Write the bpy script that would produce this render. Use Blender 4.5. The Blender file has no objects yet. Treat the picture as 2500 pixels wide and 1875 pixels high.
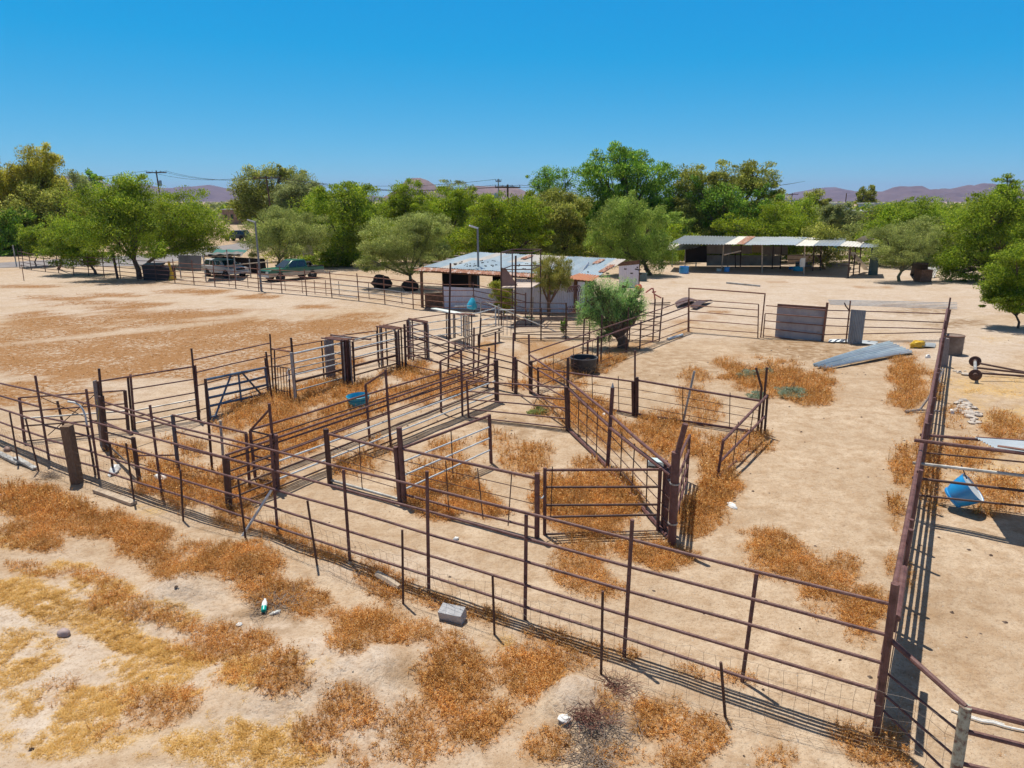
EXPO = 0.2
DENS = 1.0
TREEQ = 1.0
HAZE = 0.00008
import bpy, math, random
import numpy as np
from mathutils import Vector, Matrix
R = math.radians
random.seed(7)
sc = bpy.context.scene
col = sc.collection
# ------------------------------------------------------------------ camera and picking
F, CX, CY, H, T = 1720.0, 1250.0, 937.5, 6.6, math.atan(447.0/1720.0)
ct, st = math.cos(T), math.sin(T)
cam = bpy.data.cameras.new('camera'); camo = bpy.data.objects.new('camera', cam); col.objects.link(camo)
camo.location = (0, 0, H); camo.rotation_euler = (math.pi/2 - T, 0, 0)
cam.sensor_width = 36; cam.lens = F/2500*36; cam.clip_end = 60000; cam.clip_start = .1
sc.camera = camo
KEY = {'A': (0, 800, 2.765), 'B': (700, 700, 3.16), 'C': (1300, 700, 3.16), 'D': (1900, 700, 3.687), 'E': (0, 1100, 2.141),
       'F': (600, 1100, 2.141), 'G': (1300, 1100, 2.37), 'H': (1900, 1100, 2.14), 'K1': (0, 330, 3.687), 'K2': (500, 380, 3.687),
       'K3': (950, 340, 3.607), 'K4': (1500, 340, 3.687), 'K5': (1950, 400, 3.687), 'Z1': (0, 880, 5.53), 'Z2': (350, 800, 5.53),
       'Z3': (680, 740, 5.53), 'Z4': (1000, 740, 5.53), 'Z5': (500, 980, 5.53), 'Z6': (1180, 880, 5.53), 'Z7': (1050, 580, 5.53),
       'Z8': (1400, 680, 5.53), 'Z9': (1500, 980, 3.1725), 'X': (1950, 1000, 2.309), 'Y': (2000, 1350, 2.538)}
def P(k, x, y):
    a, b, s = KEY[k]; return (a + x/s, b + y/s)
def gp(uv, z=0.0):
    """sight line of a point of the photo -> where it meets the level z"""
    a = (uv[0]-CX)/F; b = (uv[1]-CY)/F
    dz = -st - b*ct; dy = ct - b*st
    k = (z-H)/dz
    return Vector((a*k, dy*k, z))
def zat(y, v):
    k = (v-CY)/F; w = y*(st + k*ct)/(ct - k*st); return H - w
def dep(y, z): return y*ct + (H-z)*st
def xat(u, y, z): return (u-CX)/F*dep(y, z)
def wp(uv, y):
    z = zat(y, uv[1]); return Vector((xat(uv[0], y, z), y, z))
def proj(x, y, z):
    d = y*ct + (H-z)*st; d = np.where(np.abs(d) < .05, .05, d)
    return CX + F*x/d, CY + F*((H-z)*ct - y*st)/d
# ------------------------------------------------------------------ mesh helper
class MB:
    def __init__(s): s.v = []; s.f = []; s.sm = []
    def add(s, vs, fs, smooth=False):
        o = len(s.v); s.v += [tuple(q) for q in vs]
        for f in fs: s.f.append(tuple(i+o for i in f)); s.sm.append(smooth)
        return s
    def tube(s, pts, r, n=8, r2=None, cap=True):
        pts = [Vector(p) for p in pts]; m = len(pts); vs = []; fs = []
        up = Vector((0, 0, 1)); prev = None
        for i, p in enumerate(pts):
            d = (pts[min(i+1, m-1)] - pts[max(i-1, 0)])
            if d.length < 1e-9: d = Vector((0, 0, 1))
            d.normalize()
            if prev is None:
                a = d.cross(up)
                if a.length < .05: a = d.cross(Vector((1, 0, 0)))
            else: a = prev - d*prev.dot(d)
            a.normalize(); prev = a; b = d.cross(a)
            rr = r if r2 is None else r + (r2-r)*i/max(1, m-1)
            if isinstance(r, (list, tuple)): rr = r[i]
            for k in range(n):
                t = 2*math.pi*k/n; vs.append(p + (a*math.cos(t) + b*math.sin(t))*rr)
        for i in range(m-1):
            for k in range(n):
                k2 = (k+1) % n; fs.append((i*n+k, i*n+k2, (i+1)*n+k2, (i+1)*n+k))
        s.add(vs, fs, True)
        if cap:
            o = len(s.v) - m*n
            s.f.append(tuple(o+k for k in range(n))[::-1]); s.sm.append(False)
            s.f.append(tuple(o+(m-1)*n+k for k in range(n))); s.sm.append(False)
        return s
    def box(s, c, size, rz=0, tilt=None):
        M = Matrix.Rotation(rz, 3, 'Z')
        if tilt is not None: M = M @ tilt
        c = Vector(c); vs = []
        for z in (-.5, .5):
            for x, y in ((-.5, -.5), (.5, -.5), (.5, .5), (-.5, .5)):
                vs.append(c + M @ Vector((x*size[0], y*size[1], z*size[2])))
        return s.add(vs, [(3, 2, 1, 0), (4, 5, 6, 7), (0, 1, 5, 4), (1, 2, 6, 5), (2, 3, 7, 6), (3, 0, 4, 7)])
    def slab(s, q, th):
        """quad q (4 points) with thickness th against its normal"""
        q = [Vector(p) for p in q]; n = (q[1]-q[0]).cross(q[3]-q[0]).normalized()*th
        vs = q + [p - n for p in q]
        return s.add(vs, [(0, 1, 2, 3), (7, 6, 5, 4), (0, 4, 5, 1), (1, 5, 6, 2), (2, 6, 7, 3), (3, 7, 4, 0)])
    def beam(s, a, b, w, h):
        """rectangular bar from a to b, h measured upwards"""
        a = Vector(a); b = Vector(b); d = (b-a).normalized(); side = d.cross(Vector((0, 0, 1)))
        if side.length < .05: side = Vector((1, 0, 0))
        side.normalize(); up = side.cross(d).normalized(); vs = []
        for p in (a, b):
            for i, j in ((-1, -1), (1, -1), (1, 1), (-1, 1)): vs.append(p + side*w/2*i + up*h/2*j)
        return s.add(vs, [(3, 2, 1, 0), (4, 5, 6, 7), (0, 1, 5, 4), (1, 2, 6, 5), (2, 3, 7, 6), (3, 0, 4, 7)])
    def corr(s, p00, p10, p01, p11, waves, amp, per=6, rows=1, th=.006, sag=0.0, seed=0):
        """corrugated sheet: waves across p00->p10, running along p00->p01"""
        p00, p10, p01, p11 = map(Vector, (p00, p10, p01, p11)); nx = int(waves*per); rn = random.Random(seed)
        n = (p10-p00).cross(p01-p00).normalized()
        if n.z < 0: n = -n
        vs = []
        for lay in (0, 1):
            for j in range(rows+1):
                t = j/rows; a = p00.lerp(p01, t); b = p10.lerp(p11, t)
                for i in range(nx+1):
                    q = a.lerp(b, i/nx) + n*(amp*math.sin(2*math.pi*i/per) - lay*th + sag*4*t*(1-t))
                    vs.append(q)
        fs = []; w = nx+1; L = w*(rows+1)
        for j in range(rows):
            for i in range(nx):
                k = j*w+i; fs.append((k, k+1, k+w+1, k+w)); fs.append((L+k+w, L+k+w+1, L+k+1, L+k))
        for i in range(nx):
            fs.append((L+i, L+i+1, i+1, i)); k = rows*w+i; fs.append((k, k+1, L+k+1, L+k))
        for j in range(rows):
            k = j*w; fs.append((k, k+w, L+k+w, L+k)); k = j*w+nx; fs.append((L+k, L+k+w, k+w, k))
        return s.add(vs, fs, True)
    def lathe(s, prof, M, n=20, a0=0, a1=2*math.pi):
        """prof: (radius, height) list, M: 4x4 placing it"""
        full = abs(a1-a0-2*math.pi) < 1e-6; k = n if full else n+1; vs = []; fs = []
        for r, h in prof:
            for i in range(k):
                t = a0 + (a1-a0)*i/n; vs.append(M @ Vector((r*math.cos(t), r*math.sin(t), h)))
        for j in range(len(prof)-1):
            for i in range(n):
                i2 = (i+1) % k; fs.append((j*k+i, j*k+i2, (j+1)*k+i2, (j+1)*k+i))
        return s.add(vs, fs, True)
    def blob(s, c, size, seed=0, rough=.25, n=8, rz=0):
        rn = random.Random(seed); vs = []; fs = []; m = n; k = n+2
        Mz = Matrix.Rotation(rz, 3, 'Z')
        for j in range(1, m):
            ph = math.pi*j/m
            for i in range(k):
                t = 2*math.pi*i/k; r = 1 + rough*(rn.random()-.5)*2
                q = Vector((math.sin(ph)*math.cos(t)*size[0]*r, math.sin(ph)*math.sin(t)*size[1]*r, math.cos(ph)*size[2]*r)); vs.append(Vector(c) + Mz @ q)
        for j in range(m-2):
            for i in range(k): fs.append((j*k+i, (j+1)*k+i, (j+1)*k+(i+1) % k, j*k+(i+1) % k))
        fs.append(tuple(range(k))); fs.append(tuple((m-2)*k+i for i in range(k))[::-1])
        return s.add(vs, fs, False)
    def build(s, name, mat, parent=None, loc=None):
        me = bpy.data.meshes.new(name); me.from_pydata(s.v, [], s.f)
        me.polygons.foreach_set("use_smooth", s.sm); me.materials.append(mat); me.update(); me.set_sharp_from_angle(angle=.75)
        o = bpy.data.objects.new(name, me); col.objects.link(o)
        if parent is not None: adopt(o, parent)
        return o
def adopt(o, parent):
    o.parent = parent
    p = parent; t = Vector(p.location)
    while p.parent is not None and p.parent.type == 'EMPTY' and p.type == 'EMPTY': p = p.parent; t += Vector(p.location)
    o.matrix_parent_inverse = Matrix.Translation(-t) if parent.type == 'EMPTY' else Matrix()
def tag(o, label=None, cat=None, group=None, kind=None):
    if label: o['label'] = label
    if cat: o['category'] = cat
    if group: o['group'] = group
    if kind: o['kind'] = kind
    return o
def thing(name, label, cat, loc, group=None):
    o = bpy.data.objects.new(name, None); col.objects.link(o); o.location = loc; o.empty_display_size = .2
    return tag(o, label, cat, group)
def nmesh(name, V, Fc, mat, smooth=False, parent=None):
    """numpy verts (n,3) and equal-size faces (m,k)"""
    me = bpy.data.meshes.new(name); k = Fc.shape[1]
    me.vertices.add(len(V)); me.vertices.foreach_set('co', np.ascontiguousarray(V, dtype=np.float32).ravel())
    me.loops.add(Fc.size); me.loops.foreach_set('vertex_index', np.ascontiguousarray(Fc, dtype=np.int32).ravel())
    me.polygons.add(len(Fc)); me.polygons.foreach_set('loop_start', np.arange(0, Fc.size, k, dtype=np.int32))
    me.polygons.foreach_set('use_smooth', np.full(len(Fc), smooth))
    me.update(calc_edges=True); me.validate(); me.materials.append(mat)
    o = bpy.data.objects.new(name, me); col.objects.link(o)
    if parent is not None: adopt(o, parent)
    return o
# ------------------------------------------------------------------ noise
def vnoise(x, y, seed=0):
    xi = np.floor(x).astype(np.int64); yi = np.floor(y).astype(np.int64); xf = x-xi; yf = y-yi
    def h(a, b):
        n = (a*374761393 + b*668265263 + seed*974711) & 0xffffffff
        n = ((n ^ (n >> 13))*1274126177) & 0xffffffff; n = n ^ (n >> 16)
        return (n & 0xffff)/65535.0
    u = xf*xf*(3-2*xf); w = yf*yf*(3-2*yf)
    return (h(xi, yi)*(1-u) + h(xi+1, yi)*u)*(1-w) + (h(xi, yi+1)*(1-u) + h(xi+1, yi+1)*u)*w
def fbm(x, y, seed=0, o=4):
    r = 0; a = .5; t = 0
    for i in range(o): r = r + a*vnoise(x*2**i, y*2**i, seed+i*17); t += a; a *= .5
    return r/t
def sstep(a, b, x):
    t = np.clip((x-a)/(b-a), 0, 1); return t*t*(3-2*t)
# ------------------------------------------------------------------ materials
MATS = {}
def nodes(name):
    m = bpy.data.materials.new(name); m.use_nodes = True; nt = m.node_tree; b = nt.nodes['Principled BSDF']; MATS[name] = m
    return m, nt, b
def N(nt, typ, **kw):
    n = nt.nodes.new(typ)
    for k, v in kw.items():
        if k in n.inputs: n.inputs[k].default_value = v
        else: setattr(n, k, v)
    return n
def ramp(nt, fac, stops):
    r = nt.nodes.new('ShaderNodeValToRGB'); nt.links.new(fac, r.inputs[0]); e = r.color_ramp.elements
    while len(e) < len(stops): e.new(.5)
    for i, (p, c) in enumerate(stops): e[i].position = p; e[i].color = (c[0], c[1], c[2], 1)
    return r.outputs[0]
def mat(name, stops, scale=6.0, rough=.6, metal=0.0, bump=.0, spec=.4, detail=5, stretch=(1, 1, 1)):
    """noise-mottled surface: stops are the real colours it varies between"""
    m, nt, b = nodes(name); L = nt.links
    g = N(nt, 'ShaderNodeNewGeometry'); mp = N(nt, 'ShaderNodeMapping'); mp.inputs['Scale'].default_value = stretch
    L.new(g.outputs['Position'], mp.inputs['Vector'])
    n = N(nt, 'ShaderNodeTexNoise', Scale=scale, Detail=detail, Roughness=.65); L.new(mp.outputs[0], n.inputs['Vector'])
    L.new(ramp(nt, n.outputs['Fac'], stops), b.inputs['Base Color'])
    b.inputs['Roughness'].default_value = rough; b.inputs['Metallic'].default_value = metal
    b.inputs['Specular IOR Level'].default_value = spec
    if bump:
        bp = N(nt, 'ShaderNodeBump', Strength=bump, Distance=.02); n2 = N(nt, 'ShaderNodeTexNoise', Scale=scale*4, Detail=4)
        L.new(mp.outputs[0], n2.inputs['Vector']); L.new(n2.outputs['Fac'], bp.inputs['Height']); L.new(bp.outputs[0], b.inputs['Normal'])
    return m
def plain(name, c, var=.15, **kw):
    lo = tuple(x*(1-var) for x in c); hi = tuple(min(1, x*(1+var)) for x in c)
    return mat(name, [(.3, lo), (.7, hi)], **kw)
RUST = mat('rusty_pipe', [(.28, (.06, .026, .022)), (.48, (.135, .060, .052)), (.62, (.17, .085, .075)), (.72, (.21, .095, .055)), (.8, (.27, .17, .14))], scale=7, rough=.6, bump=.35, detail=8)
RUSTD = mat('dark_rusty_pipe', [(.3, (.045, .022, .018)), (.7, (.115, .055, .042))], scale=7, rough=.6, bump=.15)
RUSTO = mat('orange_rusty_pipe', [(.3, (.13, .055, .035)), (.7, (.28, .13, .085))], scale=3, rough=.65, bump=.1)
GALV = mat('galvanised_pipe', [(.3, (.40, .43, .44)), (.7, (.66, .69, .70))], scale=8, rough=.42, metal=.08)
GALVW = mat('weathered_pipe', [(.3, (.20, .17, .14)), (.5, (.38, .37, .35)), (.72, (.55, .55, .53))], scale=3, rough=.5, metal=.25)
BLUEG = mat('blue_grey_paint', [(.3, (.050, .085, .14)), (.7, (.10, .15, .22))], scale=4, rough=.38, spec=.6)
WIRE = plain('fence_wire', (.13, .095, .075), rough=.5, scale=3)
WOOD = mat('weathered_wood', [(.3, (.12, .075, .045)), (.7, (.26, .17, .11))], scale=9, rough=.9, bump=.4, stretch=(6, 6, 1))
WOODG = mat('grey_wood', [(.3, (.17, .14, .13)), (.7, (.36, .31, .29))], scale=9, rough=.9, bump=.3, stretch=(4, 4, 1))
WOODP = mat('pale_wood', [(.3, (.33, .25, .18)), (.7, (.55, .45, .34))], scale=5, rough=.9, bump=.3)
# ------------------------------------------------------------------ light and sky
SUN_EL, SUN_AZ = R(72.5), math.atan2(.86, -.51)     # azimuth as the direction towards the sun
w = bpy.data.worlds.new('World'); sc.world = w; w.use_nodes = True; nt = w.node_tree
bg = nt.nodes['Background']; sky = nt.nodes.new('ShaderNodeTexSky'); sky.sky_type = 'NISHITA'; sky.sun_disc = False
sky.sun_elevation = SUN_EL; sky.sun_rotation = math.pi/2 - SUN_AZ
sky.altitude = 1500; sky.air_density = 1.0; sky.dust_density = .3; sky.ozone_density = 2.5
sky.altitude = 5000; sky.air_density = 1.0; sky.dust_density = 0; sky.ozone_density = 6
sp = nt.nodes.new('ShaderNodeSeparateColor'); cb = nt.nodes.new('ShaderNodeCombineColor'); nt.links.new(sky.outputs[0], sp.inputs[0])
for ch, (k_, a_, lo_) in enumerate(((.78, -1.02, 0), (.70, 1.28, 0), (.27, 5.05, 0))):
    q1 = nt.nodes.new('ShaderNodeMath'); q1.operation = 'MULTIPLY_ADD'; q1.inputs[1].default_value = k_; q1.inputs[2].default_value = a_
    q2 = nt.nodes.new('ShaderNodeMath'); q2.operation = 'MAXIMUM'; q2.inputs[1].default_value = lo_
    nt.links.new(sp.outputs[ch], q1.inputs[0]); nt.links.new(q1.outputs[0], q2.inputs[0]); nt.links.new(q2.outputs[0], cb.inputs[ch])
tc = nt.nodes.new('ShaderNodeTexCoord'); sx = nt.nodes.new('ShaderNodeSeparateXYZ'); nt.links.new(tc.outputs['Generated'], sx.inputs[0])
mr = nt.nodes.new('ShaderNodeMapRange'); mr.interpolation_type = 'SMOOTHSTEP'; mr.inputs[1].default_value = .26; mr.inputs[2].default_value = .6; nt.links.new(sx.outputs[2], mr.inputs[0])
zm = nt.nodes.new('ShaderNodeMix'); zm.data_type = 'RGBA'; nt.links.new(mr.outputs[0], zm.inputs[0]); nt.links.new(cb.outputs[0], zm.inputs[6]); zm.inputs[7].default_value = (1.5, 1.75, 2.5, 1)
nt.links.new(zm.outputs[2], bg.inputs['Color']); bg.inputs['Strength'].default_value = .105
cy = sc.cycles; cy.max_bounces = 5; cy.diffuse_bounces = 3; cy.glossy_bounces = 2; cy.transmission_bounces = 3; cy.transparent_max_bounces = 4; cy.use_denoising = True; cy.use_adaptive_sampling = True; cy.adaptive_threshold = .02; cy.caustics_reflective = False; cy.caustics_refractive = False
sun = bpy.data.lights.new('sun', 'SUN'); sun.energy = 4.7; sun.angle = R(.53); sun.color = (1, .94, .83)
so = bpy.data.objects.new('sun', sun); col.objects.link(so)
sd = Vector((math.cos(SUN_EL)*math.cos(SUN_AZ), math.cos(SUN_EL)*math.sin(SUN_AZ), math.sin(SUN_EL)))
so.rotation_euler = sd.to_track_quat('Z', 'Y').to_euler(); so.location = (0, 20, 40)
sc.view_settings.view_transform = 'Standard'; sc.view_settings.look = 'None'; sc.view_settings.exposure = EXPO; sc.view_settings.gamma = 1.0
# ------------------------------------------------------------------ where weeds and straw grow (photo points give ground spots)
WEED = [  # centre u, v, radius u, v, strength, tilt
 (1890,1365,95,62,.95,20),(2010,1420,90,60,.9,25),(2105,1500,75,85,1,70),(2060,1390,60,40,.7,0),(2000,1490,80,40,.35,20),
 (1600,1350,105,42,1,5),(1430,1225,130,95,1,0),(1430,1385,85,62,.8,15),(1745,1175,62,85,1,0),(1690,1270,50,60,.9,0),(1640,1070,140,62,.95,10),(1500,1060,60,45,.9,30),
 (1780,1100,70,42,.7,0),(1850,1085,48,26,.9,0),(1720,1000,60,30,.6,0),
 (1890,930,155,50,1,5),(1990,965,70,32,.9,0),(1690,965,42,36,.7,0),(1700,925,40,25,.6,0),
 (2215,905,52,60,1,0),(2222,965,48,48,.9,0),(2200,1150,30,70,1,0),(2190,1255,28,60,.95,0),(2262,1130,34,75,.9,-20),(2280,1235,42,34,.8,0),(2180,1380,22,40,.6,0),(2245,1180,20,60,.8,-15),(2262,1060,16,60,.8,-15),(2285,950,14,50,.7,-12),(2215,1400,16,40,.5,-10),
 (2360,1110,90,45,.85,0),(2440,1200,85,55,.9,0),(2450,1050,60,45,.8,0),(2420,1240,90,40,.7,0),(2330,1010,40,40,.5,0),
 (1290,1125,75,52,.85,10),(1345,1185,60,40,.8,0),(1080,1165,110,72,.95,-10),(1230,1085,60,35,.6,10),(885,1125,95,38,.8,-20),(1050,1225,90,35,.8,15),(1180,1240,70,35,.8,10),
 (1405,990,55,62,.95,30),(1460,1030,60,55,.9,40),(1340,1000,40,30,.6,0),
 (620,1110,85,60,1,-25),(720,1060,95,55,1,-22),(830,1015,95,48,1,-22),(940,975,75,30,.85,-22),(1040,955,90,40,.85,-22),(1120,950,70,28,.8,-22),(650,1190,60,30,.8,-20),
 (430,1165,120,62,.95,18),(560,1215,75,50,.9,18),(330,1120,60,34,.7,18),(470,1100,60,34,.7,10),(720,1050,60,30,1,0),
 (600,1005,95,50,.95,-10),(690,990,90,45,.9,-15),(770,965,70,34,.9,-15),(560,1040,60,34,.8,0),
 (760,968,70,20,.9,-18),(880,945,110,22,1,-20),(1000,905,70,20,.9,-18),(850,900,60,18,.6,-18),
 (1000,915,60,26,.8,0),(1110,935,70,26,.8,10),(1190,848,34,22,1,0),(1120,868,40,14,.8,-15),(1330,855,85,24,.8,0),(1400,870,60,16,.7,0),(1340,915,65,26,.85,0),(1290,835,40,14,.7,0),(1265,940,36,16,.7,0),
 (1432,905,60,20,.8,-30),(1500,870,60,22,.9,-28),(1560,845,60,12,.7,-28),(1660,815,30,9,.9,-25),(1670,785,34,9,.7,-5),(1720,775,30,8,.5,0),
 (60,1235,120,62,.9,10),(200,1262,130,50,.95,12),(330,1325,135,52,1,14),(60,1310,90,40,.85,10),(440,1395,130,62,1,12),(560,1385,125,55,1,8),(640,1450,110,55,.95,15),(740,1480,90,50,.9,20),(570,1565,120,46,.85,8),(470,1340,80,30,.6,10),
 (800,1500,70,36,.7,20),(930,1555,125,75,1,10),(1010,1560,80,50,.8,10),(860,1610,60,50,.8,0),(1100,1680,130,95,1,5),(1180,1760,95,75,.95,0),(1300,1655,110,85,.95,10),(1370,1610,80,40,.6,10),(1060,1580,90,40,.6,10),
 (930,1420,70,42,.85,20),(800,1360,80,22,.8,18),(700,1310,70,20,.8,18),(560,1275,60,24,.8,18),(1060,1465,70,26,.75,14),(1190,1505,85,28,.75,14),(1330,1555,80,26,.7,14),(1440,1590,60,20,.6,14),(1525,1600,36,18,.7,0),(1815,1655,50,20,.6,14),(1700,1640,60,14,.5,14),
 (1600,1765,70,52,.9,0),(1480,1745,52,42,.8,0),(1725,1800,70,50,.8,0),(1650,1850,90,40,.8,0),(2130,1825,110,52,.85,25),(2180,1790,50,30,.6,30),(1900,1850,80,40,.6,0),(1500,1850,90,40,.7,0),
 (310,1480,95,34,.7,14),(430,1515,85,30,.75,14),(500,1585,110,32,.7,14),(690,1690,140,62,.9,6),(850,1745,110,62,.8,0),(780,1810,90,62,.75,0),(360,1715,130,56,.7,10),(150,1690,70,40,.4,0),(980,1800,80,70,.75,0),(1010,1740,80,50,.6,0),
 (230,1410,90,26,.6,12),(90,1400,80,22,.5,10),(620,1640,90,26,.6,0),(260,1780,70,30,.4,0),(880,1850,90,34,.5,0),(1330,1820,90,60,.75,0)]
LOW = [  # low dead growth of the arena and yard
 (300,870,560,85,.74,0),(120,960,200,55,.75,0),(650,840,260,50,.72,0),(840,795,160,30,.68,0),(80,800,160,40,.45,0),(430,770,260,22,.62,0),(260,745,200,12,.6,0),(520,800,300,26,.7,0),(150,780,200,30,.6,0),(700,880,200,40,.72,0),(480,712,90,8,.8,0),(300,720,160,7,.5,0),
 (625,725,70,7,.85,0),(770,750,60,6,.85,0),(890,772,90,9,.85,0),(120,728,110,8,.6,0),(430,712,60,6,.7,0),(60,700,100,7,.5,0),
 (2180,745,45,4,.8,0),(2250,750,40,7,.5,0),(1760,762,40,5,.7,0),(2120,700,60,4,.4,0),(1900,690,60,3,.5,0),(1640,690,60,4,.4,0)]
STRAW = [
 (100,1475,115,50,.9,12),(235,1505,95,42,.85,12),(330,1562,90,26,1,14),(400,1590,90,24,1,14),(60,1610,130,80,.8,0),(170,1710,160,80,.85,0),(330,1640,140,56,.7,0),(560,1715,150,90,.85,0),(640,1780,110,80,1,0),(420,1820,230,62,.8,0),(120,1800,150,60,.75,0),
 (150,1380,80,22,.7,10),(250,1440,90,30,.7,12),(40,1330,60,20,.5,10),(90,1395,60,18,.6,0),(480,1690,90,40,.7,0),(750,1660,60,22,.8,0),(660,1655,26,22,.9,0),(430,1500,70,22,.5,10),(700,1850,120,34,.7,0),(500,1630,110,26,.6,0),
 (2420,960,125,26,1,0),(2440,935,110,22,.9,0),(2330,935,40,24,.8,0),(2450,1010,90,30,.8,0),(2400,1150,110,60,.6,0),(2440,830,60,16,.3,0),(700,960,60,25,.5,0),(360,1245,40,22,.9,0),(1210,1570,40,22,.5,0),(1880,1330,60,24,.6,0)]
PALE = [  # paler, sandier soil
 (300,1580,420,260,.9,12),(60,1700,300,300,.95,0),(700,1800,420,180,.75,0),(300,720,900,75,.85,0),(2000,720,700,110,1,0),(800,1645,190,62,1,0),(1410,1720,62,56,1.1,0),(900,1800,300,110,.6,0),(2400,830,260,60,1,0),(1150,790,300,60,.7,0),(500,900,700,130,.55,0),(1080,1580,90,60,.7,0),(430,1450,70,34,1,0),(960,1390,200,40,.5,0)]
def field(X, Y, spots, seed, wob=.35, sc_=1.1):
    u, v = proj(X, Y, 0.0); ok = (v > 480) & (Y > 1)
    n = fbm(X*sc_, Y*sc_, seed, 4) - .5; out = np.zeros_like(X)
    for cu, cv, ru, rv, s, tl in spots:
        a = R(tl); m = ok & (np.abs(u-cu) < ru*1.7+rv) & (np.abs(v-cv) < rv*1.7+ru*abs(math.sin(a))*1.7+2)
        if not m.any(): continue
        du = u[m]-cu; dv = v[m]-cv
        p = (du*math.cos(a) + dv*math.sin(a))/ru; q = (-du*math.sin(a) + dv*math.cos(a))/rv
        r = np.sqrt(p*p+q*q) + n[m]*wob*4
        out[m] = np.maximum(out[m], s*(1-sstep(.55, 1.15, r)))
    return out
def weedf(X, Y): return field(X, Y, WEED, 3)*sstep(.08, .36, fbm(X*1.9+7, Y*1.9, 77, 4))*1.15
def lowf(X, Y):
    f = field(X, Y, LOW, 5, .2, .5); n = fbm(X*.55+3, Y*.55, 21, 5)*.6 + fbm(X*2.1, Y*2.1, 22, 3)*.4
    tr = field(X, Y, [(400,722,230,6,1,9),(300,811,330,7,1,-6),(130,752,170,6,1,7),(620,770,200,6,1,-4),(250,690,300,5,1,3)], 6, .12, .5)
    return sstep(.0, .14, n - (1-f)*.62 - .04)*np.minimum(1, f*2)*(1-.85*tr)
def strawf(X, Y):
    f = field(X, Y, STRAW, 9, .3, .9); n = fbm(X*1.6, Y*1.6, 31, 4)
    n2 = fbm(X*4.2, Y*4.2, 33, 3); return f*sstep(.40, .56, n*.55 + n2*.45 + f*.06)
def palef(X, Y): return np.clip(field(X, Y, PALE, 12, .3, .4), 0, 1)
# mounds of loose soil outside the front fence
MOUND = [((800,1640),1.15,.13),((690,1660),.6,.10),((900,1650),.5,.09),((1405,1725),.42,.24),((430,1450),.6,.12),((480,1430),.5,.08),((600,1350),.8,.07),((860,1360),.9,.05),((1070,1590),.5,.08),((330,1610),.9,-.05),((250,1520),1.0,-.05),((120,1440),.9,.06),((620,1400),.6,.05)]
MW = [(gp(p), r, h) for p, r, h in MOUND]
fa, fb = gp((2138, 1790)), gp((217+30, 1168))
fd = (fb-fa).normalized(); fn = Vector((-fd.y, fd.x, 0));
if fn.dot(-fa) < 0: fn = -fn
def gz(X, Y):
    X = np.asarray(X, dtype=float); Y = np.asarray(Y, dtype=float)
    out = sstep(.5, 2.0, (X-fa.x)*fn.x + (Y-fa.y)*fn.y)*(Y < 60)     # 1 outside the front fence
    near = 1-sstep(25, 60, Y)
    z = (fbm(X*1.3, Y*1.3, 41, 4)-.5)*.05*near + (fbm(X*.5, Y*.5, 42, 3)-.5)*.16*out
    for p, r, h in MW:
        d2 = ((X-p.x)**2 + (Y-p.y)**2)/(r*r); z = z + 1.7*h*np.exp(-d2)*(1 + .5*(fbm(X*5, Y*5, 44, 3)-.5))
    z = z + (fbm(X*.01, Y*.01, 45, 3)-.5)*np.clip((np.hypot(X, Y)-150)/600, 0, 1)*4
    return z
NG = 700
tt = np.linspace(-1, 1, NG); a_ = 9.0
gx = 0 + 3.2*np.sinh(a_*tt); gy = 11 + 3.2*np.sinh(a_*tt)
GX, GY = np.meshgrid(gx, gy); gxf, gyf = GX.ravel(), GY.ravel(); gzf = gz(gxf, gyf)
idx = np.arange(NG*NG).reshape(NG, NG)
FF = np.stack([idx[:-1, :-1], idx[:-1, 1:], idx[1:, 1:], idx[1:, :-1]], -1).reshape(-1, 4)
# soil material
m, nt, b = nodes('soil'); L = nt.links
g = N(nt, 'ShaderNodeNewGeometry')
def noise(s, d=4, r=.6, vec=None):
    n = N(nt, 'ShaderNodeTexNoise', Scale=s, Detail=d, Roughness=r); L.new(vec or g.outputs['Position'], n.inputs['Vector']); return n.outputs['Fac']
def mix(fac, a, c):
    x = nt.nodes.new('ShaderNodeMix'); x.data_type = 'RGBA'
    L.new(fac, x.inputs[0])
    for s_, q in ((6, a), (7, c)):
        if isinstance(q, tuple): x.inputs[s_].default_value = (*q, 1)
        else: L.new(q, x.inputs[s_])
    return x.outputs[2]
def mth(op, a, c, clamp=False):
    x = nt.nodes.new('ShaderNodeMath'); x.operation = op; x.use_clamp = clamp
    for i, q in enumerate((a, c)):
        if isinstance(q, (int, float)): x.inputs[i].default_value = q
        else: L.new(q, x.inputs[i])
    return x.outputs[0]
def attr(n):
    x = nt.nodes.new('ShaderNodeAttribute'); x.attribute_name = n; return x.outputs['Fac']
def thr(f, lo, hi):
    x = nt.nodes.new('ShaderNodeMapRange'); x.inputs[1].default_value = lo; x.inputs[2].default_value = hi; L.new(f, x.inputs[0]); return x.outputs[0]
big, midn, fine, vf = noise(.35, 3), noise(2.2, 4, .65), noise(14, 3, .7), noise(60, 1, .6)
tan = mix(thr(big, .35, .65), (.43, .325, .225), (.53, .415, .30))
tan = mix(thr(midn, .42, .7), tan, (.36, .245, .15))
pal = mix(thr(midn, .35, .65), (.56, .475, .395), (.48, .385, .30))
pal = mix(thr(big, .4, .75), pal, (.46, .355, .26))
base = mix(attr('pale'), tan, pal)
base = mix(mth('MULTIPLY', thr(noise(5.5, 3, .7), .50, .72), .38), base, (.27, .165, .09))
base = mix(mth('MULTIPLY', thr(noise(.9, 5, .7), .52, .66), .45), base, (.37, .265, .175))
base = mix(mth('MULTIPLY', thr(fine, .50, .72), .55), base, (.25, .15, .085))
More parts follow.
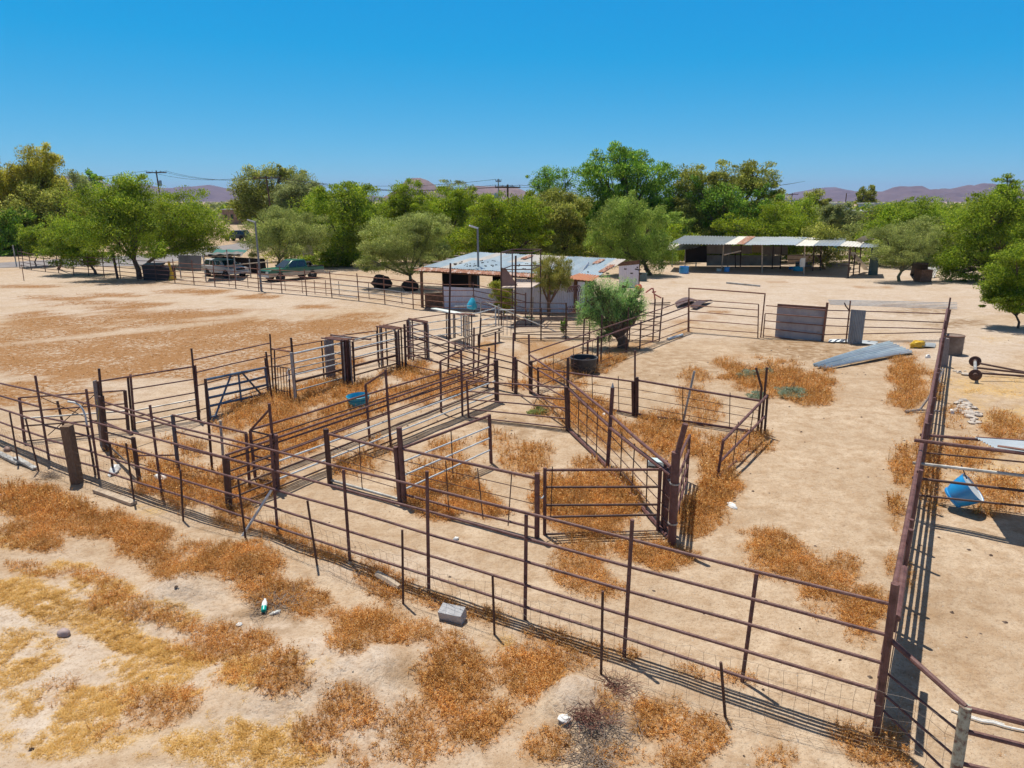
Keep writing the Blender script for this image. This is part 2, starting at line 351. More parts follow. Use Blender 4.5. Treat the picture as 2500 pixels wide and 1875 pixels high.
base = mix(mth('MULTIPLY', thr(noise(38, 2, .7), .62, .70), .75), base, (.13, .075, .04))
base = mix(mth('MULTIPLY', thr(vf, .62, .74), .5), base, (.60, .50, .40))
lit = mix(thr(fine, .4, .62), (.23, .11, .038), (.34, .175, .068))
lm = mth('MULTIPLY', attr('low'), thr(mth('ADD', mth('MULTIPLY', noise(4.5, 5, .78), .75), mth('MULTIPLY', big, .3)), .45, .51))
base = mix(mth('MULTIPLY', lm, .92, True), base, lit)
base = mix(mth('MULTIPLY', mth('MULTIPLY', attr('weed'), .88), thr(fine, .30, .52)), base, (.30, .15, .05))
base = mix(mth('MULTIPLY', mth('MULTIPLY', attr('straw'), .75), thr(mth('ADD', mth('MULTIPLY', fine, .6), mth('MULTIPLY', noise(7, 3, .7), .4)), .42, .56)), base, (.58, .38, .13))
wet = mth('MULTIPLY', attr('dung'), thr(midn, .35, .6)); base = mix(wet, base, (.23, .14, .07))
L.new(base, b.inputs['Base Color']); b.inputs['Roughness'].default_value = .95; b.inputs['Specular IOR Level'].default_value = .1
vor = N(nt, 'ShaderNodeTexVoronoi', Scale=6.0); vor.feature = 'SMOOTH_F1'; L.new(g.outputs['Position'], vor.inputs['Vector'])
hgt = mth('ADD', mth('MULTIPLY', vor.outputs['Distance'], .35), mth('ADD', mth('MULTIPLY', midn, .9), mth('MULTIPLY', fine, .35)))
bp = N(nt, 'ShaderNodeBump', Strength=.9, Distance=.09); L.new(hgt, bp.inputs['Height']); L.new(bp.outputs[0], b.inputs['Normal'])
ground = nmesh('ground', np.stack([gxf, gyf, gzf], -1), FF, m, True); tag(ground, kind='structure')
DUNG = [(1990,860,170,34,.8,5),(1650,900,140,40,.35,0),(2260,760,90,16,.7,0),(1290,1040,130,30,.35,0),(340,690,210,9,.8,0),(2330,790,80,14,.9,0),(1050,1250,60,20,.2,0),(2150,1300,40,120,.3,0),(2330,1480,120,60,.3,0),(2330,1600,90,40,.3,0),(1000,1660,80,40,.5,0),(1500,1790,160,50,.55,0),(640,1520,120,40,.6,0),(560,1300,90,30,.3,18)]
for nm, fn_ in (('weed', weedf), ('low', lowf), ('straw', strawf), ('pale', palef), ('dung', lambda x, y: field(x, y, DUNG, 15, .3, .8))):
    at_ = ground.data.attributes.new(nm, 'FLOAT', 'POINT'); at_.data.foreach_set('value', fn_(gxf, gyf).astype(np.float32))
# ------------------------------------------------------------------ dead weeds, straw, clods
def leafmat(name, stops, trans=.25, rough=.6, clump=0.0, lo=.55, hi=1.3):
    m, nt, b = nodes(name); L = nt.links
    g = N(nt, 'ShaderNodeNewGeometry'); c = ramp(nt, g.outputs['Random Per Island'], stops)
    if clump:
        n = N(nt, 'ShaderNodeTexNoise', Scale=clump, Detail=2); L.new(g.outputs['Position'], n.inputs['Vector'])
        h = N(nt, 'ShaderNodeHueSaturation'); mr = nt.nodes.new('ShaderNodeMapRange'); L.new(n.outputs['Fac'], mr.inputs[0])
        mr.inputs[1].default_value = .3; mr.inputs[2].default_value = .7; mr.inputs[3].default_value = lo; mr.inputs[4].default_value = hi
        L.new(mr.outputs[0], h.inputs['Value']); L.new(c, h.inputs['Color']); c = h.outputs[0]
    L.new(c, b.inputs['Base Color']); b.inputs['Roughness'].default_value = rough; b.inputs['Specular IOR Level'].default_value = .25
    t = nt.nodes.new('ShaderNodeBsdfTranslucent'); L.new(c, t.inputs['Color']); mx = nt.nodes.new('ShaderNodeMixShader'); mx.inputs[0].default_value = trans
    L.new(b.outputs[0], mx.inputs[1]); L.new(t.outputs[0], mx.inputs[2]); L.new(mx.outputs[0], nt.nodes['Material Output'].inputs[0]); return m
WEEDM = leafmat('dead_weed', [(0, (.16, .065, .02)), (.22, (.46, .20, .05)), (.6, (.70, .35, .085)), (.85, (.78, .48, .16)), (1, (.85, .62, .32))], .40, clump=1.7, lo=.82, hi=1.3)
WEEDT = leafmat('tan_dead_weed', [(0, (.22, .11, .045)), (.5, (.50, .29, .12)), (1, (.76, .54, .28))], .35, clump=1.7)
LOWM = leafmat('low_dead_growth', [(0, (.36, .17, .05)), (.5, (.52, .27, .09)), (1, (.66, .38, .15))], .35)
STRAWM = leafmat('straw_grass', [(0, (.54, .30, .06)), (.5, (.74, .48, .14)), (1, (.84, .62, .28))], .4)
rs = np.random.RandomState(11)
def template(nst, nlf, h, spread, lw, ll, stw, rs):
    """one tuft: thin stems and small leaf quads, all quads"""
    V = []
    for i in range(nst):
        a = rs.rand()*6.28; sp = spread*rs.rand()**.6; hh = h*(.45+.55*rs.rand()); b0 = np.array([math.cos(a), math.sin(a), 0])*.12*spread*rs.rand()
        tip = np.array([math.cos(a)*sp, math.sin(a)*sp, hh]); sd_ = np.array([-math.sin(a), math.cos(a), 0])*stw
        V += [b0-sd_, b0+sd_, tip+sd_*.4, tip-sd_*.4]
        for k in range(nlf):
            t = .15+.85*rs.rand(); c = b0 + (tip-b0)*t + rs.randn(3)*[.05*spread, .05*spread, .03*h]
            d = rs.randn(3)*[1, 1, .6]; d /= np.linalg.norm(d); e = np.cross(d, rs.randn(3)+[0, 0, .9]); e /= np.linalg.norm(e)+1e-6
            s = .6+.8*rs.rand(); d = d*ll*s*.5; e = e*lw*s*.5
            V += [c-d-e*.4, c+e*.8-d*.1, c+d, c-e*.8+d*.1]
    return np.array(V)
def scatter(name, pts, scale, temps, mt, label=None):
    """pts (n,3); one object; every tuft turned and sized on its own"""
    Vs = []; n = len(pts); kind = rs.randint(0, len(temps), n); ang = rs.rand(n)*6.283
    for k, tp in enumerate(temps):
        q = np.where(kind == k)[0]
        if not len(q): continue
        c, s = np.cos(ang[q])[:, None], np.sin(ang[q])[:, None]; S = scale[q][:, None]
        X = (tp[None, :, 0]*c - tp[None, :, 1]*s)*S + pts[q, 0][:, None]; Y = (tp[None, :, 0]*s + tp[None, :, 1]*c)*S + pts[q, 1][:, None]
        Z = tp[None, :, 2]*S + pts[q, 2][:, None]; Vs.append(np.stack([X, Y, Z], -1).reshape(-1, 3))
    V = np.concatenate(Vs); Fc = np.arange(len(V)).reshape(-1, 4)
    o = nmesh(name, V, Fc, mt); tag(o, label, kind='stuff'); return o
def pick(n, x0, x1, y0, y1, fn_, lo=0.0):
    x = rs.uniform(x0, x1, n); y = rs.uniform(y0, y1, n); d = fn_(x, y); k = (rs.rand(n) < d) & (d > lo)
    return x[k], y[k], d[k]
def inview(x, y, m=60):
    u, v = proj(x, y, 0.0); return (u > -m*3) & (u < 2500+m*3) & (v < 1875+m*3) & (y > 2)
def place(name, n, box, fn_, temps, mt, s0, s1, label, lo=0.0):
    x, y, d = pick(n, *box, fn_, lo); k = inview(x, y); x, y, d = x[k], y[k], d[k]
    s = rs.uniform(s0, s1, len(x))*(.55+.45*d); return scatter(name, np.stack([x, y, gz(x, y)-.01], -1), s, temps, mt, label)
TW = [template(4, 9, .20, .22, .020, .032, .003, rs) for _ in range(6)] + [template(5, 8, .27, .24, .019, .030, .003, rs) for _ in range(4)]
TF = [template(5, 4, .34, .26, .03, .055, .006, rs) for _ in range(6)]
TT = [template(4, 5, .62, .16, .014, .026, .003, rs) for _ in range(4)]
TG = [template(18, 0, .040, .085, 0, 0, .0035, rs) for _ in range(5)]
TL = [template(4, 3, .10, .22, .035, .06, .006, rs) for _ in range(5)]
TH = [template(14, 1, .12, .45, .01, .03, .004, rs) for _ in range(4)]
outf = lambda X, Y: sstep(-.2, .4, (X-fa.x)*fn.x + (Y-fa.y)*fn.y)
place('dead_weeds', int(120000*DENS), (-12, 8, 6, 16), lambda x, y: weedf(x, y)*.62, TW, WEEDM, .35, .9, 'orange brown dead weeds covering the near ground', .05)
place('dead_weeds', int(60000*DENS), (-13, 22, 14, 30), lambda x, y: weedf(x, y)*.75, TF, WEEDM, .45, 1.1, 'orange brown dead weeds inside the pens', .05)
place('tall_dry_weeds', int(30000*DENS), (-12, 16, 7, 26), lambda x, y: np.clip(weedf(x, y)-.35, 0, 1)*.22*(1-outf(x, y)*.6), TT, WEEDT, .5, 1.25, 'tall thin dry weed stalks', .05)
place('straw_grass', int(110000*DENS), (-12, 2, 6, 14), lambda x, y: strawf(x, y)*.9, TG, STRAWM, .6, 1.3, 'short yellow dead grass on the pale soil', .05)
place('loose_straw', int(9000*DENS), (-9, 30, 8, 36), lambda x, y: strawf(x, y)*(x > 3)*.9, TH, STRAWM, .5, 1.2, 'loose yellow straw over the right hand pen', .05)
place('low_dead_growth', int(80000*DENS), (-45, 26, 17, 62), lambda x, y: lowf(x, y)*.5, TL, LOWM, .35, .85, 'low brown dead growth across the open field', .05)
# scattered weeds in the open ground and along the wire
place('dead_weeds', int(12000*DENS), (-12, 14, 6, 30), lambda x, y: .04 + .22*sstep(.1, .6, field(x, y, [(350,1680,500,240,1,0),(200,1450,260,120,.7,0),(1000,1750,300,140,.6,0)], 18)), TW, WEEDM, .2, .55, 'sparse small dead weeds on bare soil')
# clods, droppings and pebbles
def clods(name, n, box, fn_, s0, s1, mt, label):
    x, y, d = pick(n, *box, fn_); k = inview(x, y); x, y = x[k], y[k]; s = rs.uniform(s0, s1, len(x))
    u = np.array([[1, 0, .1], [.3, .9, .1], [-.8, .6, .1], [-.7, -.7, .1], [.4, -.9, .1], [.1, .1, .75]]); V = []; Fc = []
    for i in range(len(x)):
        q = u*rs.uniform(.6, 1.2, (6, 1))*s[i] + [x[i], y[i], float(gz(x[i:i+1], y[i:i+1])[0])-.1*s[i]]
        o = len(V)*6; V.append(q); Fc += [(o+a, o+(a+1) % 5, o+5) for a in range(5)]
    return tag(nmesh(name, np.concatenate(V), np.array(Fc), mt), label, kind='stuff')
clods('dark_clods', 9000, (-12, 26, 7, 34), lambda x, y: .035+.12*field(x, y, [(1990,870,230,60,1,0),(1300,1045,160,40,.9,0),(2050,1130,120,160,.5,0),(2030,1230,100,120,.4,0)], 8), .012, .05, plain('dung', (.07, .04, .025), scale=4), 'dark dry droppings and clods on the bare soil')
clods('pale_pebbles', 9000, (-12, 12, 6, 16), lambda x, y: .10+.5*field(x, y, [(2250,1790,160,60,1,0),(2200,1560,120,70,.5,0),(1250,1800,300,60,.5,0)], 8), .006, .022, plain('pebble', (.45, .37, .29), scale=5), 'small pale pebbles on the soil')
# ------------------------------------------------------------------ pipe fences
class Run:
    def __init__(s, name, label, cat, origin, group=None, mt=None):
        o = gp(origin); s.root = thing(name, label, cat, (o.x, o.y, 0), group); s.a = []; s.mt = mt or RUST
    def anchor(s, b, t=None):
        p = gp(b); q = wp(t, p.y) if t else p + Vector((0, 0, 1.5)); s.a.append((p, q)); return len(s.a)-1
    def post(s, b, t, r=.032, mt=None, name='post', n=8, cap=True):
        i = s.anchor(b, t); p, q = s.a[i]; m = MB(); m.tube([p-Vector((0, 0, .12)) - (q-p)*.0, p, q], r, n); m.build(name, mt or s.mt, s.root); return i
    def at(s, i, v=None, z=None):
        p, q = s.a[i]
        if z is None: z = zat(p.y, v)
        k = z/max(.3, q.z); return Vector((p.x + (q.x-p.x)*k, p.y, z))
    def rail(s, i, vi, j, vj, r=.024, mt=None, name='rail', n=8, over=0.0):
        a = s.at(i, vi); b = s.at(j, vj); L_ = (b-a).length; k_ = max(1, int(L_/1.6)) if r > .014 else 1; m = MB(); m.tube([a.lerp(b, t/k_) + (Vector((random.uniform(-.012, .012), random.uniform(-.012, .012), random.uniform(-.013, .011))) if 0 < t < k_ else Vector()) for t in range(k_+1)], r, n); return m.build(name, mt or s.mt, s.root)
    def railz(s, ids, z, r=.02, mt=None, name='rail', n=6, jit=0.0):
        pts = [s.at(i, z=z + random.uniform(-jit, jit)) for i in ids]; m = MB(); m.tube(pts, r, n); return m.build(name, mt or s.mt, s.root)
    def bar(s, a, b, r=.02, mt=None, name='brace', n=8):
        m = MB(); m.tube([a, b], r, n); return m.build(name, mt or s.mt, s.root)
    def rods(s, i, j, fr, z0, z1, r=.009, jit=.03):
        for f in fr:
            a = s.at(i, z=z0).lerp(s.at(j, z=z0), f); b = s.at(i, z=z1).lerp(s.at(j, z=z1), f); b.x += random.uniform(-jit, jit)
            m = MB(); m.tube([a, b], r, 5); m.build('upright_rod', RUSTD, s.root)

# front fence ---------------------------------------------------------------
f = Run('pipe_fence', 'long rusty five-rail pipe fence nearest the viewer, crossing the whole picture', 'fence', (1284, 1511))
ps = [P('Z1', -560, 830), P('Z1', 665, 1350), P('Z1', 1340, 1600), P('A', 1092, 1125), P('A', 1875, 1400), P('F', 545, 592), P('F', 957, 742), P('F', 1460, 885), P('G', 530, 1195), P('G', 1213, 1335)]
tp = [P('Z1', -760, -60), P('Z1', 475, 205), P('Z1', 1162, 385), P('A', 1012, 522), P('A', 1825, 718), P('F', 510, 100), P('F', 947, 107), P('F', 1466, 337), P('G', 578, 400), P('G', 1297, 712)]
for b_, t_ in zip(ps, tp): f.post(b_, t_, .030)
c = f.post(P('H', 508, 1490), P('H', 612, 695), .05)
for (x0, y0), (x1, y1) in zip([(0, 295), (0, 460), (0, 650), (0, 835), (0, 1010)], [(520, 420), (540, 630), (575, 838), (615, 1042), (650, 1245)]):
    q = P('Z1', x1, y1)[1]; sl = (y1-y0)/(x1-x0); v0 = P('Z1', 0, y0 - sl*620)[1]
    f.rail(0, v0, 1, q, .026)
for y1, y2 in ((420, 590), (765, 900), (870, 1040), (1062, 1245), (1265, 1440)): f.rail(1, P('Z1', 0, y1)[1], 2, P('Z1', 0, y2)[1], .026)
for y1, y2 in zip((590, 825, 1045, 1260, 1470), (805, 966, 1114, 1260, 1405)): f.rail(2, P('Z1', 0, y1)[1], c, P('H', 0, y2)[1], .024)
CORNER = f.a[c][0].copy()
# fence leading off to the lower right --------------------------------------
f = Run('pipe_fence', 'low pipe fence with peeling painted post in the lower right corner', 'fence', (2332, 1875))
c0 = f.anchor(P('H', 520, 1480), P('H', 612, 695)); q_ = f.post((2326, 1935), (2358, 1724), .062, mat('peeling_paint', [(.35, (.13, .06, .045)), (.55, (.36, .36, .28)), (.7, (.42, .40, .33))], scale=14, rough=.7), n=12)
e_ = f.anchor((2600, 2015), (2640, 1800))
f.rail(c0, P('H', 0, 982)[1], q_, P('H', 0, 1340)[1], .034)
for y1, y2 in ((1155, 1478), (1266, 1610), (1345, 1720)): f.rail(c0, P('H', 0, y1)[1], q_, P('H', 0, y2)[1], .016)
for y1, y2, r_ in ((1345, 1490), (1462, 1600), (1628, 1740)) and [(1345, 1500, .034), (1462, 1612, .03), (1630, 1770, .026)]: f.rail(q_, P('H', 0, y1)[1], e_, P('H', 0, y2)[1], r_)
# right fence ----------------------------------------------------------------
far = gp(P('D', 1490, 478)); rd = (far-CORNER).normalized(); rl = (far-CORNER).length
f = Run('pipe_fence', 'rusty pipe fence with sheet cladding running away along the right side of the pens', 'fence', (2218, 1264))
rn_ = Vector((rd.y, -rd.x, 0))
def rpt(t, z, off=0.0): return CORNER + rd*t + rn_*off + Vector((0, 0, z))
k = 0
for t_, h_ in ((2.7, 1.75), (3.6, 1.55), (5.3, 1.85), (6.0, 1.6), (8.2, 1.95), (8.8, 2.0), (11.5, 1.75), (13.2, 2.05), (15.5, 1.7), (18.5, 1.95), (21.5, 1.7), (24.5, 1.9), (rl-.2, 2.1)):
    m = MB(); m.tube([rpt(t_, -.1), rpt(t_, h_, random.uniform(-.04, .04))], .04, 8); m.build('post', RUST, f.root)
for z_, r_ in ((1.5, .045), (1.14, .03), (.8, .03), (.46, .03)):
    a_t = 1.25 if z_ > 1.4 else .05
    m = MB(); m.tube([rpt(a_t, z_, -.05), rpt(9, z_+.02, -.05), rpt(18, z_-.03, -.05), rpt(rl-.2, z_+.05, -.05)], r_, 8); m.build('rail', RUST, f.root)
m = MB(); m.tube([rpt(.15, 1.62, .03), rpt(1.5, 1.66, .02)], .05, 8); m.build('rail', RUST, f.root)
for i_, (t0, t1) in enumerate(((.12, 2.6),)):
    for z0, z1 in (((.12, .46), (.52, .86), (.92, 1.2)) if i_ == 0 else ((.15, .5),)):
        m = MB(); m.slab([rpt(t0, z0, .045), rpt(t1, z0, .045), rpt(t1, z1, .045), rpt(t0, z1, .045)], .006); m.build('cladding_sheet', RUSTD, f.root)
# inner lane rails on the left behind the front fence -------------------------
f = Run('pipe_fence', 'rusty two-rail lane fence just behind the front fence on the left', 'fence', (340, 1173))
a0 = f.post(P('Z1', 1440, 1215), P('Z1', 1365, 480), .075, RUSTD); a1 = f.post(P('Z1', 1880, 1620), P('Z1', 1795, 1040), .055, RUSTD)
a2 = f.post(P('A', 1205, 965), P('A', 1165, 590), .05, mat('grey_blue_pipe', [(.3, (.07, .07, .085)), (.7, (.13, .12, .14))], rough=.5)); a3 = f.post(P('A', 1432, 955), P('A', 1385, 345), .035, RUSTD)
a4 = f.post(P('A', 1515, 985), P('A', 1487, 628), .035, GALVW); a5 = f.post(P('Z5', 608, 1165), P('Z5', 555, 425), .04)
f.post(P('Z1', 1530, 1515), P('Z1', 1480, 1100), .03, RUSTD)
f.rail(a0, P('Z1', 0, 550)[1], a2, P('Z2', 0, 1290)[1], .026); f.rail(a2, P('Z2', 0, 1180)[1], a5, P('Z5', 0, 425)[1], .03)
f.rail(a2, P('Z2', 0, 1400)[1], a5, P('Z5', 0, 640)[1], .024); f.rail(a2, P('Z2', 0, 1600)[1], a5, P('Z5', 0, 850)[1], .022)
f.rail(a0, P('Z1', 0, 830)[1], a1, P('Z1', 0, 1040)[1]-8, .026); f.rail(a0, P('Z1', 0, 960)[1], a1, P('Z1', 0, 1180)[1]-20, .022); f.rail(a1, P('Z1', 0, 1330)[1]-8, a2, P('A', 0, 860)[1], .02)
f.rail(a0, P('Z1', 0, 1120)[1], a1, P('Z1', 0, 1500)[1], .02, WIRE)
# alley: far side --------------------------------------------------------------
f = Run('pipe_fence', 'rusty rail fence forming the far side of the long alley', 'fence', (623, 1166))
A0 = f.post(P('Z5', 682, 1035), P('Z5', 612, 395), .04); A1 = f.post((902.5, 1075), P('B', 608, 755), .038); A2 = f.post((1077, 1006), P('B', 1185, 575), .038); A3 = f.post((1190, 947), P('Z4', 1072, 600), .04)
f.rail(A0, 1049.5, A3, 874, .03)
for y1, y2 in ((1078, 888), (1102, 903), (1126, 918), (1148, 934)): f.rail(A0, y1, A3, y2, .022, RUSTD)
FARA = f
# alley: near side with overhead hoops -------------------------------------------
f = Run('pipe_fence', 'long fence of brown and silver rails on the near side of the alley', 'fence', (955, 1090))
B0 = f.post(P('Z5', 330, 1455), P('Z5', 285, 735), .075, RUSTD, n=10); B1 = f.post(P('Z5', 988, 1190), P('Z5', 955, 450), .055)
B2 = f.post((954, 1089), P('B', 762, 640), .036); B3 = f.post((1129, 1016), P('B', 1345, 485), .036); B4 = f.post((1213, 980), P('Z4', 1165, 768), .085, RUSTD, n=10)
t0 = f.post(P('Z5', 985, 1180), P('Z5', 868, 28), .036)
f.rail(B0, 1111, B4, 886, .03)
for y1, y2, mt_ in ((1123, 901, RUST), (1153, 915, RUST), (1173, 929, GALV), (1195, 944, RUSTD), (1219, 959, GALV), (1240, 970, RUSTD)):
    f.rail(B0, y1, B1, y1 + (y2-y1)*.187, .023, RUSTD); f.rail(B1, y1 + (y2-y1)*.187, B4, y2, .024, mt_)
for i_, j_, v_ in ((t0, A0, P('Z5', 0, 105)[1]), (B2, A1, P('Z3', 0, 925)[1]), (B3, A2, P('Z4', 0, 645)[1])):
    a_ = f.at(i_, v_); b_ = FARA.a[j_][1]; f.bar(a_, b_, .028, RUST, 'overhead_brace')
# alley front panel
f = Run('pipe_gate', 'short rusty panel closing the near end of the alley', 'gate', (640, 1180))
i_ = f.anchor(P('Z5', 682, 1035), P('Z5', 612, 395)); j_ = f.anchor(P('Z5', 975, 1195), P('Z5', 900, 430))
for y1, y2 in ((395, 462), (570, 632), (732, 800), (890, 950), (1045, 1092)): f.rail(i_, P('Z5', 0, y1)[1], j_, P('Z5', 0, y2)[1], .022)
# cross fence of the middle pen -------------------------------------------------
f = Run('pipe_fence', 'cross fence with one thick top rail and thin rods in the centre of the pens', 'fence', (976, 1226))
S1 = f.post(P('Z5', 1692, 1105), P('Z5', 1635, 372), .065, RUSTD, n=10); S2 = f.post(P('F', 806, 272), P('B', 840, 1235), .055, n=10); S2b = f.post(P('F', 830, 275), P('B', 866, 1085), .062, n=10); S3 = f.post((1311, 1313), P('B', 1932, 1438), .055, n=10)
f.rail(S1, 1058, S2, 1100.5, .034); f.rail(S2b, 1095.5, S3, 1168, .034)
f.rail(S1, 1171.5, S2, 1219, .034, GALVW); f.rail(S2b, 1207, S3, 1290, .028)
for a_, b_ in ((1086, 1131), (1115, 1165), (1143, 1193)): f.rail(S1, a_, S2, b_, .009, RUSTD, 'wire_rod', 5)
for a_, b_ in ((1124, 1200), (1153, 1232), (1180, 1262)): f.rail(S2b, a_, S3, b_, .009, RUSTD, 'wire_rod', 5)
f.rods(S1, S2, (.48,), .1, 1.25, .012); f.rods(S2b, S3, (.36, .62, .8), .1, 1.25, .012, .1)
# silver railed panel
f = Run('pipe_gate', 'open panel of silver rails under a brown top rail in the middle pen', 'gate', (1198, 1129))
i_ = f.anchor(P('F', 838, 268), P('B', 880, 1085)); j_ = f.post((1199, 1130), P('B', 1563, 985), .045)
f.rail(i_, 1094, j_, 1014.5, .034)
for a_, b_ in ((1127, 1042), (1160, 1069), (1194, 1098)): f.rail(i_, a_, j_, b_, .022, GALV)
f.rods(i_, j_, (.52,), .05, 1.3, .014)
# gate across the alley mouth -----------------------------------------------------
f = Run('pipe_gate', 'closed rusty five-bar gate with bent corners in the centre of the pens', 'gate', (1143, 1018))
i_ = f.post(P('Z4', 797, 1545), P('Z4', 770, 1045), .034); j_ = f.anchor((1380, 1049), (1380, 945))
for a_, b_ in ((929.5, 947), (955, 975), (975, 996), (998.5, 1022), (1018, 1044)): f.rail(i_, a_, j_, b_, .024)
# diagonal fence -------------------------------------------------------------------
f = Run('pipe_fence', 'diagonal fence with double top rails and thin rods dividing the two middle pens', 'fence', (1483, 1144))
D0 = f.post((1258, 960), P('Z4', 1425, 728), .045); D0b = f.post((1261.5, 962), P('Z4', 1447, 765), .035, RUSTD); Dm = f.post((1314, 968), P('Z4', 1735, 868), .04, RUSTD); D1 = f.post((1385, 1049), P('C', 275, 548), .045, RUSTD); D1b = f.post((1386.5, 1051), P('Z6', 1130, 355), .08, RUSTD, n=10)
D2 = f.post(P('Z6', 1675, 1465), P('Z6', 1745, 365), .05, n=10); D3 = f.anchor((1633, 1320), (1640, 1105)); DU = f.anchor((1296, 962), (1291.5, 816))
m = MB(); p_ = f.at(D2, z=0); q_ = f.a[D2][1]; m.tube([q_ - Vector((0, 0, .03)), q_ + Vector((.0, 0, .12))], .045, 10, .01); m.build('post_tip', GALVW, f.root)
f.rail(D0, 876.5, Dm, 903, .03); f.rail(Dm, 903, D1, 946, .03); f.rail(D1, 946, D2, 1042, .042); f.rail(D2, 1044, D3, 1160, .042)
f.rail(DU, 866.5, D1, 928.8, .03); f.rail(D1, 928.8, D2, 1013.8, .034); f.rail(D2, 1014, D3, 1141, .036)
f.rail(D0, 901, D1, 975, .02); f.rail(D0, 930, D1, 1008, .02)
for z_ in (.34, .62, .9):
    f.rail(D1, None, D2, None, .01) if False else f.railz([D1, D2, D3], z_, .011, RUSTD, 'wire_rod', 5, .03)
f.railz([D1, D2], .06, .05, RUST); f.railz([D2, D3], .06, .05, RUST)
f.rods(D1, D2, (.3, .52, .75), .05, 1.3, .014); f.rods(D2, D3, (.25, .45, .68, .85), .05, 1.3, .014)
# gate posts where the diagonal meets the front gate ---------------------------------
f = Run('gate_post', 'tall thick rusty gate post with leaning extension beside the closed gate', 'post', (1640, 1332))
i_ = f.post(P('G', 805, 552), P('C', 1108, 1275), .085, n=12, name='post'); q_ = f.a[i_][1]; top = wp(P('C', 1180, 1058), gp(P('G', 805, 552)).y-.1)
f.bar(q_ - Vector((0, 0, .15)), top, .055, RUST, 'extension_pipe', 10)
for vv in (1180, 1277):
    m = MB(); c_ = f.at(i_, vv); m.tube([c_ - Vector((0, 0, .015)), c_ + Vector((0, 0, .015))], .098, 12); m.build('hinge_band', GALVW, f.root)
for b_, t_ in ((P('G', 768, 482), P('G', 790, 98)), (P('G', 752, 452), P('G', 772, 57))): f.post(b_, t_, .045)
f.bar(gp(P('G', 768, 482)) + Vector((0, 0, 1.2)), f.at(i_, z=1.24), .03, GALVW, 'hinge_pin'); f.bar(gp(P('G', 768, 482)) + Vector((0, 0, .25)), f.at(i_, z=.25), .03, RUSTO, 'hinge_pin')
# near gate ------------------------------------------------------------------------
f = Run('pipe_gate', 'square five-bar rusty gate chained to a post near the front fence', 'gate', (1329, 1305))
i_ = f.post(P('G', 70, 488), P('G', 72, 100), .036); j_ = f.post(P('G', 724, 466), P('G', 741, 98), .036)
for a_, b_ in ((113, 110), (212, 210), (316, 312), (385, 371), (484, 466)): f.rail(i_, P('G', 0, a_)[1], j_, P('G', 0, b_)[1], .03 if a_ < 150 else .026, RUST if a_ < 150 else RUSTD)
m = MB(); p_ = f.at(i_, z=0).lerp(f.at(j_, z=0), .05) + Vector((0, -.04, 0)); m.tube([p_ + Vector((0, 0, .35)), p_ + Vector((.02, 0, 1.5))], .011, 6); m.build('latch_rod', RUSTD, f.root)
m = MB(); a_ = f.at(i_, P('G', 0, 250)[1]); b_ = gp((1311, 1313)) + Vector((0, 0, a_.z+.1)); m.tube([b_ + (a_-b_)*(t/6) - Vector((0, 0, .12*math.sin(math.pi*t/6))) for t in range(7)], .014, 6); m.build('chain', GALV, f.root)
# swung panel behind the post
f = Run('pipe_gate', 'narrow rusty panel swung open behind the tall gate post, seen edge on', 'gate', (1660, 1262))
i_ = f.anchor((1646, 1322), (1652, 1130)); j_ = f.post(P('Z9', 560, 620), P('Z9', 584, 255), .03)
for a_, b_ in ((1136, 1062), (1176, 1098), (1222, 1135), (1262, 1168)): f.rail(i_, a_, j_, b_, .03)
f.rods(i_, j_, (.35, .6, .85), .08, 1.2, .012)
# right hand inner pen -----------------------------------------------------------------
f = Run('pipe_fence', 'fence of one thick rail over three thin rods across the right hand pen', 'fence', (1554, 1014))
E0 = f.anchor((1313, 966), (1313, 897)); E1 = f.post((1546.5, 1014), P('Z6', 2020, 280), .055, RUSTD, n=10); E1b = f.post((1554.5, 1015), P('Z6', 2072, 228), .06, RUSTD, n=10); f.post((1550, 1012), P('C', 791, 490), .03)
E2 = f.anchor((1850, 1060), (1855, 975))
f.rail(E0, 899, E1, 931.5, .03); f.rail(E1b, 928, E2, 978.5, .036)
for a_, b_, c_, d_ in ((921, 952, 951, 1002), (938, 972, 970, 1022), (952, 990, 991, 1046)): f.rail(E0, a_, E1, b_, .010, RUSTD, 'wire_rod', 5); f.rail(E1b, c_, E2, d_, .010, RUSTD, 'wire_rod', 5)
f.railz([E0, E1], .05, .035, RUST); f.railz([E1b, E2], .06, .04, RUST)
f.rods(E0, E1, (.3, .6, .86), .05, 1.2, .013); f.rods(E1b, E2, (.4, .78), .05, 1.15, .013)
y_ = f.a[E2][0].y
m = MB(); m.tube([gp((1849, 1058)), wp(P('C', 1768, 780), y_), wp(P('C', 1724, 625), y_)], .034, 8); m.build('bent_post', RUSTD, f.root)
f.post((1857, 1061), P('C', 1810, 622), .036, RUSTD); f.post((1866.5, 1058), P('C', 1814, 832), .036, RUSTD)
f.post((1668, 1028), P('C', 1250, 650), .036, GALVW, 'leaning_post')
f = Run('pipe_gate', 'tilted rusty panel with curved top standing open in the right hand pen', 'gate', (1751, 1168))
i_ = f.post(P('C', 1425, 1482), P('C', 1473, 1185), .036); j_ = f.anchor((1863, 1062), (1873, 965))
f.rail(i_, P('C', 0, 1188)[1], j_, P('C', 0, 840)[1], .038); f.rail(i_, P('C', 0, 1350)[1], j_, P('C', 0, 1000)[1], .034); f.rail(i_, P('C', 0, 1476)[1], j_, P('C', 0, 1160)[1], .034)
f.rods(i_, j_, (.3, .62), .05, 1.15, .013)
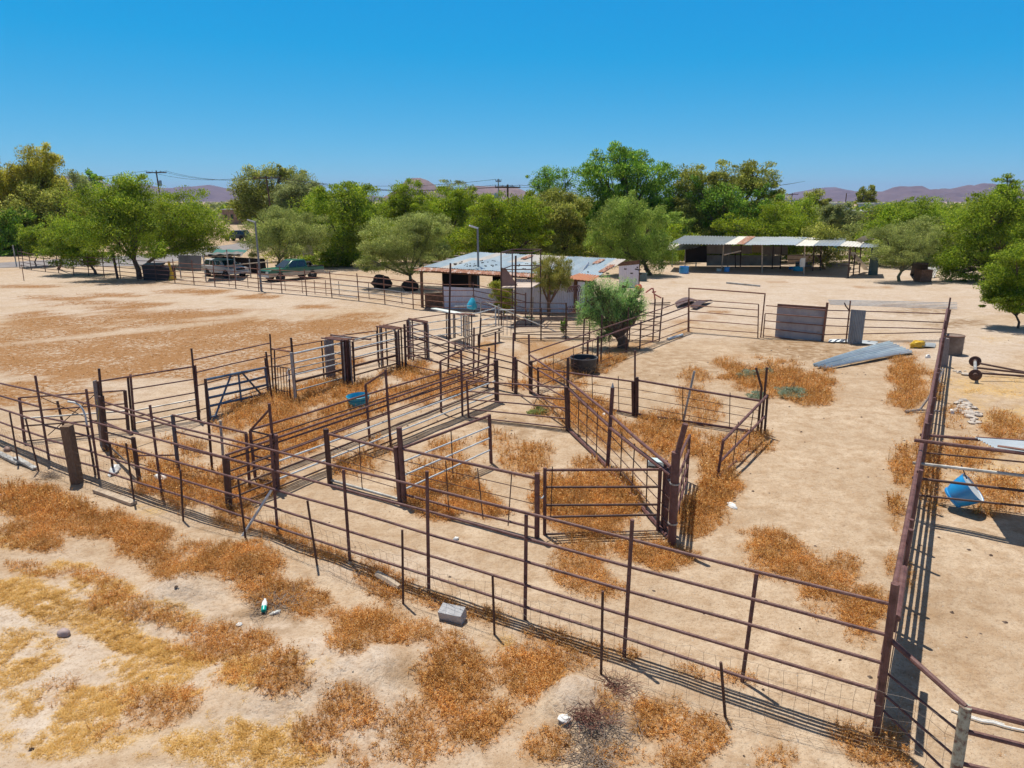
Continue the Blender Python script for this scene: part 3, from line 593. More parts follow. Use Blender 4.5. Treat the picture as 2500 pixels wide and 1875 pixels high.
# left boundary of the pens --------------------------------------------------------------
f = Run('pipe_gate', 'brown seven-bar gate panel at the left edge of the pens', 'gate', (327, 1050))
i_ = f.post(P('A', 912, 692), P('A', 880, 315), .034); j_ = f.post(P('A', 1347, 622), P('A', 1318, 255), .034); f.post(P('A', 895, 690), P('A', 862, 330), .034, RUSTD)
for a_, b_, mt_ in ((328, 262, RUST), (415, 345, RUST), (513, 435, RUST), (562, 480, GALVW), (602, 520, RUSTD), (645, 560, GALVW), (693, 602, RUSTD)): f.rail(i_, P('A', 0, a_)[1], j_, P('A', 0, b_)[1], .022, mt_)
f = Run('pipe_fence', 'thin rail fence behind the blue grey gate on the far left side', 'fence', (484, 1025))
i0 = f.anchor(P('Z1', 1440, 1205), P('Z1', 1335, 110)); f.post(P('Z1', 1440, 1205), P('Z1', 1335, 110), .034, RUSTD); i1 = f.post(P('A', 1338, 625), P('A', 1292, 140), .032, RUSTD); i2 = f.post(P('Z2', 1755, 860), P('Z2', 1708, 85), .03, RUSTD); i3 = f.anchor(P('Z3', 650, 1000), P('Z3', 640, 500))
f.rail(i0, P('Z1', 0, 280)[1], i1, P('A', 0, 262)[1], .024); f.rail(i1, P('Z2', 0, 440)[1], i2, P('Z2', 0, 205)[1], .022); f.rail(i1, P('Z2', 0, 612)[1], i2, P('Z2', 0, 372)[1], .022); f.rail(i1, P('Z2', 0, 790)[1], i2, P('Z2', 0, 520)[1], .018, RUSTD); f.rail(i1, P('Z2', 0, 1125)[1], i2, P('Z2', 0, 780)[1], .018, RUSTD)
for a_, b_ in ((300, 500), (425, 590), (530, 720), (690, 850)): f.rail(i2, P('Z2', 0, a_)[1], i3, P('Z3', 0, b_)[1], .02)
f.post(P('Z2', 1790, 820), P('Z2', 1768, 300), .026, RUSTD)
# gate with crossed braces
f = Run('pipe_gate', 'rusty gate with crossed wire braces behind the weathered wooden post', 'gate', (60, 1077))
i_ = f.post(P('Z1', 335, 1095), P('Z1', 260, 500), .04); j_ = f.post(P('Z1', 1735, 965), P('Z1', 1685, 405), .05, RUSTD)
for a_, b_, mt_ in ((503, 405, RUST), (690, 583, RUST), (785, 683, GALVW), (885, 782, RUSTD), (1090, 968, RUSTD)): f.rail(i_, P('Z1', 0, a_)[1], j_, P('Z1', 0, b_)[1], .024, mt_)
def on(i, j, k, z): return f.at(i, z=z).lerp(f.at(j, z=z), k)
f.bar(on(i_, j_, .2, 1.25), on(i_, j_, .78, .25), .012, RUSTD); f.bar(on(i_, j_, .72, 1.25), on(i_, j_, .22, .12), .012, RUSTD)
f = Run('plank_post', 'narrow grey plank post bound to rusty pipes beside the crossed gate', 'post', P('Z1', 1375, 1140))
p_ = gp(P('Z1', 1375, 1140)); q_ = wp(P('Z1', 1278, 270), p_.y); m = MB(); m.beam(p_-Vector((0, 0, .1)), q_, .05, .12); m.build('plank', WOODG, f.root)
f.post(P('Z1', 1400, 1180), P('Z1', 1320, 280), .032, RUSTD, 'pipe')
f.post(P('Z1', 1415, 1190), P('Z1', 1345, 470), .05, RUSTD, 'pipe')
m = MB(); a_ = gp(P('Z1', 1400, 1180)) + Vector((.05, -.08, 1.4)); m.tube([a_, a_+Vector((.04, 0, -.25)), a_+Vector((-.02, 0, -.5)), a_+Vector((-.08, 0, -.75))], .008, 5); m.build('yellow_cord', plain('yellow_cord', (.55, .40, .06), rough=.7), f.root)
# the odd posts and the bent silver pipe
f = Run('pipe_post', 'rusty stub post standing between the front fence and the crossed gate', 'post', P('Z1', 870, 960)); f.post(P('Z1', 885, 1000), P('Z1', 772, 548), .034, RUSTD)
y_ = gp(P('Z1', 1290, 1545)).y
m = MB(); pts = [P('Z1', 915, 555), P('Z1', 1010, 570), P('Z1', 1075, 605), P('Z1', 1120, 665), P('Z1', 1150, 740), P('Z1', 1175, 880)]
f = Run('bent_pipe', 'bent silver pipe over a dark post tied to the front fence', 'pipe', P('Z1', 1290, 1545))
m.tube([wp(q, y_) for q in pts], .024, 10); m.build('silver_bend', GALV, f.root); m = MB(); m.tube([gp(P('Z1', 1290, 1550))-Vector((0, 0, .1)), wp(P('Z1', 1172, 875), y_)], .028, 8); m.build('lower_pipe', RUSTD, f.root)
m = MB(); a_ = gp(P('A', 1622, 1428)); b_ = wp(P('A', 1838, 1088), gp(P('A', 1872, 1395)).y-.08); m.tube([a_, b_], .026, 10); tag(m.build('silver_pipe', GALV), 'silver pipe propped diagonally against the outside of the front fence', 'pipe')
# weathered wooden post
m = MB(); b_ = gp(P('Z1', 1045, 1655)); t_ = wp(P('Z1', 900, 880), b_.y); m.beam(b_-Vector((0, 0, .1)), t_, .20, .21)
rn = random.Random(3)
tag(m.build('wooden_post', WOOD), 'thick cracked railway-sleeper post wound with wire at the left', 'post')
# wire fence with steel stakes ----------------------------------------------------------
f = Run('wire_fence', 'low sagging woven wire fence on thin steel stakes in front of the pipe fence', 'fence', (974, 1474))
st_ = [((-60, 1095), (-95, 985)), (P('A', 125, 922), P('A', 65, 572)), (P('A', 262, 970), P('A', 172, 612)), (P('A', 525, 1070), P('A', 470, 700)), (P('A', 907, 1178), P('A', 850, 780)), (P('A', 1237, 1302), P('A', 1218, 960)), (P('A', 1660, 1442), P('A', 1607, 1020)), (P('F', 375, 614), P('F', 322, 262)), (P('F', 823, 803), P('F', 818, 415)), (P('F', 1300, 962), P('F', 1290, 650)), (P('F', 1857, 1172), P('F', 1866, 735)), (P('G', 1115, 1538), P('G', 1090, 1225))]
ids = []
for i, (b_, t_) in enumerate(st_):
    ids.append(f.anchor(b_, t_) if i == 3 else f.post(b_, t_, .021, RUSTD, 'steel_stake', 6))
ids.append(f.anchor((2215, 1865), (2240, 1700)))
ids.append(f.anchor((2330, 1945), (2358, 1780)))
m = MB(); rn = random.Random(5); NH = 7
for s_ in range(len(ids)-1):
    a_, b_ = f.a[ids[s_]][0], f.a[ids[s_+1]][0]; Ls = (b_-a_).length; ns = max(3, int(Ls/.16)); grid = []
    hgt_ = .86
    for i in range(ns+1):
        t = i/ns; base_ = a_.lerp(b_, t); sag = math.sin(math.pi*t); colm = []
        for j in range(NH):
            z = hgt_*(j/(NH-1))**1.15*(1-.10*sag*rn.random()) + .03; q = base_ + Vector((-fn.x, -fn.y, 0))*(-.06*sag*math.sin(j+s_)) + Vector((rn.uniform(-.02, .02), rn.uniform(-.02, .02), z + rn.uniform(-.015, .015)))
            colm.append(q)
        grid.append(colm)
    wr = .0022
    for j in range(NH): m.tube([g_[j] for g_ in grid], wr, 3, cap=False)
    for i in range(ns): m.tube(grid[i], wr, 3, cap=False)
m.build('woven_wire', WIRE, f.root)
# ------------------------------------------------------------------ roping chutes along the left of the pens
def gatepanel(name, label, b0, t0, b1, t1, bars, cat='gate', group=None, r=.03, mt=GALVW, org=None):
    f = Run(name, label, cat, org or b0, group); i = f.post(b0, t0, r, mt); j = f.post(b1, t1, r, mt)
    for a_, b_, rr, m_ in bars: f.rail(i, a_, j, b_, rr, m_)
    return f, i, j
def z3(*a): return [P('Z3', 0, y)[1] for y in a]
f, i, j = gatepanel('pipe_gate', 'silver barred chute panel between the little barred door and the first chute frame', P('Z3', 240, 1305), P('Z3', 168, 468), P('Z3', 905, 1050), P('Z3', 878, 495), [], r=.04, mt=RUSTD)
for a_, b_, rr, m_ in ((685, 530, .032, GALV), (810, 655, .028, GALV), (885, 730, .022, GALVW), (970, 800, .022, GALV), (1060, 888, .045, RUSTD), (1185, 1000, .026, GALVW)): f.rail(i, P('Z3', 0, a_)[1], j, P('Z3', 0, b_)[1], rr, m_)
f, i, j = gatepanel('pipe_gate', 'silver barred chute panel between the first and the second chute frames', P('Z3', 1030, 1090), P('Z3', 1005, 520), P('Z3', 1600, 880), P('Z3', 1570, 350), [], r=.035, mt=RUSTD)
for a_, b_, rr, m_ in ((500, 368, .03, GALVW), (612, 480, .028, GALV), (640, 505, .02, RUSTO), (735, 590, .026, GALV), (765, 620, .018, RUSTO), (850, 705, .05, RUSTD), (975, 815, .03, RUSTD)): f.rail(i, P('Z3', 0, a_)[1], j, P('Z3', 0, b_)[1], rr, m_)
f, i, j = gatepanel('pipe_gate', 'rusty barred chute panel between the second and the third chute frames', P('Z3', 1720, 870), P('Z3', 1705, 285), P('Z3', 2010, 740), P('Z3', 1985, 262), [], r=.035, mt=RUSTD)
for a_, b_ in ((330, 270), (520, 470), (600, 520), (720, 690)): f.rail(i, P('Z3', 0, a_)[1], j, P('Z3', 0, b_)[1], .024, RUST)
def chute(label, bl, br, tl, tr, depthpx, n, plate):
    """bucking chute frame: two clusters of upright pipes joined by flat top bars"""
    f = Run('chute_frame', label, 'chute frame', br, 'chute frames along the left of the pens'); rn = random.Random(n)
    a0 = gp(bl); b0 = gp(br); za = wp(tl, a0.y).z; zb = wp(tr, b0.y).z; d = (b0-a0)
    side = Vector((-d.y, d.x, 0)).normalized()
    for base, zz, off in ((a0, za, .5), (b0, zb, .5)):
        for k in range(5):
            p = base + side*(k*.10-.2) + d.normalized()*(rn.uniform(-.12, .12)); m = MB(); m.tube([p-Vector((0, 0, .1)), p+Vector((0, 0, zz*rn.uniform(.93, 1.0)))], .03, 8); m.build('upright', [RUSTD, GALVW, RUST, WOODG, RUSTD][k], f.root)
        if plate:
            m = MB(); p = base + d.normalized()*(.16 if base is a0 else -.12); m.box(p + Vector((0, 0, zz*.5)), (.06, .34, zz*.95), math.atan2(side.y, side.x)-math.pi/2); m.build('side_plate', WOODG if base is a0 else RUSTD, f.root)
    for k, o_ in enumerate((-.2, .0, .2)):
        m = MB(); m.tube([a0+side*o_+Vector((0, 0, za))-d*.03, b0+side*o_+Vector((0, 0, zb))+d*(.03+.06*k)], .03, 8); m.build('top_bar', RUSTO if k else RUST, f.root)
    for z_ in (.25, .6, .95, 1.3, 1.6):
        m = MB(); m.tube([a0+side*.22+Vector((0, 0, z_)), b0+side*.22+Vector((0, 0, z_*zb/za))], .018, 6); m.build('back_rail', GALVW if z_ > .5 else RUSTO, f.root)
    return f
chute('first chute frame from the left, rusty uprights under flat brown top bars', P('Z3', 690, 1010), P('Z3', 950, 1110), P('Z3', 660, 465), P('Z3', 940, 492), 0, 4, True)
chute('second chute frame, between two silver barred panels, under brown top bars', P('Z3', 1400, 850), P('Z3', 1640, 895), P('Z3', 1350, 305), P('Z3', 1625, 345), 0, 5, False)
chute('third chute frame, farthest along the row beside the tall lone pole', P('Z3', 1790, 760), P('Z3', 2010, 745), P('Z3', 1760, 215), P('Z3', 2005, 262), 0, 6, False)
chute('silver chute frame beside the long pale plank, roofed by white boards', P('Z4', 560, 480), P('Z4', 790, 600), P('Z4', 500, 130), P('Z4', 760, 150), 0, 8, False)
m = MB(); m.tube([wp(P('Z3', 940, 455), gp(P('Z3', 960, 1080)).y), wp(P('Z3', 1250, 492), gp(P('Z3', 1250, 1000)).y)], .035, 8)
f = Run('pipe_fence', 'back rails of the chute row, low brown fence beyond the chute frames', 'fence', (840, 880))
k0 = f.anchor(P('Z3', 780, 960), P('Z3', 640, 500)); k1 = f.post(P('Z3', 1345, 800), P('Z3', 1325, 375), .03); k2 = f.post(P('Z3', 1760, 690), P('Z3', 1755, 225), .03); k3 = f.post((1096, 826), (1094, 766), .03)
f.rail(k0, P('Z3', 0, 465)[1], k1, P('Z3', 0, 375)[1], .022); f.rail(k1, P('Z3', 0, 320)[1], k2, P('Z3', 0, 225)[1], .022); f.rail(k2, P('Z3', 0, 222)[1], k3, 766, .022)
for a_, b_ in ((580, 460), (700, 560), (830, 680)): f.rail(k0, P('Z3', 0, a_)[1], k1, P('Z3', 0, b_)[1], .016); f.rail(k1, P('Z3', 0, b_)[1], k2, P('Z3', 0, b_-100)[1], .016)
m = MB(); m.tube([wp(P('Z3', 700, 430), f.a[k0][0].y), wp(P('Z3', 1250, 492), gp(P('Z3', 1210, 1000)).y)], .035, 8); m.build('loose_pipe', RUST, f.root)
# blue grey gate
f = Run('pipe_gate', 'blue grey five-bar gate with slanting braces at the pen on the left', 'gate', P('Z2', 905, 1235))
i = f.post(P('Z2', 908, 1240), P('Z2', 835, 690), .045, BLUEG); j = f.post(P('Z2', 1692, 880), P('Z2', 1640, 530), .045, BLUEG)
for a_, b_ in ((705, 542), (840, 660), (950, 770), (1062, 882), (1215, 1010)): f.rail(i, P('Z2', 0, a_)[1], j, P('Z2', 0, b_)[1], .042, BLUEG)
def onp(i, j, k, v0, v1): a = f.at(i, P('Z2', 0, v0)[1]); b = f.at(j, P('Z2', 0, v1)[1]); return a.lerp(b, k)
f.bar(onp(i, j, .40, 705, 542), onp(i, j, .07, 1215, 1010), .032, BLUEG); f.bar(onp(i, j, .52, 705, 542), onp(i, j, .50, 1215, 1010), .032, BLUEG); f.bar(onp(i, j, .58, 705, 542), onp(i, j, .97, 1215, 1010), .034, BLUEG)
f.post(P('Z2', 880, 1250), P('Z2', 850, 850), .04, RUSTD, 'hinge_post')
for b_, t_ in ((P('Z2', 1735, 960), P('Z2', 1655, 325)), (P('Z2', 1690, 830), P('Z2', 1642, 410))):
    f2 = Run('pipe_post', 'dark slanting pipe post at the hinge end of the blue grey gate' if t_[1] < 865 else 'short dark pipe post tucked against the blue grey gate', 'post', b_); f2.post(b_, t_, .034, RUSTD)
# little barred door
f = Run('barred_door', 'small dark barred door beside the blue grey gate, tied with white rope', 'gate', P('Z2', 1870, 950))
i = f.post(P('Z2', 1800, 930), P('Z2', 1770, 515), .026, RUSTD); j = f.post(P('Z2', 1985, 985), P('Z2', 1965, 545), .026, RUSTD); f.rail(i, P('Z2', 0, 518)[1], j, P('Z2', 0, 548)[1], .022, RUSTD); f.rail(i, P('Z2', 0, 840)[1], j, P('Z2', 0, 870)[1], .016, RUSTD)
for k in (.2, .4, .6, .8):
    a_ = f.at(i, z=.1).lerp(f.at(j, z=.1), k); b_ = f.at(i, P('Z2', 0, 518)[1]).lerp(f.at(j, P('Z2', 0, 548)[1]), k); f.bar(a_, b_, .014, RUSTD, 'bar')
f.bar(wp(P('Z2', 1740, 285), gp(P('Z2', 1755, 860)).y), wp(P('Z2', 1995, 325), gp(P('Z2', 2040, 990)).y), .03, RUSTO, 'head_bar')
ROPE = plain('white_rope', (.70, .68, .64), rough=.9, scale=20)
m = MB(); a_ = f.at(j, P('Z2', 0, 560)[1]); m.tube([a_+Vector((0, -.05, .03)), a_+Vector((-.05, -.07, -.12)), a_+Vector((.03, -.06, -.26)), a_+Vector((-.06, -.07, -.42))], .022, 6); m.tube([a_+Vector((0, -.05, .0)), a_+Vector((.18, -.02, -.02))], .022, 6)
tag(m.build('white_rope', ROPE), 'white rope tied round the top corner of the little barred door', 'rope')
f = Run('pipe_post', 'pale tall gate post carrying the silver barred chute panel and rope', 'post', P('Z2', 2050, 990)); f.post(P('Z2', 2055, 995), P('Z2', 1995, 335), .05, GALVW)
# sorting fences at the head of the alley ------------------------------------------------
f = Run('pipe_fence', 'many-railed rusty fence from the chute row to the head of the alley', 'fence', (1155, 926))
i0 = f.post(P('Z3', 1720, 890), P('Z3', 1700, 285), .05, RUSTD); i1 = f.anchor((1095, 914), (1095, 800)); i2 = f.post(P('Z4', 862, 1035), P('Z4', 870, 330), .034); i3 = f.post(P('Z4', 1152, 1000), P('Z4', 1160, 385), .034); i4 = f.post(P('Z4', 1390, 1185), P('Z4', 1402, 400), .034); i5 = f.anchor((1258, 960), (1258, 872))
for a_, b_, r_ in ((808, 874, .022), (820, 888, .024), (845, 904, .022), (866, 925, .022), (890, 946, .02)): f.rail(i0, a_, i5, b_, r_)
f.post(P('Z4', 920, 960), P('Z4', 962, 200), .034, RUSTD)
f = Run('pipe_fence', 'second rusty rail fence slanting past the lone pole into the alley corner', 'fence', (1190, 946))
j0 = f.anchor((1000, 905), (1000, 800)); j1 = f.anchor((1192, 947), (1192, 848))
for a_, b_ in ((797, 874), (816, 893), (837, 912), (862, 930)): f.rail(j0, a_, j1, b_, .022)
f = Run('lone_pole', 'tall slim rusty pole standing at the end of the long pale plank', 'pole', (1095, 914)); f.post((1094, 914), P('Z7', 275, 345), .036, RUSTD)
# pale plank bench on frame
f = Run('plank_bench', 'long pale weathered plank on rusty legs along the third chute', 'bench', P('Z4', 1205, 560))
e0 = wp(P('Z4', 1225, 325), gp(P('Z4', 1205, 515)).y); e1 = wp(P('Z4', 330, 575), gp(P('Z4', 330, 680)).y)
m = MB(); m.beam(e0, e1, .30, .07); m.build('plank', WOODP, f.root); m = MB(); m.beam(e0-Vector((-.1, .15, .16)), e0.lerp(e1, .3)-Vector((-.1, .15, .16)), .2, .06); m.build('plank', WOODP, f.root)
for k in (.02, .35, .7):
    q = e0.lerp(e1, k); m = MB(); m.tube([Vector((q.x, q.y, -.05)), q], .04, 8); m.build('leg', RUSTD, f.root)
# silver alley panels beside it
f = Run('pipe_gate', 'bright silver rail panel along the alley behind the pale plank', 'gate', P('Z4', 705, 450))
i = f.post(P('Z4', 705, 455), P('Z4', 695, 160), .034, GALV); j = f.post(P('Z4', 1165, 305), P('Z4', 1158, 50), .034, GALV)
for a_, b_ in ((190, 70), (300, 180), (385, 275)): f.rail(i, P('Z4', 0, a_)[1], j, P('Z4', 0, b_)[1], .026, GALV)
k = f.anchor(P('Z4', 0, 640), P('Z4', 0, 290))
f.rail(k, P('Z4', 0, 300)[1], i, P('Z4', 0, 200)[1], .024, GALV); f.rail(k, P('Z4', 0, 400)[1], i, P('Z4', 0, 310)[1], .024, GALV); f.rail(k, P('Z4', 0, 480)[1], i, P('Z4', 0, 400)[1], .024, GALV)
f = Run('barred_door', 'small silver barred door hung open beside the tall pole of the round pen', 'gate', P('Z4', 1310, 470))
i = f.post(P('Z4', 1205, 470), P('Z4', 1203, 20), .03, GALVW); j = f.post(P('Z4', 1415, 480), P('Z4', 1415, 90), .026, GALVW); f.rail(i, P('Z4', 0, 92)[1], j, P('Z4', 0, 92)[1], .022, GALV); f.rail(i, P('Z4', 0, 455)[1], j, P('Z4', 0, 462)[1], .02, GALVW); f.rail(i, P('Z4', 0, 312)[1], j, P('Z4', 0, 316)[1], .018, GALVW)
for k_ in (.28, .53, .78): f.bar(f.at(i, z=.15).lerp(f.at(j, z=.15), k_), f.at(i, P('Z4', 0, 92)[1]).lerp(f.at(j, P('Z4', 0, 92)[1]), k_), .016, GALVW, 'bar')
# silver box frame with white board roof
m = MB(); y0 = gp(P('Z4', 500, 480)).y; y1 = gp(P('Z4', 760, 560)).y
q0, q1, q2, q3 = wp(P('Z4', 285, 68), y0+1.2), wp(P('Z4', 360, 64), y0+1.5), wp(P('Z4', 775, 135), y1+.5), wp(P('Z4', 700, 160), y1)
m.slab([q0, q3, q2, q1], .05); tag(m.build('white_board', plain('white_board', (.62, .66, .62), rough=.6)), 'white board laid flat on top of the silver chute frame', 'board')
# ------------------------------------------------------------------ fences of the upper right pen
f = Run('pipe_fence', 'rusty rail fence running from the central gate posts to the tall framed gate', 'fence', (1562, 852))
G0 = f.post((1296, 960), P('Z4', 1636, 780), .07, RUSTD, n=10); G0t = f.post((1293, 955), P('Z4', 1610, 418), .036); G1 = f.post(P('Z8', 186, 1090), P('Z8', 195, 830), .045, RUSTD); G2 = f.post(P('Z8', 322, 1215), P('Z8', 332, 778), .045, RUSTD); G3 = f.post(P('Z8', 370, 1150), P('Z8', 386, 490), .036, RUSTD); G4 = f.post(P('Z8', 895, 955), P('Z8', 912, 578), .036); G5 = f.post(P('Z8', 1070, 860), P('Z8', 1103, 278), .036); G6 = f.post(P('Z8', 1158, 840), P('Z8', 1207, 255), .036); G7 = f.post(P('Z8', 1548, 715), P('Z8', 1556, 285), .04)
f.post(P('Z8', 120, 1125), P('Z8', 148, 540), .03, RUSTD)
f.post(P('Z8', 715, 1000), P('Z8', 745, 390), .034, RUSTD)
f.rail(G0t, P('Z4', 0, 668)[1], G7, P('Z8', 0, 285)[1], .026); f.rail(G0, P('Z4', 0, 800)[1], G7, P('Z8', 0, 372)[1], .034)
f.rail(G0, 908, G4, P('Z8', 0, 690)[1], .012, RUSTD); f.rail(G0, 930, G4, P('Z8', 0, 800)[1], .012, RUSTD); f.rail(G0, 950, G4, P('Z8', 0, 910)[1], .02, RUSTD)
for a_, b_ in ((690, 470), (800, 570), (905, 672)): f.rail(G4, P('Z8', 0, a_)[1], G7, P('Z8', 0, b_)[1], .022)
f.rods(G0, G4, (.17, .33, .5, .66, .83), .05, 1.2, .012)
for (x0, x1, ys) in ((760, 1165, (445, 490, 565, 615, 690, 730, 795, 830)),):
    pass
f = Run('pipe_fence', 'seven-rail rusty panel behind the weeping tree, square to the yard fence', 'fence', P('Z8', 760, 830))
i = f.post(P('Z8', 752, 845), P('Z8', 775, 370), .03); j = f.anchor(P('Z8', 1160, 850), P('Z8', 1180, 470))
for a_, b_ in ((440, 478), (490, 512), (555, 588), (610, 640), (680, 700), (760, 790), (830, 848)): f.rail(i, P('Z8', 0, a_)[1], j, P('Z8', 0, b_)[1], .02, RUSTD)
k = f.anchor(P('Z8', -420, 790), P('Z8', -420, 300))
for a_, b_ in ((520, 545), (560, 580), (620, 640), (675, 700), (730, 760), (790, 825)): f.rail(k, P('Z8', 0, a_)[1], i, P('Z8', 0, b_)[1], .018, RUSTD)
# gate under its tall frame
f = Run('pipe_gate', 'five-bar gate under a tall overhead pipe frame at the top of the pens', 'gate', (1681, 809))
i = f.post((1682, 810), (1682, 702.6), .034, RUSTO); j = f.post((1857, 824), (1868, 716), .034, RUSTO); f.rail(i, 703.5, j, 717, .034, RUSTO)
s_ = f.post((1850, 825), (1852, 743), .03, RUSTO)
for a_, b_ in ((98, 135), (143, 180), (190, 234), (258, 297), (315, 356)): f.rail(i, P('C', 0, a_)[1], s_, P('C', 0, b_)[1], .022, RUSTO)
# end fence
f = Run('pipe_fence', 'five-rail fence closing the top right end of the pens', 'fence', (2014, 834))
i = f.post((1863, 824), (1868, 766), .028, RUSTO); j = f.post(P('D', 398, 492), P('D', 443, 143), .06, RUSTO); k = f.post(P('D', 608, 508), P('D', 650, 125), .036, RUSTO); l = f.post(P('D', 1490, 478), P('D', 1548, 205), .05)
for va, vb, vc in ((746, 757.5, 766.5), (765, 776, 788), (783, 795, 804), (801, 817, 810.5), (820, 836, 842)): f.rail(i, va, j, vb, .024, RUSTO); f.rail(j, vb, l, vc, .024, RUST)
f.post(P('D', 1505, 470), P('D', 1522, 270), .036)
m = MB(); p_ = f.at(k, P('D', 0, 215)[1]); m.tube([p_, p_+Vector((-.2, 0, .22)), p_+Vector((-.28, 0, .38))], .03, 6); m.build('bracket', RUSTD, f.root)
yy = f.a[j][0].y; yl = f.a[l][0].y
for n_, (va, vb) in enumerate(((118, 146), (127, 160), (137, 174), (147, 187), (156, 200))):
    m = MB(); m.tube([wp(P('D', 450+n_*4, va+2), yy+.55-.16*n_), wp(P('D', 1610, vb), yl+.55-.16*n_)], .017, 8)
    tag(m.build('silver_pipe', GALV), 'bundled silver pipe lying along the top of the end fence, one of five', 'pipe', 'silver pipes bundled on the end fence')
# sheet panels leaning on it
SHEET = mat('old_grey_sheet', [(.3, (.30, .26, .26)), (.6, (.42, .38, .37)), (.8, (.36, .24, .17))], scale=2.2, rough=.6, metal=.1)
y0 = gp((1892, 826)).y+.16; y1 = gp((2007, 835)).y+.16+.1
f = Run('metal_panel', 'big flat grey metal sheet with rusty top edge against the end fence', 'panel', (1950, 830))
bl, br, tl, tr = wp((1891.5, 823), y0), wp((2006, 833), y1), wp((1898, 744), y0), wp((2018, 752), y1)
m = MB(); m.slab([bl, br, tr, tl], .012); m.build('sheet', SHEET, f.root); m = MB(); m.beam(tl, tr, .03, .10); m.build('rusty_edge', RUSTO, f.root)
CORR = mat('dull_corrugated', [(.3, (.22, .23, .25)), (.7, (.34, .35, .37))], scale=1.5, rough=.45, metal=.4)
y0 = gp(P('D', 690, 515)).y-.08
m = MB(); a_, b_, c_, d_ = wp(P('D', 622, 512), y0), wp(P('D', 752, 518), y0), wp(P('D', 655, 204), y0), wp(P('D', 792, 214), y0); m.corr(a_, b_, c_, d_, 9, .018)
tag(m.build('corrugated_sheet', CORR), 'grey corrugated sheet standing upright against the end fence', 'sheet')
ZINC = mat('zinc_sheet', [(.3, (.42, .47, .50)), (.62, (.58, .62, .64)), (.72, (.50, .40, .34)), (.8, (.34, .17, .10))], scale=1.1, rough=.38, metal=.35)
rn = random.Random(31)
def zinc(a, b, c, d, z_, lb, n_, wv=2, amp=.05): m = MB(); q = [gp(p, z_) for p in (a, b, c, d)]; m.corr(q[0], q[1], q[2], q[3], wv, amp, rows=6, sag=.05, seed=n_); tag(m.build('roofing_sheet', ZINC if n_ % 2 else ROOFB_), lb, 'sheet', 'zinc sheets on the ground by the end fence')
ROOFB_ = mat('bluish_zinc', [(.3, (.40, .48, .52)), (.65, (.58, .66, .70)), (.78, (.50, .36, .28))], scale=.9, rough=.35, metal=.15)
for k, lb in enumerate(('farthest of the long zinc strips fanned out by the end fence', 'second of the long zinc strips fanned out by the end fence', 'third of the long zinc strips fanned out by the end fence', 'nearest of the long zinc strips, with a rust stain')):
    f0, f1 = k/4, (k+.86)/4; L0, L1 = (310, 700), (425, 735); U0, U1 = (1000, 492), (1225, 592); lp = lambda A, B, t: (A[0]+(B[0]-A[0])*t, A[1]+(B[1]-A[1])*t)
    zinc(P('D', *lp(L0, L1, f0)), P('D', *lp(L0, L1, f1)), P('D', *lp(U0, U1, f0)), P('D', *lp(U0, U1, f1)), .06+.05*(k % 2), lb, k)
zinc(P('D', 460, 478), P('D', 450, 495), P('D', 900, 500), P('D', 870, 522), .04, 'short zinc sheet lying under the upright corrugated sheet', 5)
zinc(P('D', 1230, 520), P('D', 1220, 548), P('D', 1420, 515), P('D', 1410, 545), .05, 'pale zinc offcut beside the yellow bag', 7)
m = MB(); c_ = gp(P('D', 1250, 550)); m.blob(c_+Vector((0, 0, .16)), (.42, .2, .2), 4, .18, 10, .3); tag(m.build('yellow_bag', mat('yellow_plastic', [(.3, (.62, .36, .02)), (.7, (.82, .55, .06))], scale=9, rough=.35, bump=.5)), 'crumpled yellow bag on the zinc sheets', 'bag')
def drum(name, label, uvb, uvt, r, mt, rim, group=None, fill=None, n=24, bands=(.33, .66), taper=1.0, op=True):
    b_ = gp(uvb); h_ = zat(b_.y, uvt[1]); root = thing(name, label, 'barrel' if 'tub' not in name else 'tub', b_, group); M = Matrix.Translation(b_); m = MB()
    pr = [(0, .01), (r*taper*.97, .01)]
    for i_ in range(13):
        z_ = h_*i_/12; e_ = 1 + .025*sum(math.exp(-((i_/12-q)/.03)**2) for q in bands); pr.append((r*(taper+(1-taper)*i_/12)*e_, z_+.01))
    if op: pr += [(r*.94, h_-.0), (r*.93*taper+.0, .12), (0, .12)]
    else: pr += [(r*.97, h_+.01), (r*.95, h_-.012), (0, h_-.012)]
    m.lathe(pr, M, n); m.build('drum', mt, root)
    m = MB(); m.tube([b_+Vector((r*1.01*math.cos(t), r*1.01*math.sin(t), h_)) for t in [k*2*math.pi/n for k in range(n+1)]], .018, 6); m.build('rim', rim, root); return root
drum('steel_barrel', 'rusty brown steel barrel standing at the far corner post', P('D', 1556, 606), P('D', 1575, 437), .42, mat('rusty_drum', [(.3, (.14, .09, .065)), (.6, (.24, .18, .14)), (.75, (.30, .24, .19))], scale=4, rough=.7), RUSTO, op=False)
drum('water_tub', 'black plastic stock tub behind the dry bush at the pen fence', (1424, 909), (1424, 872), .54, mat('black_plastic', [(.3, (.02, .021, .024)), (.7, (.05, .052, .056))], rough=.5), mat('tub_rim', [(.3, (.09, .09, .10)), (.7, (.16, .16, .17))], rough=.4), bands=(), taper=.88)
m = MB(); b_ = gp(P('D', 1480, 715)); m.beam(b_-Vector((0, 0, .1)), wp(P('D', 1497, 465), b_.y), .26, .26); tag(m.build('wooden_post', WOODG), 'stout grey wooden post at the far corner beside the rusty barrel', 'post')
m = MB(); pts = [P('D', 1440, 740), P('D', 1470, 745), P('D', 1490, 740), P('D', 1470, 780), P('D', 1450, 830), P('D', 1455, 862)]; y_ = gp(P('D', 1450, 960)).y; m.tube([wp(q, y_) for q in pts], .022, 6); tag(m.build('white_rope', ROPE), 'white rope hanging from the stout grey corner post', 'rope')
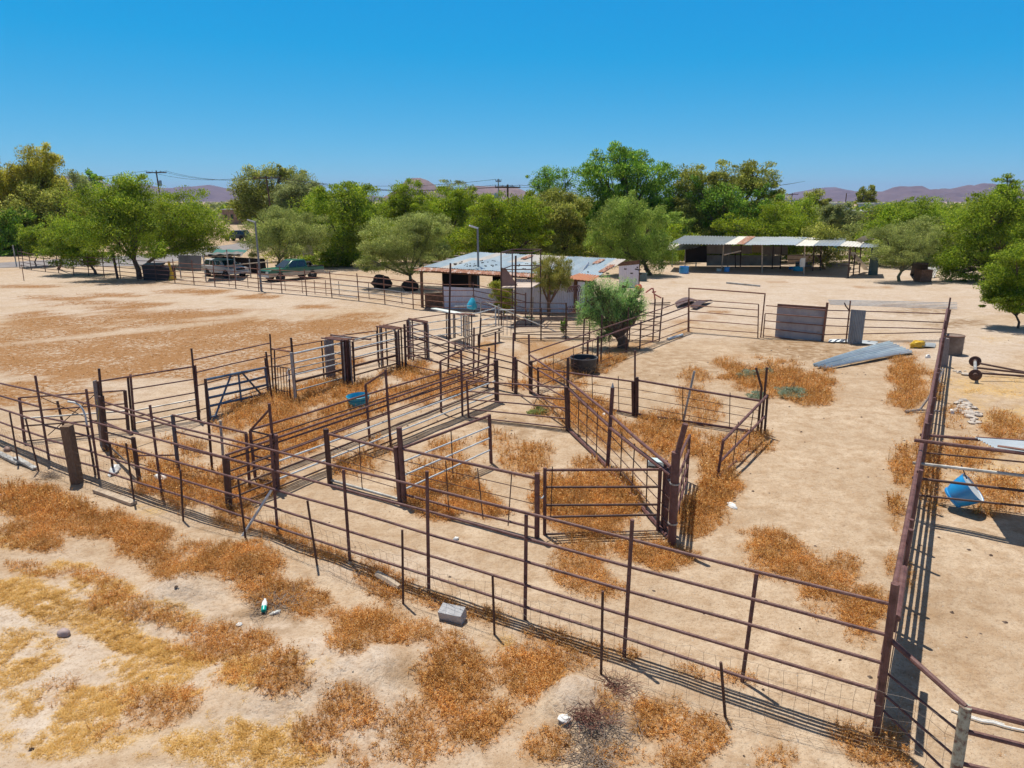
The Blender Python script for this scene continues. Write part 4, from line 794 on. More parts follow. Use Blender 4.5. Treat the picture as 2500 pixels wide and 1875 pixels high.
# ------------------------------------------------------------------ right hand pen
f = Run('pipe_fence', 'rusty cross fence with one silver rail in the right hand pen', 'fence', (2218, 1262))
i = f.anchor((2219, 1262), (2232, 1073)); j = f.anchor((2620, 1340), (2640, 1125)); f.post((2560, 1330), (2578, 1112), .05)
def xr(y0, y1): return P('X', 0, y0)[1], P('X', 0, y1 + (y1-y0)*.19)[1]
for y0, y1, r_, m_ in ((172, 268, .04, RUST), (300, 392, .034, GALVW), (383, 478, .03, RUSTD), (478, 560, .024, RUSTD)):
    a_, b_ = xr(y0, y1); f.rail(i, a_, j, b_, r_, m_)
f2 = Run('pipe_fence', 'parallel rusty cross fence one step behind, holding the far edge of the tilted sheet', 'fence', (2236, 1215)); i2 = f2.anchor((2238, 1212), (2246, 1060)); j2 = f2.anchor((2640, 1265), (2655, 1105)); f2.post((2600, 1262), (2612, 1098), .05)
for y0, y1, r_ in ((142, 206, .036), (240, 315, .02)):
    a_, b_ = xr(y0, y1); f2.rail(i2, a_, j2, b_, r_, RUSTD if r_ < .03 else RUST)
ys, yb = gp((2415, 1320)).y+.05, gp((2415, 1240)).y
# the sheet that bridges the two top rails
def onrail(F_, i, j, vi, vj, k): return F_.at(i, vi).lerp(F_.at(j, vj), k)
a_ = onrail(f, i, j, *xr(172, 268), .50) + Vector((0, 0, .045)); b_ = onrail(f, i, j, *xr(172, 268), 1.0) + Vector((0, -.1, .045)); c_ = onrail(f2, i2, j2, *xr(142, 206), .345) + Vector((0, 0, .045)); d_ = onrail(f2, i2, j2, *xr(142, 206), 1.0) + Vector((0, .1, .045))
root = thing('roofing_sheet', 'pale zinc sheet with rusty edges laid flat across two top rails at the right', 'sheet', (a_.x, a_.y, a_.z)); m = MB(); m.corr(a_, c_, b_, d_, 7, .015); m.build('sheet', ZINC, root)
m = MB(); m.beam(a_+Vector((.1, .05, .02)), b_+Vector((0, .05, .02)), .10, .012); m.beam(c_+Vector((0, -.03, .02)), d_+Vector((0, -.03, .02)), .05, .012); m.build('rusty_edge', RUSTO, root)
# blue cone cut from a plastic barrel
BLUE = mat('blue_plastic', [(.3, (.01, .22, .56)), (.7, (.03, .32, .70))], scale=3, rough=.28, spec=.6)
BLUEL = mat('sun_bleached_blue', [(.3, (.02, .30, .50)), (.55, (.05, .44, .62)), (.75, (.10, .50, .66))], scale=5, rough=.4)
WHITEP = mat('milky_plastic', [(.3, (.50, .53, .54)), (.7, (.66, .68, .68))], scale=3, rough=.5)
yb_ = gp((2350, 1262)).y+.3; ap = wp((2352, 1152), yb_); cw = wp((2378, 1195), yb_); cl = wp((2330, 1205), yb_)
root = thing('plastic_feeder', 'bright blue half barrel feeder hanging open from the silver rail at the right', 'feeder', (cl.x, cl.y, cl.z))
c1 = wp((2323, 1216), yb_+.12); c2 = wp((2376, 1190), yb_-.07); ax = (c2-c1); L_ = ax.length; q = ax.to_track_quat('Z', 'Y').to_matrix().to_4x4(); M = Matrix.Translation(c1) @ q
m = MB(); m.lathe([(0, .0), (.235, .0), (.25, .04), (.235, .06), (.285, L_*.35), (.32, L_*.7), (.345, L_), (.335, L_), (.265, L_*.35), (.22, .05), (0, .05)], M, 28); m.build('shell', BLUE, root)
m = MB(); m.lathe([(0, L_*.93), (.326, L_*.95), (.332, L_*.985)], M, 28); m.build('lining', WHITEP, root)
m = MB(); m.tube([c1.lerp(c2, .6)+Vector((0, 0, .3)), ap+Vector((0, .1, .12))], .012, 6); m.build('hook', RUSTD, root)
# blue trough in the alley pen and blue tank hanging by the shed
b_ = gp(P('Z3', 1085, 1430)); root = thing('feed_trough', 'sun bleached blue half barrel trough lying in the weeds of the left pen', 'trough', b_)
m = MB(); M = Matrix.Translation(b_+Vector((0, .1, .03))) @ Matrix.Rotation(.10, 4, 'X') @ Matrix.Rotation(-.06, 4, 'Y') @ Matrix.Diagonal((1.12, .9, 1, 1))
m.lathe([(0, 0), (.20, .0), (.235, .03), (.29, .2), (.325, .38), (.345, .42), (.335, .425), (.305, .36), (.22, .05), (0, .04)], M, 26); m.build('shell', BLUEL, root)
m = MB(); m.tube([M @ Vector((.318*math.cos(t), .318*math.sin(t), .30)) for t in np.linspace(0, 6.283, 25)], .012, 6); m.build('band', plain('dark_cyan', (.01, .18, .26)), root)
# axle with wheel hubs and long drawbars
root = thing('old_axle', 'old rusty axle with two wheel hubs lying in the straw of the right hand pen', 'axle', gp(P('D', 1770, 800)))
h0, h1 = gp(P('D', 1772, 672), .28), gp(P('D', 1774, 795), .3)
for hh in (h0, h1):
    m = MB(); dd = (h1-h0).normalized(); qq = dd.to_track_quat('Z', 'Y').to_matrix().to_4x4(); M = Matrix.Translation(hh) @ qq; m.lathe([(0, -.10), (.08, -.1), (.09, -.05), (.21, -.04), (.22, 0), (.21, .04), (.1, .05), (.07, .12), (0, .12)], M, 22); m.build('wheel_hub', RUSTD, root)
m = MB(); m.tube([h0, h1], .06, 10); m.build('axle_tube', GALVW, root)
for a, b in ((P('D', 1815, 690), P('D', 2330, 790)), (P('D', 1790, 730), P('D', 2330, 790)), (P('D', 1810, 778), P('D', 2330, 812))): m = MB(); m.tube([gp(a, .3), gp(b, .2)], .04, 8); m.build('drawbar', RUSTD, root)
# broken concrete
CONC = mat('broken_concrete', [(.3, (.34, .29, .25)), (.7, (.60, .54, .48))], scale=6, rough=.9, bump=.3); rn = random.Random(9)
for n_ in range(46):
    t = rn.random(); u = 1645+t*180+rn.uniform(-70, 60); v = 1050+t*190+rn.uniform(-50, 60)
    if n_ > 38: u, v = rn.uniform(1560, 1690), rn.uniform(760, 800)
    p_ = gp(P('D', u, v)); sz = rn.uniform(.05, .17); m = MB(); m.blob(p_+Vector((0, 0, sz*.25)), (sz, sz*rn.uniform(.5, .9), sz*.4), n_, .3, 5, rn.random()*3)
    tag(m.build('concrete_chunk', CONC), 'pale lump of broken concrete in the rubble of the right hand pen' if n_ <= 38 else 'pale concrete lump beside the old axle', 'rubble', 'concrete lumps in the rubble strip' if n_ <= 38 else 'concrete lumps beside the axle')
# ------------------------------------------------------------------ tool shed
ROOFS = mat('patched_zinc_roof', [(.28, (.30, .13, .07)), (.36, (.52, .42, .36)), (.46, (.42, .50, .53)), (.6, (.50, .57, .60)), (.72, (.60, .64, .65)), (.78, (.40, .20, .12))], scale=.55, rough=.4, metal=.25, stretch=(1.4, .35, 1))
RUSTR = mat('rusted_roof_edge', [(.3, (.22, .085, .045)), (.5, (.36, .17, .10)), (.66, (.52, .44, .40))], scale=1.6, rough=.65, stretch=(3, .6, 1))
WALLV = mat('whitewashed_corrugated', [(.3, (.64, .60, .66)), (.62, (.78, .74, .78)), (.74, (.55, .45, .38))], scale=1.3, rough=.6, metal=.05, stretch=(1, 1, .35))
BEAM = mat('brown_timber', [(.3, (.10, .05, .03)), (.7, (.24, .13, .075))], scale=6, rough=.9)
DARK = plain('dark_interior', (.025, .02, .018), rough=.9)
fl, fr = gp(P('K3', 275, 1482)), gp((1408, 765)); fl.z = fr.z = 0
dx = (fr-fl).normalized(); dn = Vector((-dx.y, dx.x, 0)); WL = (fr-fl).length; DP = 8.0
root = thing('tool_shed', 'long low shed with patchy zinc roof and whitewashed corrugated front', 'shed', fl)
def S(a, d, z): return fl + dx*a + dn*d + Vector((0, 0, z))
hF0, hF1, hB0, hB1 = 2.35, 2.1, 3.25, 3.15
# roof sheets: front strip rusted, the rest patched zinc
ov = .75
def roofz(a, d): t = a/WL; k = (d+ov)/(DP+ov+.4); return (hF0+(hF1-hF0)*t)*(1-k) + (hB0+(hB1-hB0)*t)*k
RC = [wp((1011, 659), S(-1, -ov, 0).y), wp((1444, 685), S(WL+1, -ov, 0).y), wp((1156, 616), S(-1, DP, 0).y), wp((1527, 633), S(WL+1, DP, 0).y)]
def RO(s_, t_, lift=0.0): return RC[0].lerp(RC[1], s_).lerp(RC[2].lerp(RC[3], s_), t_) + Vector((0, 0, lift))
def roofz(a, d):
    return RO(min(1, max(0, (a+1)/(WL+2))), min(1, max(0, (d+ov)/(DP+ov)))).z
ROOFA = mat('bright_zinc_roof', [(.3, (.33, .41, .46)), (.6, (.44, .52, .56)), (.74, (.56, .52, .47)), (.8, (.42, .24, .15))], scale=.5, rough=.38, metal=.25, stretch=(2, .4, 1)); ROOFB = mat('dull_zinc_roof', [(.3, (.28, .35, .40)), (.62, (.40, .46, .49)), (.75, (.40, .27, .20))], scale=.7, rough=.45, metal=.25, stretch=(2, .4, 1)); ROOFT = mat('tan_streaked_roof', [(.3, (.40, .40, .38)), (.6, (.55, .49, .43)), (.75, (.40, .22, .13))], scale=.6, rough=.5, metal=.1, stretch=(2, .4, 1))
rn = random.Random(14); cuts = [0]
while cuts[-1] < .97: cuts.append(cuts[-1]+rn.uniform(.042, .062))
cuts[-1] = 1.0
for k in range(len(cuts)-1):
    s0, s1 = cuts[k], cuts[k+1]+.004; tm = rn.uniform(.5, .66)
    for (t0, t1, lf) in ((.13, tm+.03, .03), (tm, 1.0+rn.uniform(0, .02), .0)):
        lf += .018*(k % 2); mt_ = rn.choice((ROOFA, ROOFA, ROOFB, ROOFS, ROOFT)); m = MB(); m.corr(RO(s0, t0, lf), RO(s1, t0, lf), RO(s0, t1, lf), RO(s1, t1, lf), 4, .020, per=5); m.build('roof_sheet', mt_, root)
    m = MB(); e_ = rn.uniform(-.02, .012); m.corr(RO(s0, e_, .0), RO(s1, e_, .0), RO(s0, .15, .0), RO(s1, .15, .0), 4, .020, per=5); m.build('roof_edge', RUSTR, root)
m = MB(); m.corr(RO(.86, -.02, .07), RO(1.01, -.03, .02), RO(.89, .2, .08), RO(1.01, .17, .06), 8, .02, per=5); m.build('roof_edge', mat('orange_rust_sheet', [(.3, (.36, .13, .06)), (.7, (.46, .20, .10))], scale=3, rough=.7), root)
for k, (s_, t_, ln) in enumerate(((.40, .72, .2), (.86, .66, .24), (.62, .22, .2), (.97, .3, .35))):
    m = MB(); m.corr(RO(s_, t_, .085), RO(s_+.035, t_, .085), RO(s_, t_+ln, .085), RO(s_+.035, t_+ln, .085), 3, .018, per=5); m.build('roof_patch', RUSTR, root)
rn = random.Random(4)
for k in range(46):
    m = MB(); a, d = rn.uniform(1.5, 7) if k < 32 else rn.uniform(7, 14), rn.uniform(1.5, 4.5); m.blob(S(a, d, roofz(a, d)+.06), (rn.uniform(.04, .13), rn.uniform(.04, .1), .05), k, .3, 4); m.build('roof_debris', DARK, root)
# walls and frame
m = MB(); m.corr(S(1.55, 0, .0), S(WL*.62, 0, 0), S(1.55, 0, 1.38), S(WL*.62, 0, 1.32), 42, .016, per=4); m.build('front_wall', WALLV, root)
m = MB(); m.corr(S(WL*.62, .05, 0), S(WL-.1, .05, 0), S(WL*.62, .05, 2.0), S(WL-.1, .05, 1.95), 30, .016, per=4); m.build('front_wall', WALLV, root)
m = MB(); m.corr(S(WL, .1, 0), S(WL, DP*.62, 0), S(WL, .1, 2.15), S(WL, DP*.62, 2.75), 24, .016, per=4); m.build('end_wall', WALLV, root)
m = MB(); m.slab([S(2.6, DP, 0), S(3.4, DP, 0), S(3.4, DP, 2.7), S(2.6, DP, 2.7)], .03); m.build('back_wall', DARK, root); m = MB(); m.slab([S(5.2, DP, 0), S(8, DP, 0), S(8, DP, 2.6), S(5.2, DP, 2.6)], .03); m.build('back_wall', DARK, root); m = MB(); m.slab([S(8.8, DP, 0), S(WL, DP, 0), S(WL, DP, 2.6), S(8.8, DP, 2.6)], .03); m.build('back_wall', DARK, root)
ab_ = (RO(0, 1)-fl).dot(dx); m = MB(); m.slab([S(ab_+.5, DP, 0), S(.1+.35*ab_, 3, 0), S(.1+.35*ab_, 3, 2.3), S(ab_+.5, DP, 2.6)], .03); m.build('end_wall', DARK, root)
for a in (.1, 3.3, 5.9, 8.3, 10.6, WL-.15):
    m = MB(); a_ = S(a, .12, -.1); b_ = S(a, .12, roofz(a, .12)-.06); m.beam(a_, b_, .17, .17); m.build('timber_post', BEAM, root)
for d in (.1, .5, .96):
    m = MB(); m.beam(RO(.02, d, -.17), RO(.97, d, -.17), .10, .18); m.build('roof_beam', BEAM, root)
for a in np.linspace(.04, .96, 9):
    m = MB(); m.beam(RO(a, .02, -.085), RO(a, .98, -.085), .06, .09); m.build('rafter', BEAM, root)
for k in range(5):
    t_ = .12+.17*k; m = MB(); m.tube([RO(-.05-.012*(k % 3), t_, -.05), RO(.03, t_, -.05)], .035, 6); m.build('purlin_end', WOODP, root)
m = MB(); m.slab([S(.3, .06, .0), S(1.5, .06, .0), S(1.5, .06, 1.0), S(.3, .06, .9)], .04); m.build('slatted_side', BEAM, root)
# detached wall panel at the right end
y_ = gp((1535, 703)).y
root2 = thing('metal_panel', 'upright pale corrugated wall panel with brown top at the right end of the shed', 'panel', gp((1535, 703)))
m = MB(); m.corr(wp((1511, 700), y_+.6), wp((1558, 704), y_), wp((1511, 650), y_+.6), wp((1560, 645), y_), 9, .016, per=5); m.build('sheet', WALLV, root2)
m = MB(); m.beam(wp((1509, 645), y_+.6), wp((1561, 640), y_), .06, .3); m.build('timber', BEAM, root2)
m = MB(); m.tube([wp((1560, 706), y_+.05)-Vector((0, 0, .1)), wp((1561, 636), y_+.05)], .05, 6); m.build('post', RUSTD, root2)
# announcer's stand -----------------------------------------------------------------------
yA = gp((1283, 795)).y; yB = yA+2.4
root = thing('announcer_stand', 'raised rusty pipe stand with pale plywood deck in front of the shed', 'stand', (xat(1265, yA, 0), yA, 0))
dk = [wp(P('Z7', 960, 672), yA), wp(P('Z7', 1370, 722), yA), wp(P('Z7', 1490, 668), yB), wp(P('Z7', 1110, 612), yB)]
zd = dk[0].z
dk = [Vector((p.x, p.y, zd)) for p in dk]
m = MB(); m.slab(dk, .06); m.build('deck', mat('plywood', [(.3, (.42, .33, .27)), (.7, (.60, .50, .43))], scale=2.5, rough=.9), root)
ztop = zat(yA, P('Z7', 0, 200)[1]); zmid = zat(yA, P('Z7', 0, 430)[1])
for n_, p in enumerate(dk):
    m = MB(); m.tube([Vector((p.x, p.y, -.1)), Vector((p.x, p.y, ztop))], .035, 8); m.build('post', RUSTD, root)
    q = dk[(n_+1) % 4]
    for z_ in (ztop, zmid): m = MB(); m.tube([Vector((p.x, p.y, z_)), Vector((q.x, q.y, z_))], .028, 8); m.build('rail', RUSTD, root)
m = MB(); m.slab([dk[0]+Vector((.02, .02, .06)), dk[0]+Vector((.9, .25, .06)), dk[0]+Vector((.25, .1, 1.0)), dk[0]+Vector((.02, .02, 1.05))], .03); m.build('side_board', plain('pinkish_board', (.27, .16, .13), scale=3), root)
# round pen fences in front of the shed ------------------------------------------------------
f = Run('pipe_fence', 'round pen fence of many rusty rails between the silver door and the weeping tree', 'fence', (1320, 830)); f.mt = RUSTD
i0 = f.post((1257, 832), P('Z7', 1157, 245), .045); i1 = f.post(P('Z7', 1497, 1385), P('Z7', 1500, 948), .034); i2 = f.post(P('Z7', 1833, 1372), P('Z7', 1838, 880), .036); i3 = f.post(P('Z8', 215, 830), P('Z8', 220, 545), .03); i4 = f.anchor((1500, 815), (1500, 740))
for v0, v1, v2, v3 in ((965, 962, 963, 966), (1012, 1015, 1018, 1022), (1198, 1203, 1210, 1215), (1288, 1272, 1270, 1275), (1300, 1312, 1312, 1320), (1362, 1366, 1360, 1350)):
    f.rail(i0, P('Z7', 0, v0)[1], i1, P('Z7', 0, v1)[1], .022); f.rail(i1, P('Z7', 0, v1)[1], i2, P('Z7', 0, v2)[1], .022); f.rail(i2, P('Z7', 0, v2)[1], i3, P('Z7', 0, v3)[1], .022)
f = Run('pipe_fence', 'further curve of the round pen under the announcer stand', 'fence', (1300, 790))
j0 = f.post(P('Z7', 680, 1190), P('Z7', 685, 870), .03, GALVW); j1 = f.post(P('Z7', 1290, 1190), P('Z7', 1290, 745), .034); j2 = f.post(P('Z7', 1850, 1190), P('Z7', 1832, 880), .034); j3 = f.anchor((1440, 800), (1440, 740))
for v0, v1, v2 in ((872, 878, 890), (960, 965, 965), (1050, 1078, 1070), (1110, 1105, 1100), (1170, 1170, 1165)): f.rail(j0, P('Z7', 0, v0)[1], j1, P('Z7', 0, v1)[1], .022, RUSTO if v0 < 1000 else RUST); f.rail(j1, P('Z7', 0, v1)[1], j2, P('Z7', 0, v2)[1], .022, RUSTD)
a_ = wp(P('Z7', 750, 870), gp((1190, 800)).y); b_ = gp(P('Z7', 1700, 1270)); m = MB(); m.tube([a_, b_], .03, 6); tag(m.build('pale_pole', GALVW), 'long pale pole leaning down across the round pen', 'pole')
m = MB()
for k in range(5): pts = [gp(P('Z7', 1920+25*k, 1150)) + Vector((.25*math.cos(t)-.1, .1*k, 1.3+.75*math.sin(t))) for t in np.linspace(-2.6, 2.6, 14)]; m.tube(pts, .03, 6)
tag(m.build('hose_coil', mat('brown_hose', [(.3, (.08, .03, .025)), (.7, (.16, .07, .06))], rough=.5)), 'coil of dark brown hose hung beside the weeping tree', 'hose')
# old upright timber ladder and white trough
m = MB(); y_ = gp(P('Z7', 1380, 1080)).y
for dx_ in (-20, 22): m.tube([wp(P('Z7', 1360+dx_, 1085), y_), wp(P('Z7', 1378+dx_*.6, 800), y_)], .035, 6)
for k in range(6): m.tube([wp(P('Z7', 1345+k*2, 1040-k*40), y_), wp(P('Z7', 1385+k*2, 1040-k*40), y_)], .025, 5)
tag(m.build('ladder', WOODP), 'pale wooden ladder standing under the announcer stand', 'ladder')
# blue tank hanging on the yard fence
yq = gp((1155, 770)).y-.1; c_ = wp(P('Z7', 555, 890), yq); root = thing('plastic_feeder', 'blue cut barrel feeder hanging on the yard fence before the shed', 'feeder', c_)
m = MB(); a_ = wp(P('Z7', 560, 965), yq); b_ = wp(P('Z7', 575, 815), yq); q = (b_-a_).to_track_quat('Z', 'Y').to_matrix().to_4x4(); L_ = (b_-a_).length
m.lathe([(0, 0), (.22, .0), (.30, .08), (.30, .35*L_), (.2, .7*L_), (.08, L_), (.05, L_), (.17, .7*L_), (0, .6*L_)], Matrix.Translation(a_) @ q, 20); m.build('shell', BLUEL, root); m = MB(); m.tube([b_, b_+Vector((0, .2, .15))], .02, 6); m.build('hook', RUSTD, root)
# ------------------------------------------------------------------ long yard fence
f = Run('pipe_fence', 'long orange rusty five-rail fence between the open field and the parked cars', 'fence', P('K2', 1143, 1275), mt=RUSTO)
LP = [('K1', 180, 1197, 155, 1025), ('K1', 217, 1200, 190, 1030), ('K1', 283, 1212, 256, 1070), ('K1', 410, 1228, 384, 1078), ('K1', 530, 1240, 505, 1085), ('K1', 665, 1262, 648, 1095), ('K1', 800, 1268, 785, 1090), ('K1', 938, 1282, 918, 1085), ('K1', 1085, 1290, 1062, 1075), ('K1', 1243, 1308, 1218, 1098), ('K1', 1408, 1315, 1384, 1108), ('K1', 1576, 1332, 1553, 1118), ('K1', 1748, 1347, 1724, 1130), ('K1', 1937, 1362, 1914, 1142), ('K2', 92, 1178, 70, 955), ('K2', 280, 1197, 262, 965), ('K2', 487, 1222, 470, 980), ('K2', 695, 1238, 672, 1000), ('K2', 917, 1257, 895, 1028), ('K2', 1145, 1278, 1122, 1045), ('K2', 1387, 1307, 1368, 1065), ('K2', 1622, 1337, 1608, 1090), ('K2', 1877, 1380, 1867, 1113)]
ids = []
for n_, (k, xb, yb, xt, yt) in enumerate(LP): ids.append(f.post(P(k, xb, yb), P(k, xt, yt-6), .036, RUSTD if n_ < 11 else RUSTO, n=6))
for n_, (k, xb, yb, xt, yt) in enumerate((('Z7', 190, 1005, 170, 588), ('Z7', 600, 1005, 580, 605))): ids.append(f.post(P(k, xb, yb), P(k, xt, yt), .034, RUST, n=6))
ids.append(f.anchor(P('Z7', 1290, 1190), P('Z7', 1285, 745)))
for z_ in (.28, .62, .97, 1.32, 1.68):
    pts = []
    for n_, i_ in enumerate(ids):
        p_, q_ = f.a[i_]; pts.append(f.at(i_, z=min(z_, q_.z*z_/1.72)))
    m = MB(); m.tube(pts[:12], .028, 6); m.build('rail', RUSTD if z_ < .5 else RUST, f.root); m = MB(); m.tube(pts[11:20], .028, 6); m.build('rail', RUSTO, f.root); m = MB(); m.tube(pts[19:23], .028, 6); m.build('rail', GALVW if .3 < z_ < 1.0 else RUSTO, f.root); m = MB(); m.tube(pts[22:], .026, 6); m.build('rail', RUSTO, f.root)
m = MB(); m.tube([gp(P('K2', 1140, 1245), .1), gp(P('K2', 1370, 1275), .1)], .05, 6); tag(m.build('white_pipe', plain('white_pvc', (.7, .7, .68))), 'white pipe lying along the foot of the long yard fence', 'pipe')
for k, (b_, t_, r_, mt_, lb) in enumerate(((P('K1', 150, 1182), P('K1', 115, 990), .06, GALVW, 'grey leaning post at the far left end of the long yard fence'), (P('K1', 216, 1308), P('K1', 195, 1165), .03, RUSTO, 'thin lone stake out in the field by the far left corner'), (P('K1', 1060, 1292), P('K1', 1015, 1060), .11, RUSTD, 'thick dark leaning post under the mesquite trees'))):
    m = MB(); p_ = gp(b_); m.tube([p_-Vector((0, 0, .1)), wp(t_, p_.y)], r_, 8); tag(m.build('post', mt_), lb, 'post')
# thin second line of stakes behind the yard fence
f = Run('wire_fence', 'thin wire fence of small rusty stakes just behind the long yard fence', 'fence', (700, 705)); ids = []
for (k, x, y, y2) in (('K2', 220, 1175, 1060), ('K2', 390, 1190, 1070), ('K2', 600, 1205, 1110), ('K2', 725, 1215, 1100), ('K2', 880, 1235, 1110), ('K2', 992, 1245, 1120), ('K2', 1092, 1255, 1120), ('K2', 1212, 1262, 1130), ('K2', 1480, 1290, 1150), ('K2', 1775, 1335, 1160)): ids.append(f.post(P(k, x, y), P(k, x-8, y2), .025, RUSTD, 'stake', 5))
for z_ in (.35, .75, 1.1): f.railz(ids, z_, .010, RUSTD, 'wire', 4)
# ------------------------------------------------------------------ lamp posts and power poles
def lamp(label, ub, ut, h_over=None, right=False):
    p_ = gp(ub); q_ = wp(ut, p_.y); root = thing('lamp_post', label, 'lamp post', p_, 'grey lamp posts by the pens'); m = MB(); m.tube([p_, q_], .085, 10, .06); m.build('pole', plain('grey_steel', (.20, .21, .22), rough=.5), root)
    m = MB(); s_ = 1 if right else -1; m.beam(q_+Vector((0, 0, -.05)), q_+Vector((s_*.5, -.2, .12)), .2, .09); h = m.build('lamp_head', plain('lamp_white', (.70, .70, .70), rough=.4), root)
    m = MB(); m.beam(q_+Vector((s_*.12, -.05, -.06)), q_+Vector((s_*.45, -.19, .05)), .14, .02); m.build('lens', plain('lamp_glass', (.55, .55, .52), rough=.2), h)
lamp('tall grey lamp post on the yard fence in front of the green pickup', P('K2', 510, 1218), P('K2', 452, 590))
lamp('tall grey lamp post rising in front of the shed roof', P('K3', 791, 1465), P('K3', 779, 775))
lamp('grey lamp post half hidden by the pale palo verde tree', P('K2', 1945, 1050), P('K2', 1905, 680))
POLE = mat('pole_wood', [(.3, (.085, .045, .03)), (.7, (.18, .10, .065))], scale=3, rough=.9)
WIRES = []
def upole(label, u, vt, d, arm=2.4, yaw=0.0, tr=None, steel=False, lean=0.0, r=.16):
    zt = zat(d, vt); xt = xat(u, d, zt); root = thing('utility_pole', label, 'utility pole', (xt-lean, d, 0), 'power poles along the roads'); mt_ = GALVW if steel else POLE
    b_ = Vector((xt-lean, d, -.2)); t_ = Vector((xt, d, zt)); m = MB(); m.tube([b_, t_], r, 8, r*.7); m.build('pole', mt_, root); out = []
    if arm:
        a_ = t_+Vector((-arm/2*math.cos(yaw), -arm/2*math.sin(yaw), -.35)); c_ = t_+Vector((arm/2*math.cos(yaw), arm/2*math.sin(yaw), -.35)); m = MB(); m.beam(a_, c_, .14, .16); m.build('crossarm', mt_, root)
        for k in (.02, .3, .7, .98):
            p = a_.lerp(c_, k); m = MB(); m.tube([p, p+Vector((0, 0, .28))], .05, 6); m.build('insulator', plain('porcelain', (.25, .22, .2)), root); out.append(p+Vector((0, 0, .28)))
    if tr:
        m = MB(); c_ = t_+Vector((tr[0], -.3, tr[1])); m.lathe([(0, 0), (.24, 0), (.26, .05), (.26, .85), (.2, .95), (0, .97)], Matrix.Translation(c_), 14); m.build('transformer', plain('transformer_grey', (.34, .40, .43), rough=.4), root)
    return out or [t_]
w0 = upole('wooden power pole with crossarm and transformer between the left trees', P('K1', 1405, 320)[0], P('K1', 0, 318)[1], 128, 3.4, .1, (.6, -2.6), lean=-.3)
w1 = upole('dark wooden power pole in front of the leaning eucalyptus', P('K2', 550, 190)[0], P('K2', 0, 180)[1], 112, 3.6, .4, lean=-.6)
w2 = upole('slim grey steel pole next to the transformer pole in the centre', P('K3', 962, 350)[0], P('K3', 0, 348)[1], 105, .8, .1, (-.35, -2.9), steel=True, r=.11)
w3 = upole('brown wooden power pole with blue grey transformer in the centre', P('K3', 1044, 400)[0], P('K3', 0, 398)[1], 92, 3.2, .1, (-.75, -3.8))
w4 = upole('far wooden power pole with short crossarm left of the round far tree', P('K4', 1602, 485)[0], P('K4', 0, 483)[1], 185, 3.2, .1)
w5 = upole('far bare wooden pole beyond the white house', P('K4', 2090, 488)[0], P('K4', 0, 486)[1], 190, 0)
rt = thing('power_line', 'thin sagging power wires strung between the poles', 'power line', (w0[0].x, w0[0].y, w0[0].z))
def span(a, b, sag):
    m = MB(); m.tube([a.lerp(b, t)-Vector((0, 0, sag*4*t*(1-t))) for t in np.linspace(0, 1, 14)], .022, 4); m.build('wire', DARK, rt)
for k in (0, 2, 3): span(w0[k], w1[k], 1.0); span(w1[k], w3[k], 1.3)
for k in (0, 3): span(w3[k], Vector((60, 150, 10.5)), 1.6)
span(w2[0], w1[1], 1.2); span(Vector((-120, 100, 9)), w0[0], 2.0); span(Vector((-120, 100, 8.2)), w0[3], 2.0)
# ------------------------------------------------------------------ long ramada (stable shelter)
root = thing('stable_shelter', 'long open shelter of patched metal roofing on thin posts across the yard', 'shelter', gp((1890, 678)))
yF0, yF1, yB_ = gp((1766, 663)).y, gp((2060, 678)).y, gp((1900, 650)).y
def ry(u, back): t = (u-1630)/(2095-1630); return (yB_+1.0*(1-t)) if back else yF0 + (yF1-yF0)*t
def RP(u, v, back): return wp((u, v), ry(u, back))
fv = lambda u: 595 + (u-1630)/(2095-1630)*7; bv = lambda u: 574.5 + (u-1630)/(2095-1630)*8
DGREY = mat('dark_zinc', [(.3, (.28, .31, .33)), (.7, (.42, .45, .47))], scale=1.0, rough=.4, metal=.35)
WHT = mat('white_sheet', [(.3, (.62, .58, .50)), (.7, (.78, .75, .68))], scale=1.2, rough=.5)
segs = [(1632, 1775, 1672, 1806, DGREY, 20), (1768, 1800, 1804, 1826, WHT, 5), (1797, 1816, 1824, 1845, RUSTR, 4), (1812, 1840, 1845, 1862, ZINC, 5), (1836, 1880, 1862, 1905, ZINC, 7), (1878, 1942, 1902, 1972, ZINC, 9), (1938, 1988, 1972, 2014, WHT, 5), (1985, 2056, 2010, 2068, DGREY, 8)]
for n_, (u0, u1, b0, b1, mt_, wv) in enumerate(segs):
    m = MB(); lf = Vector((0, 0, .03*(n_ % 3))); m.corr(RP(u0, fv(u0), 0)+lf, RP(u1, fv(u1), 0)+lf, RP(b0, bv(b0), 1)+lf, RP(b1, bv(b1), 1)+lf, wv, .05 if n_ == 0 else .02, per=5); m.build('roof_sheet', mt_, root)
for n_, (xb, yb, xt, yt) in enumerate(((965, 1190, 985, 940), (1020, 1150, 1030, 1040), (1133, 1150, 1143, 945), (1330, 1205, 1330, 950), (1420, 1165, 1432, 950), (1492, 1168, 1505, 955), (1705, 1222, 1715, 960), (1785, 1185, 1800, 965), (1852, 1180, 1862, 965), (2107, 1245, 2115, 1000), (1090, 1155, 1088, 1035), (545, 1000, 550, 950))):
    p_ = gp(P('K4', xb, yb)); m = MB(); m.tube([p_-Vector((0, 0, .1)), wp(P('K4', xt, yt-4), p_.y)], .06, 6); m.build('post', WOODP if n_ in (0, 1, 3, 6, 9) else RUSTD, root)
def wallp(name, u0, u1, v0, v1, d, mt_):
    m = MB(); m.slab([wp((u0, v1), d), wp((u1, v1), d), wp((u1, v0), d), wp((u0, v0), d)], .05); m.build(name, mt_, root)
BOARD = mat('weathered_board', [(.3, (.30, .24, .20)), (.7, (.46, .39, .34))], scale=1.5, rough=.9)
kb = gp((1900, 651)).y+.2
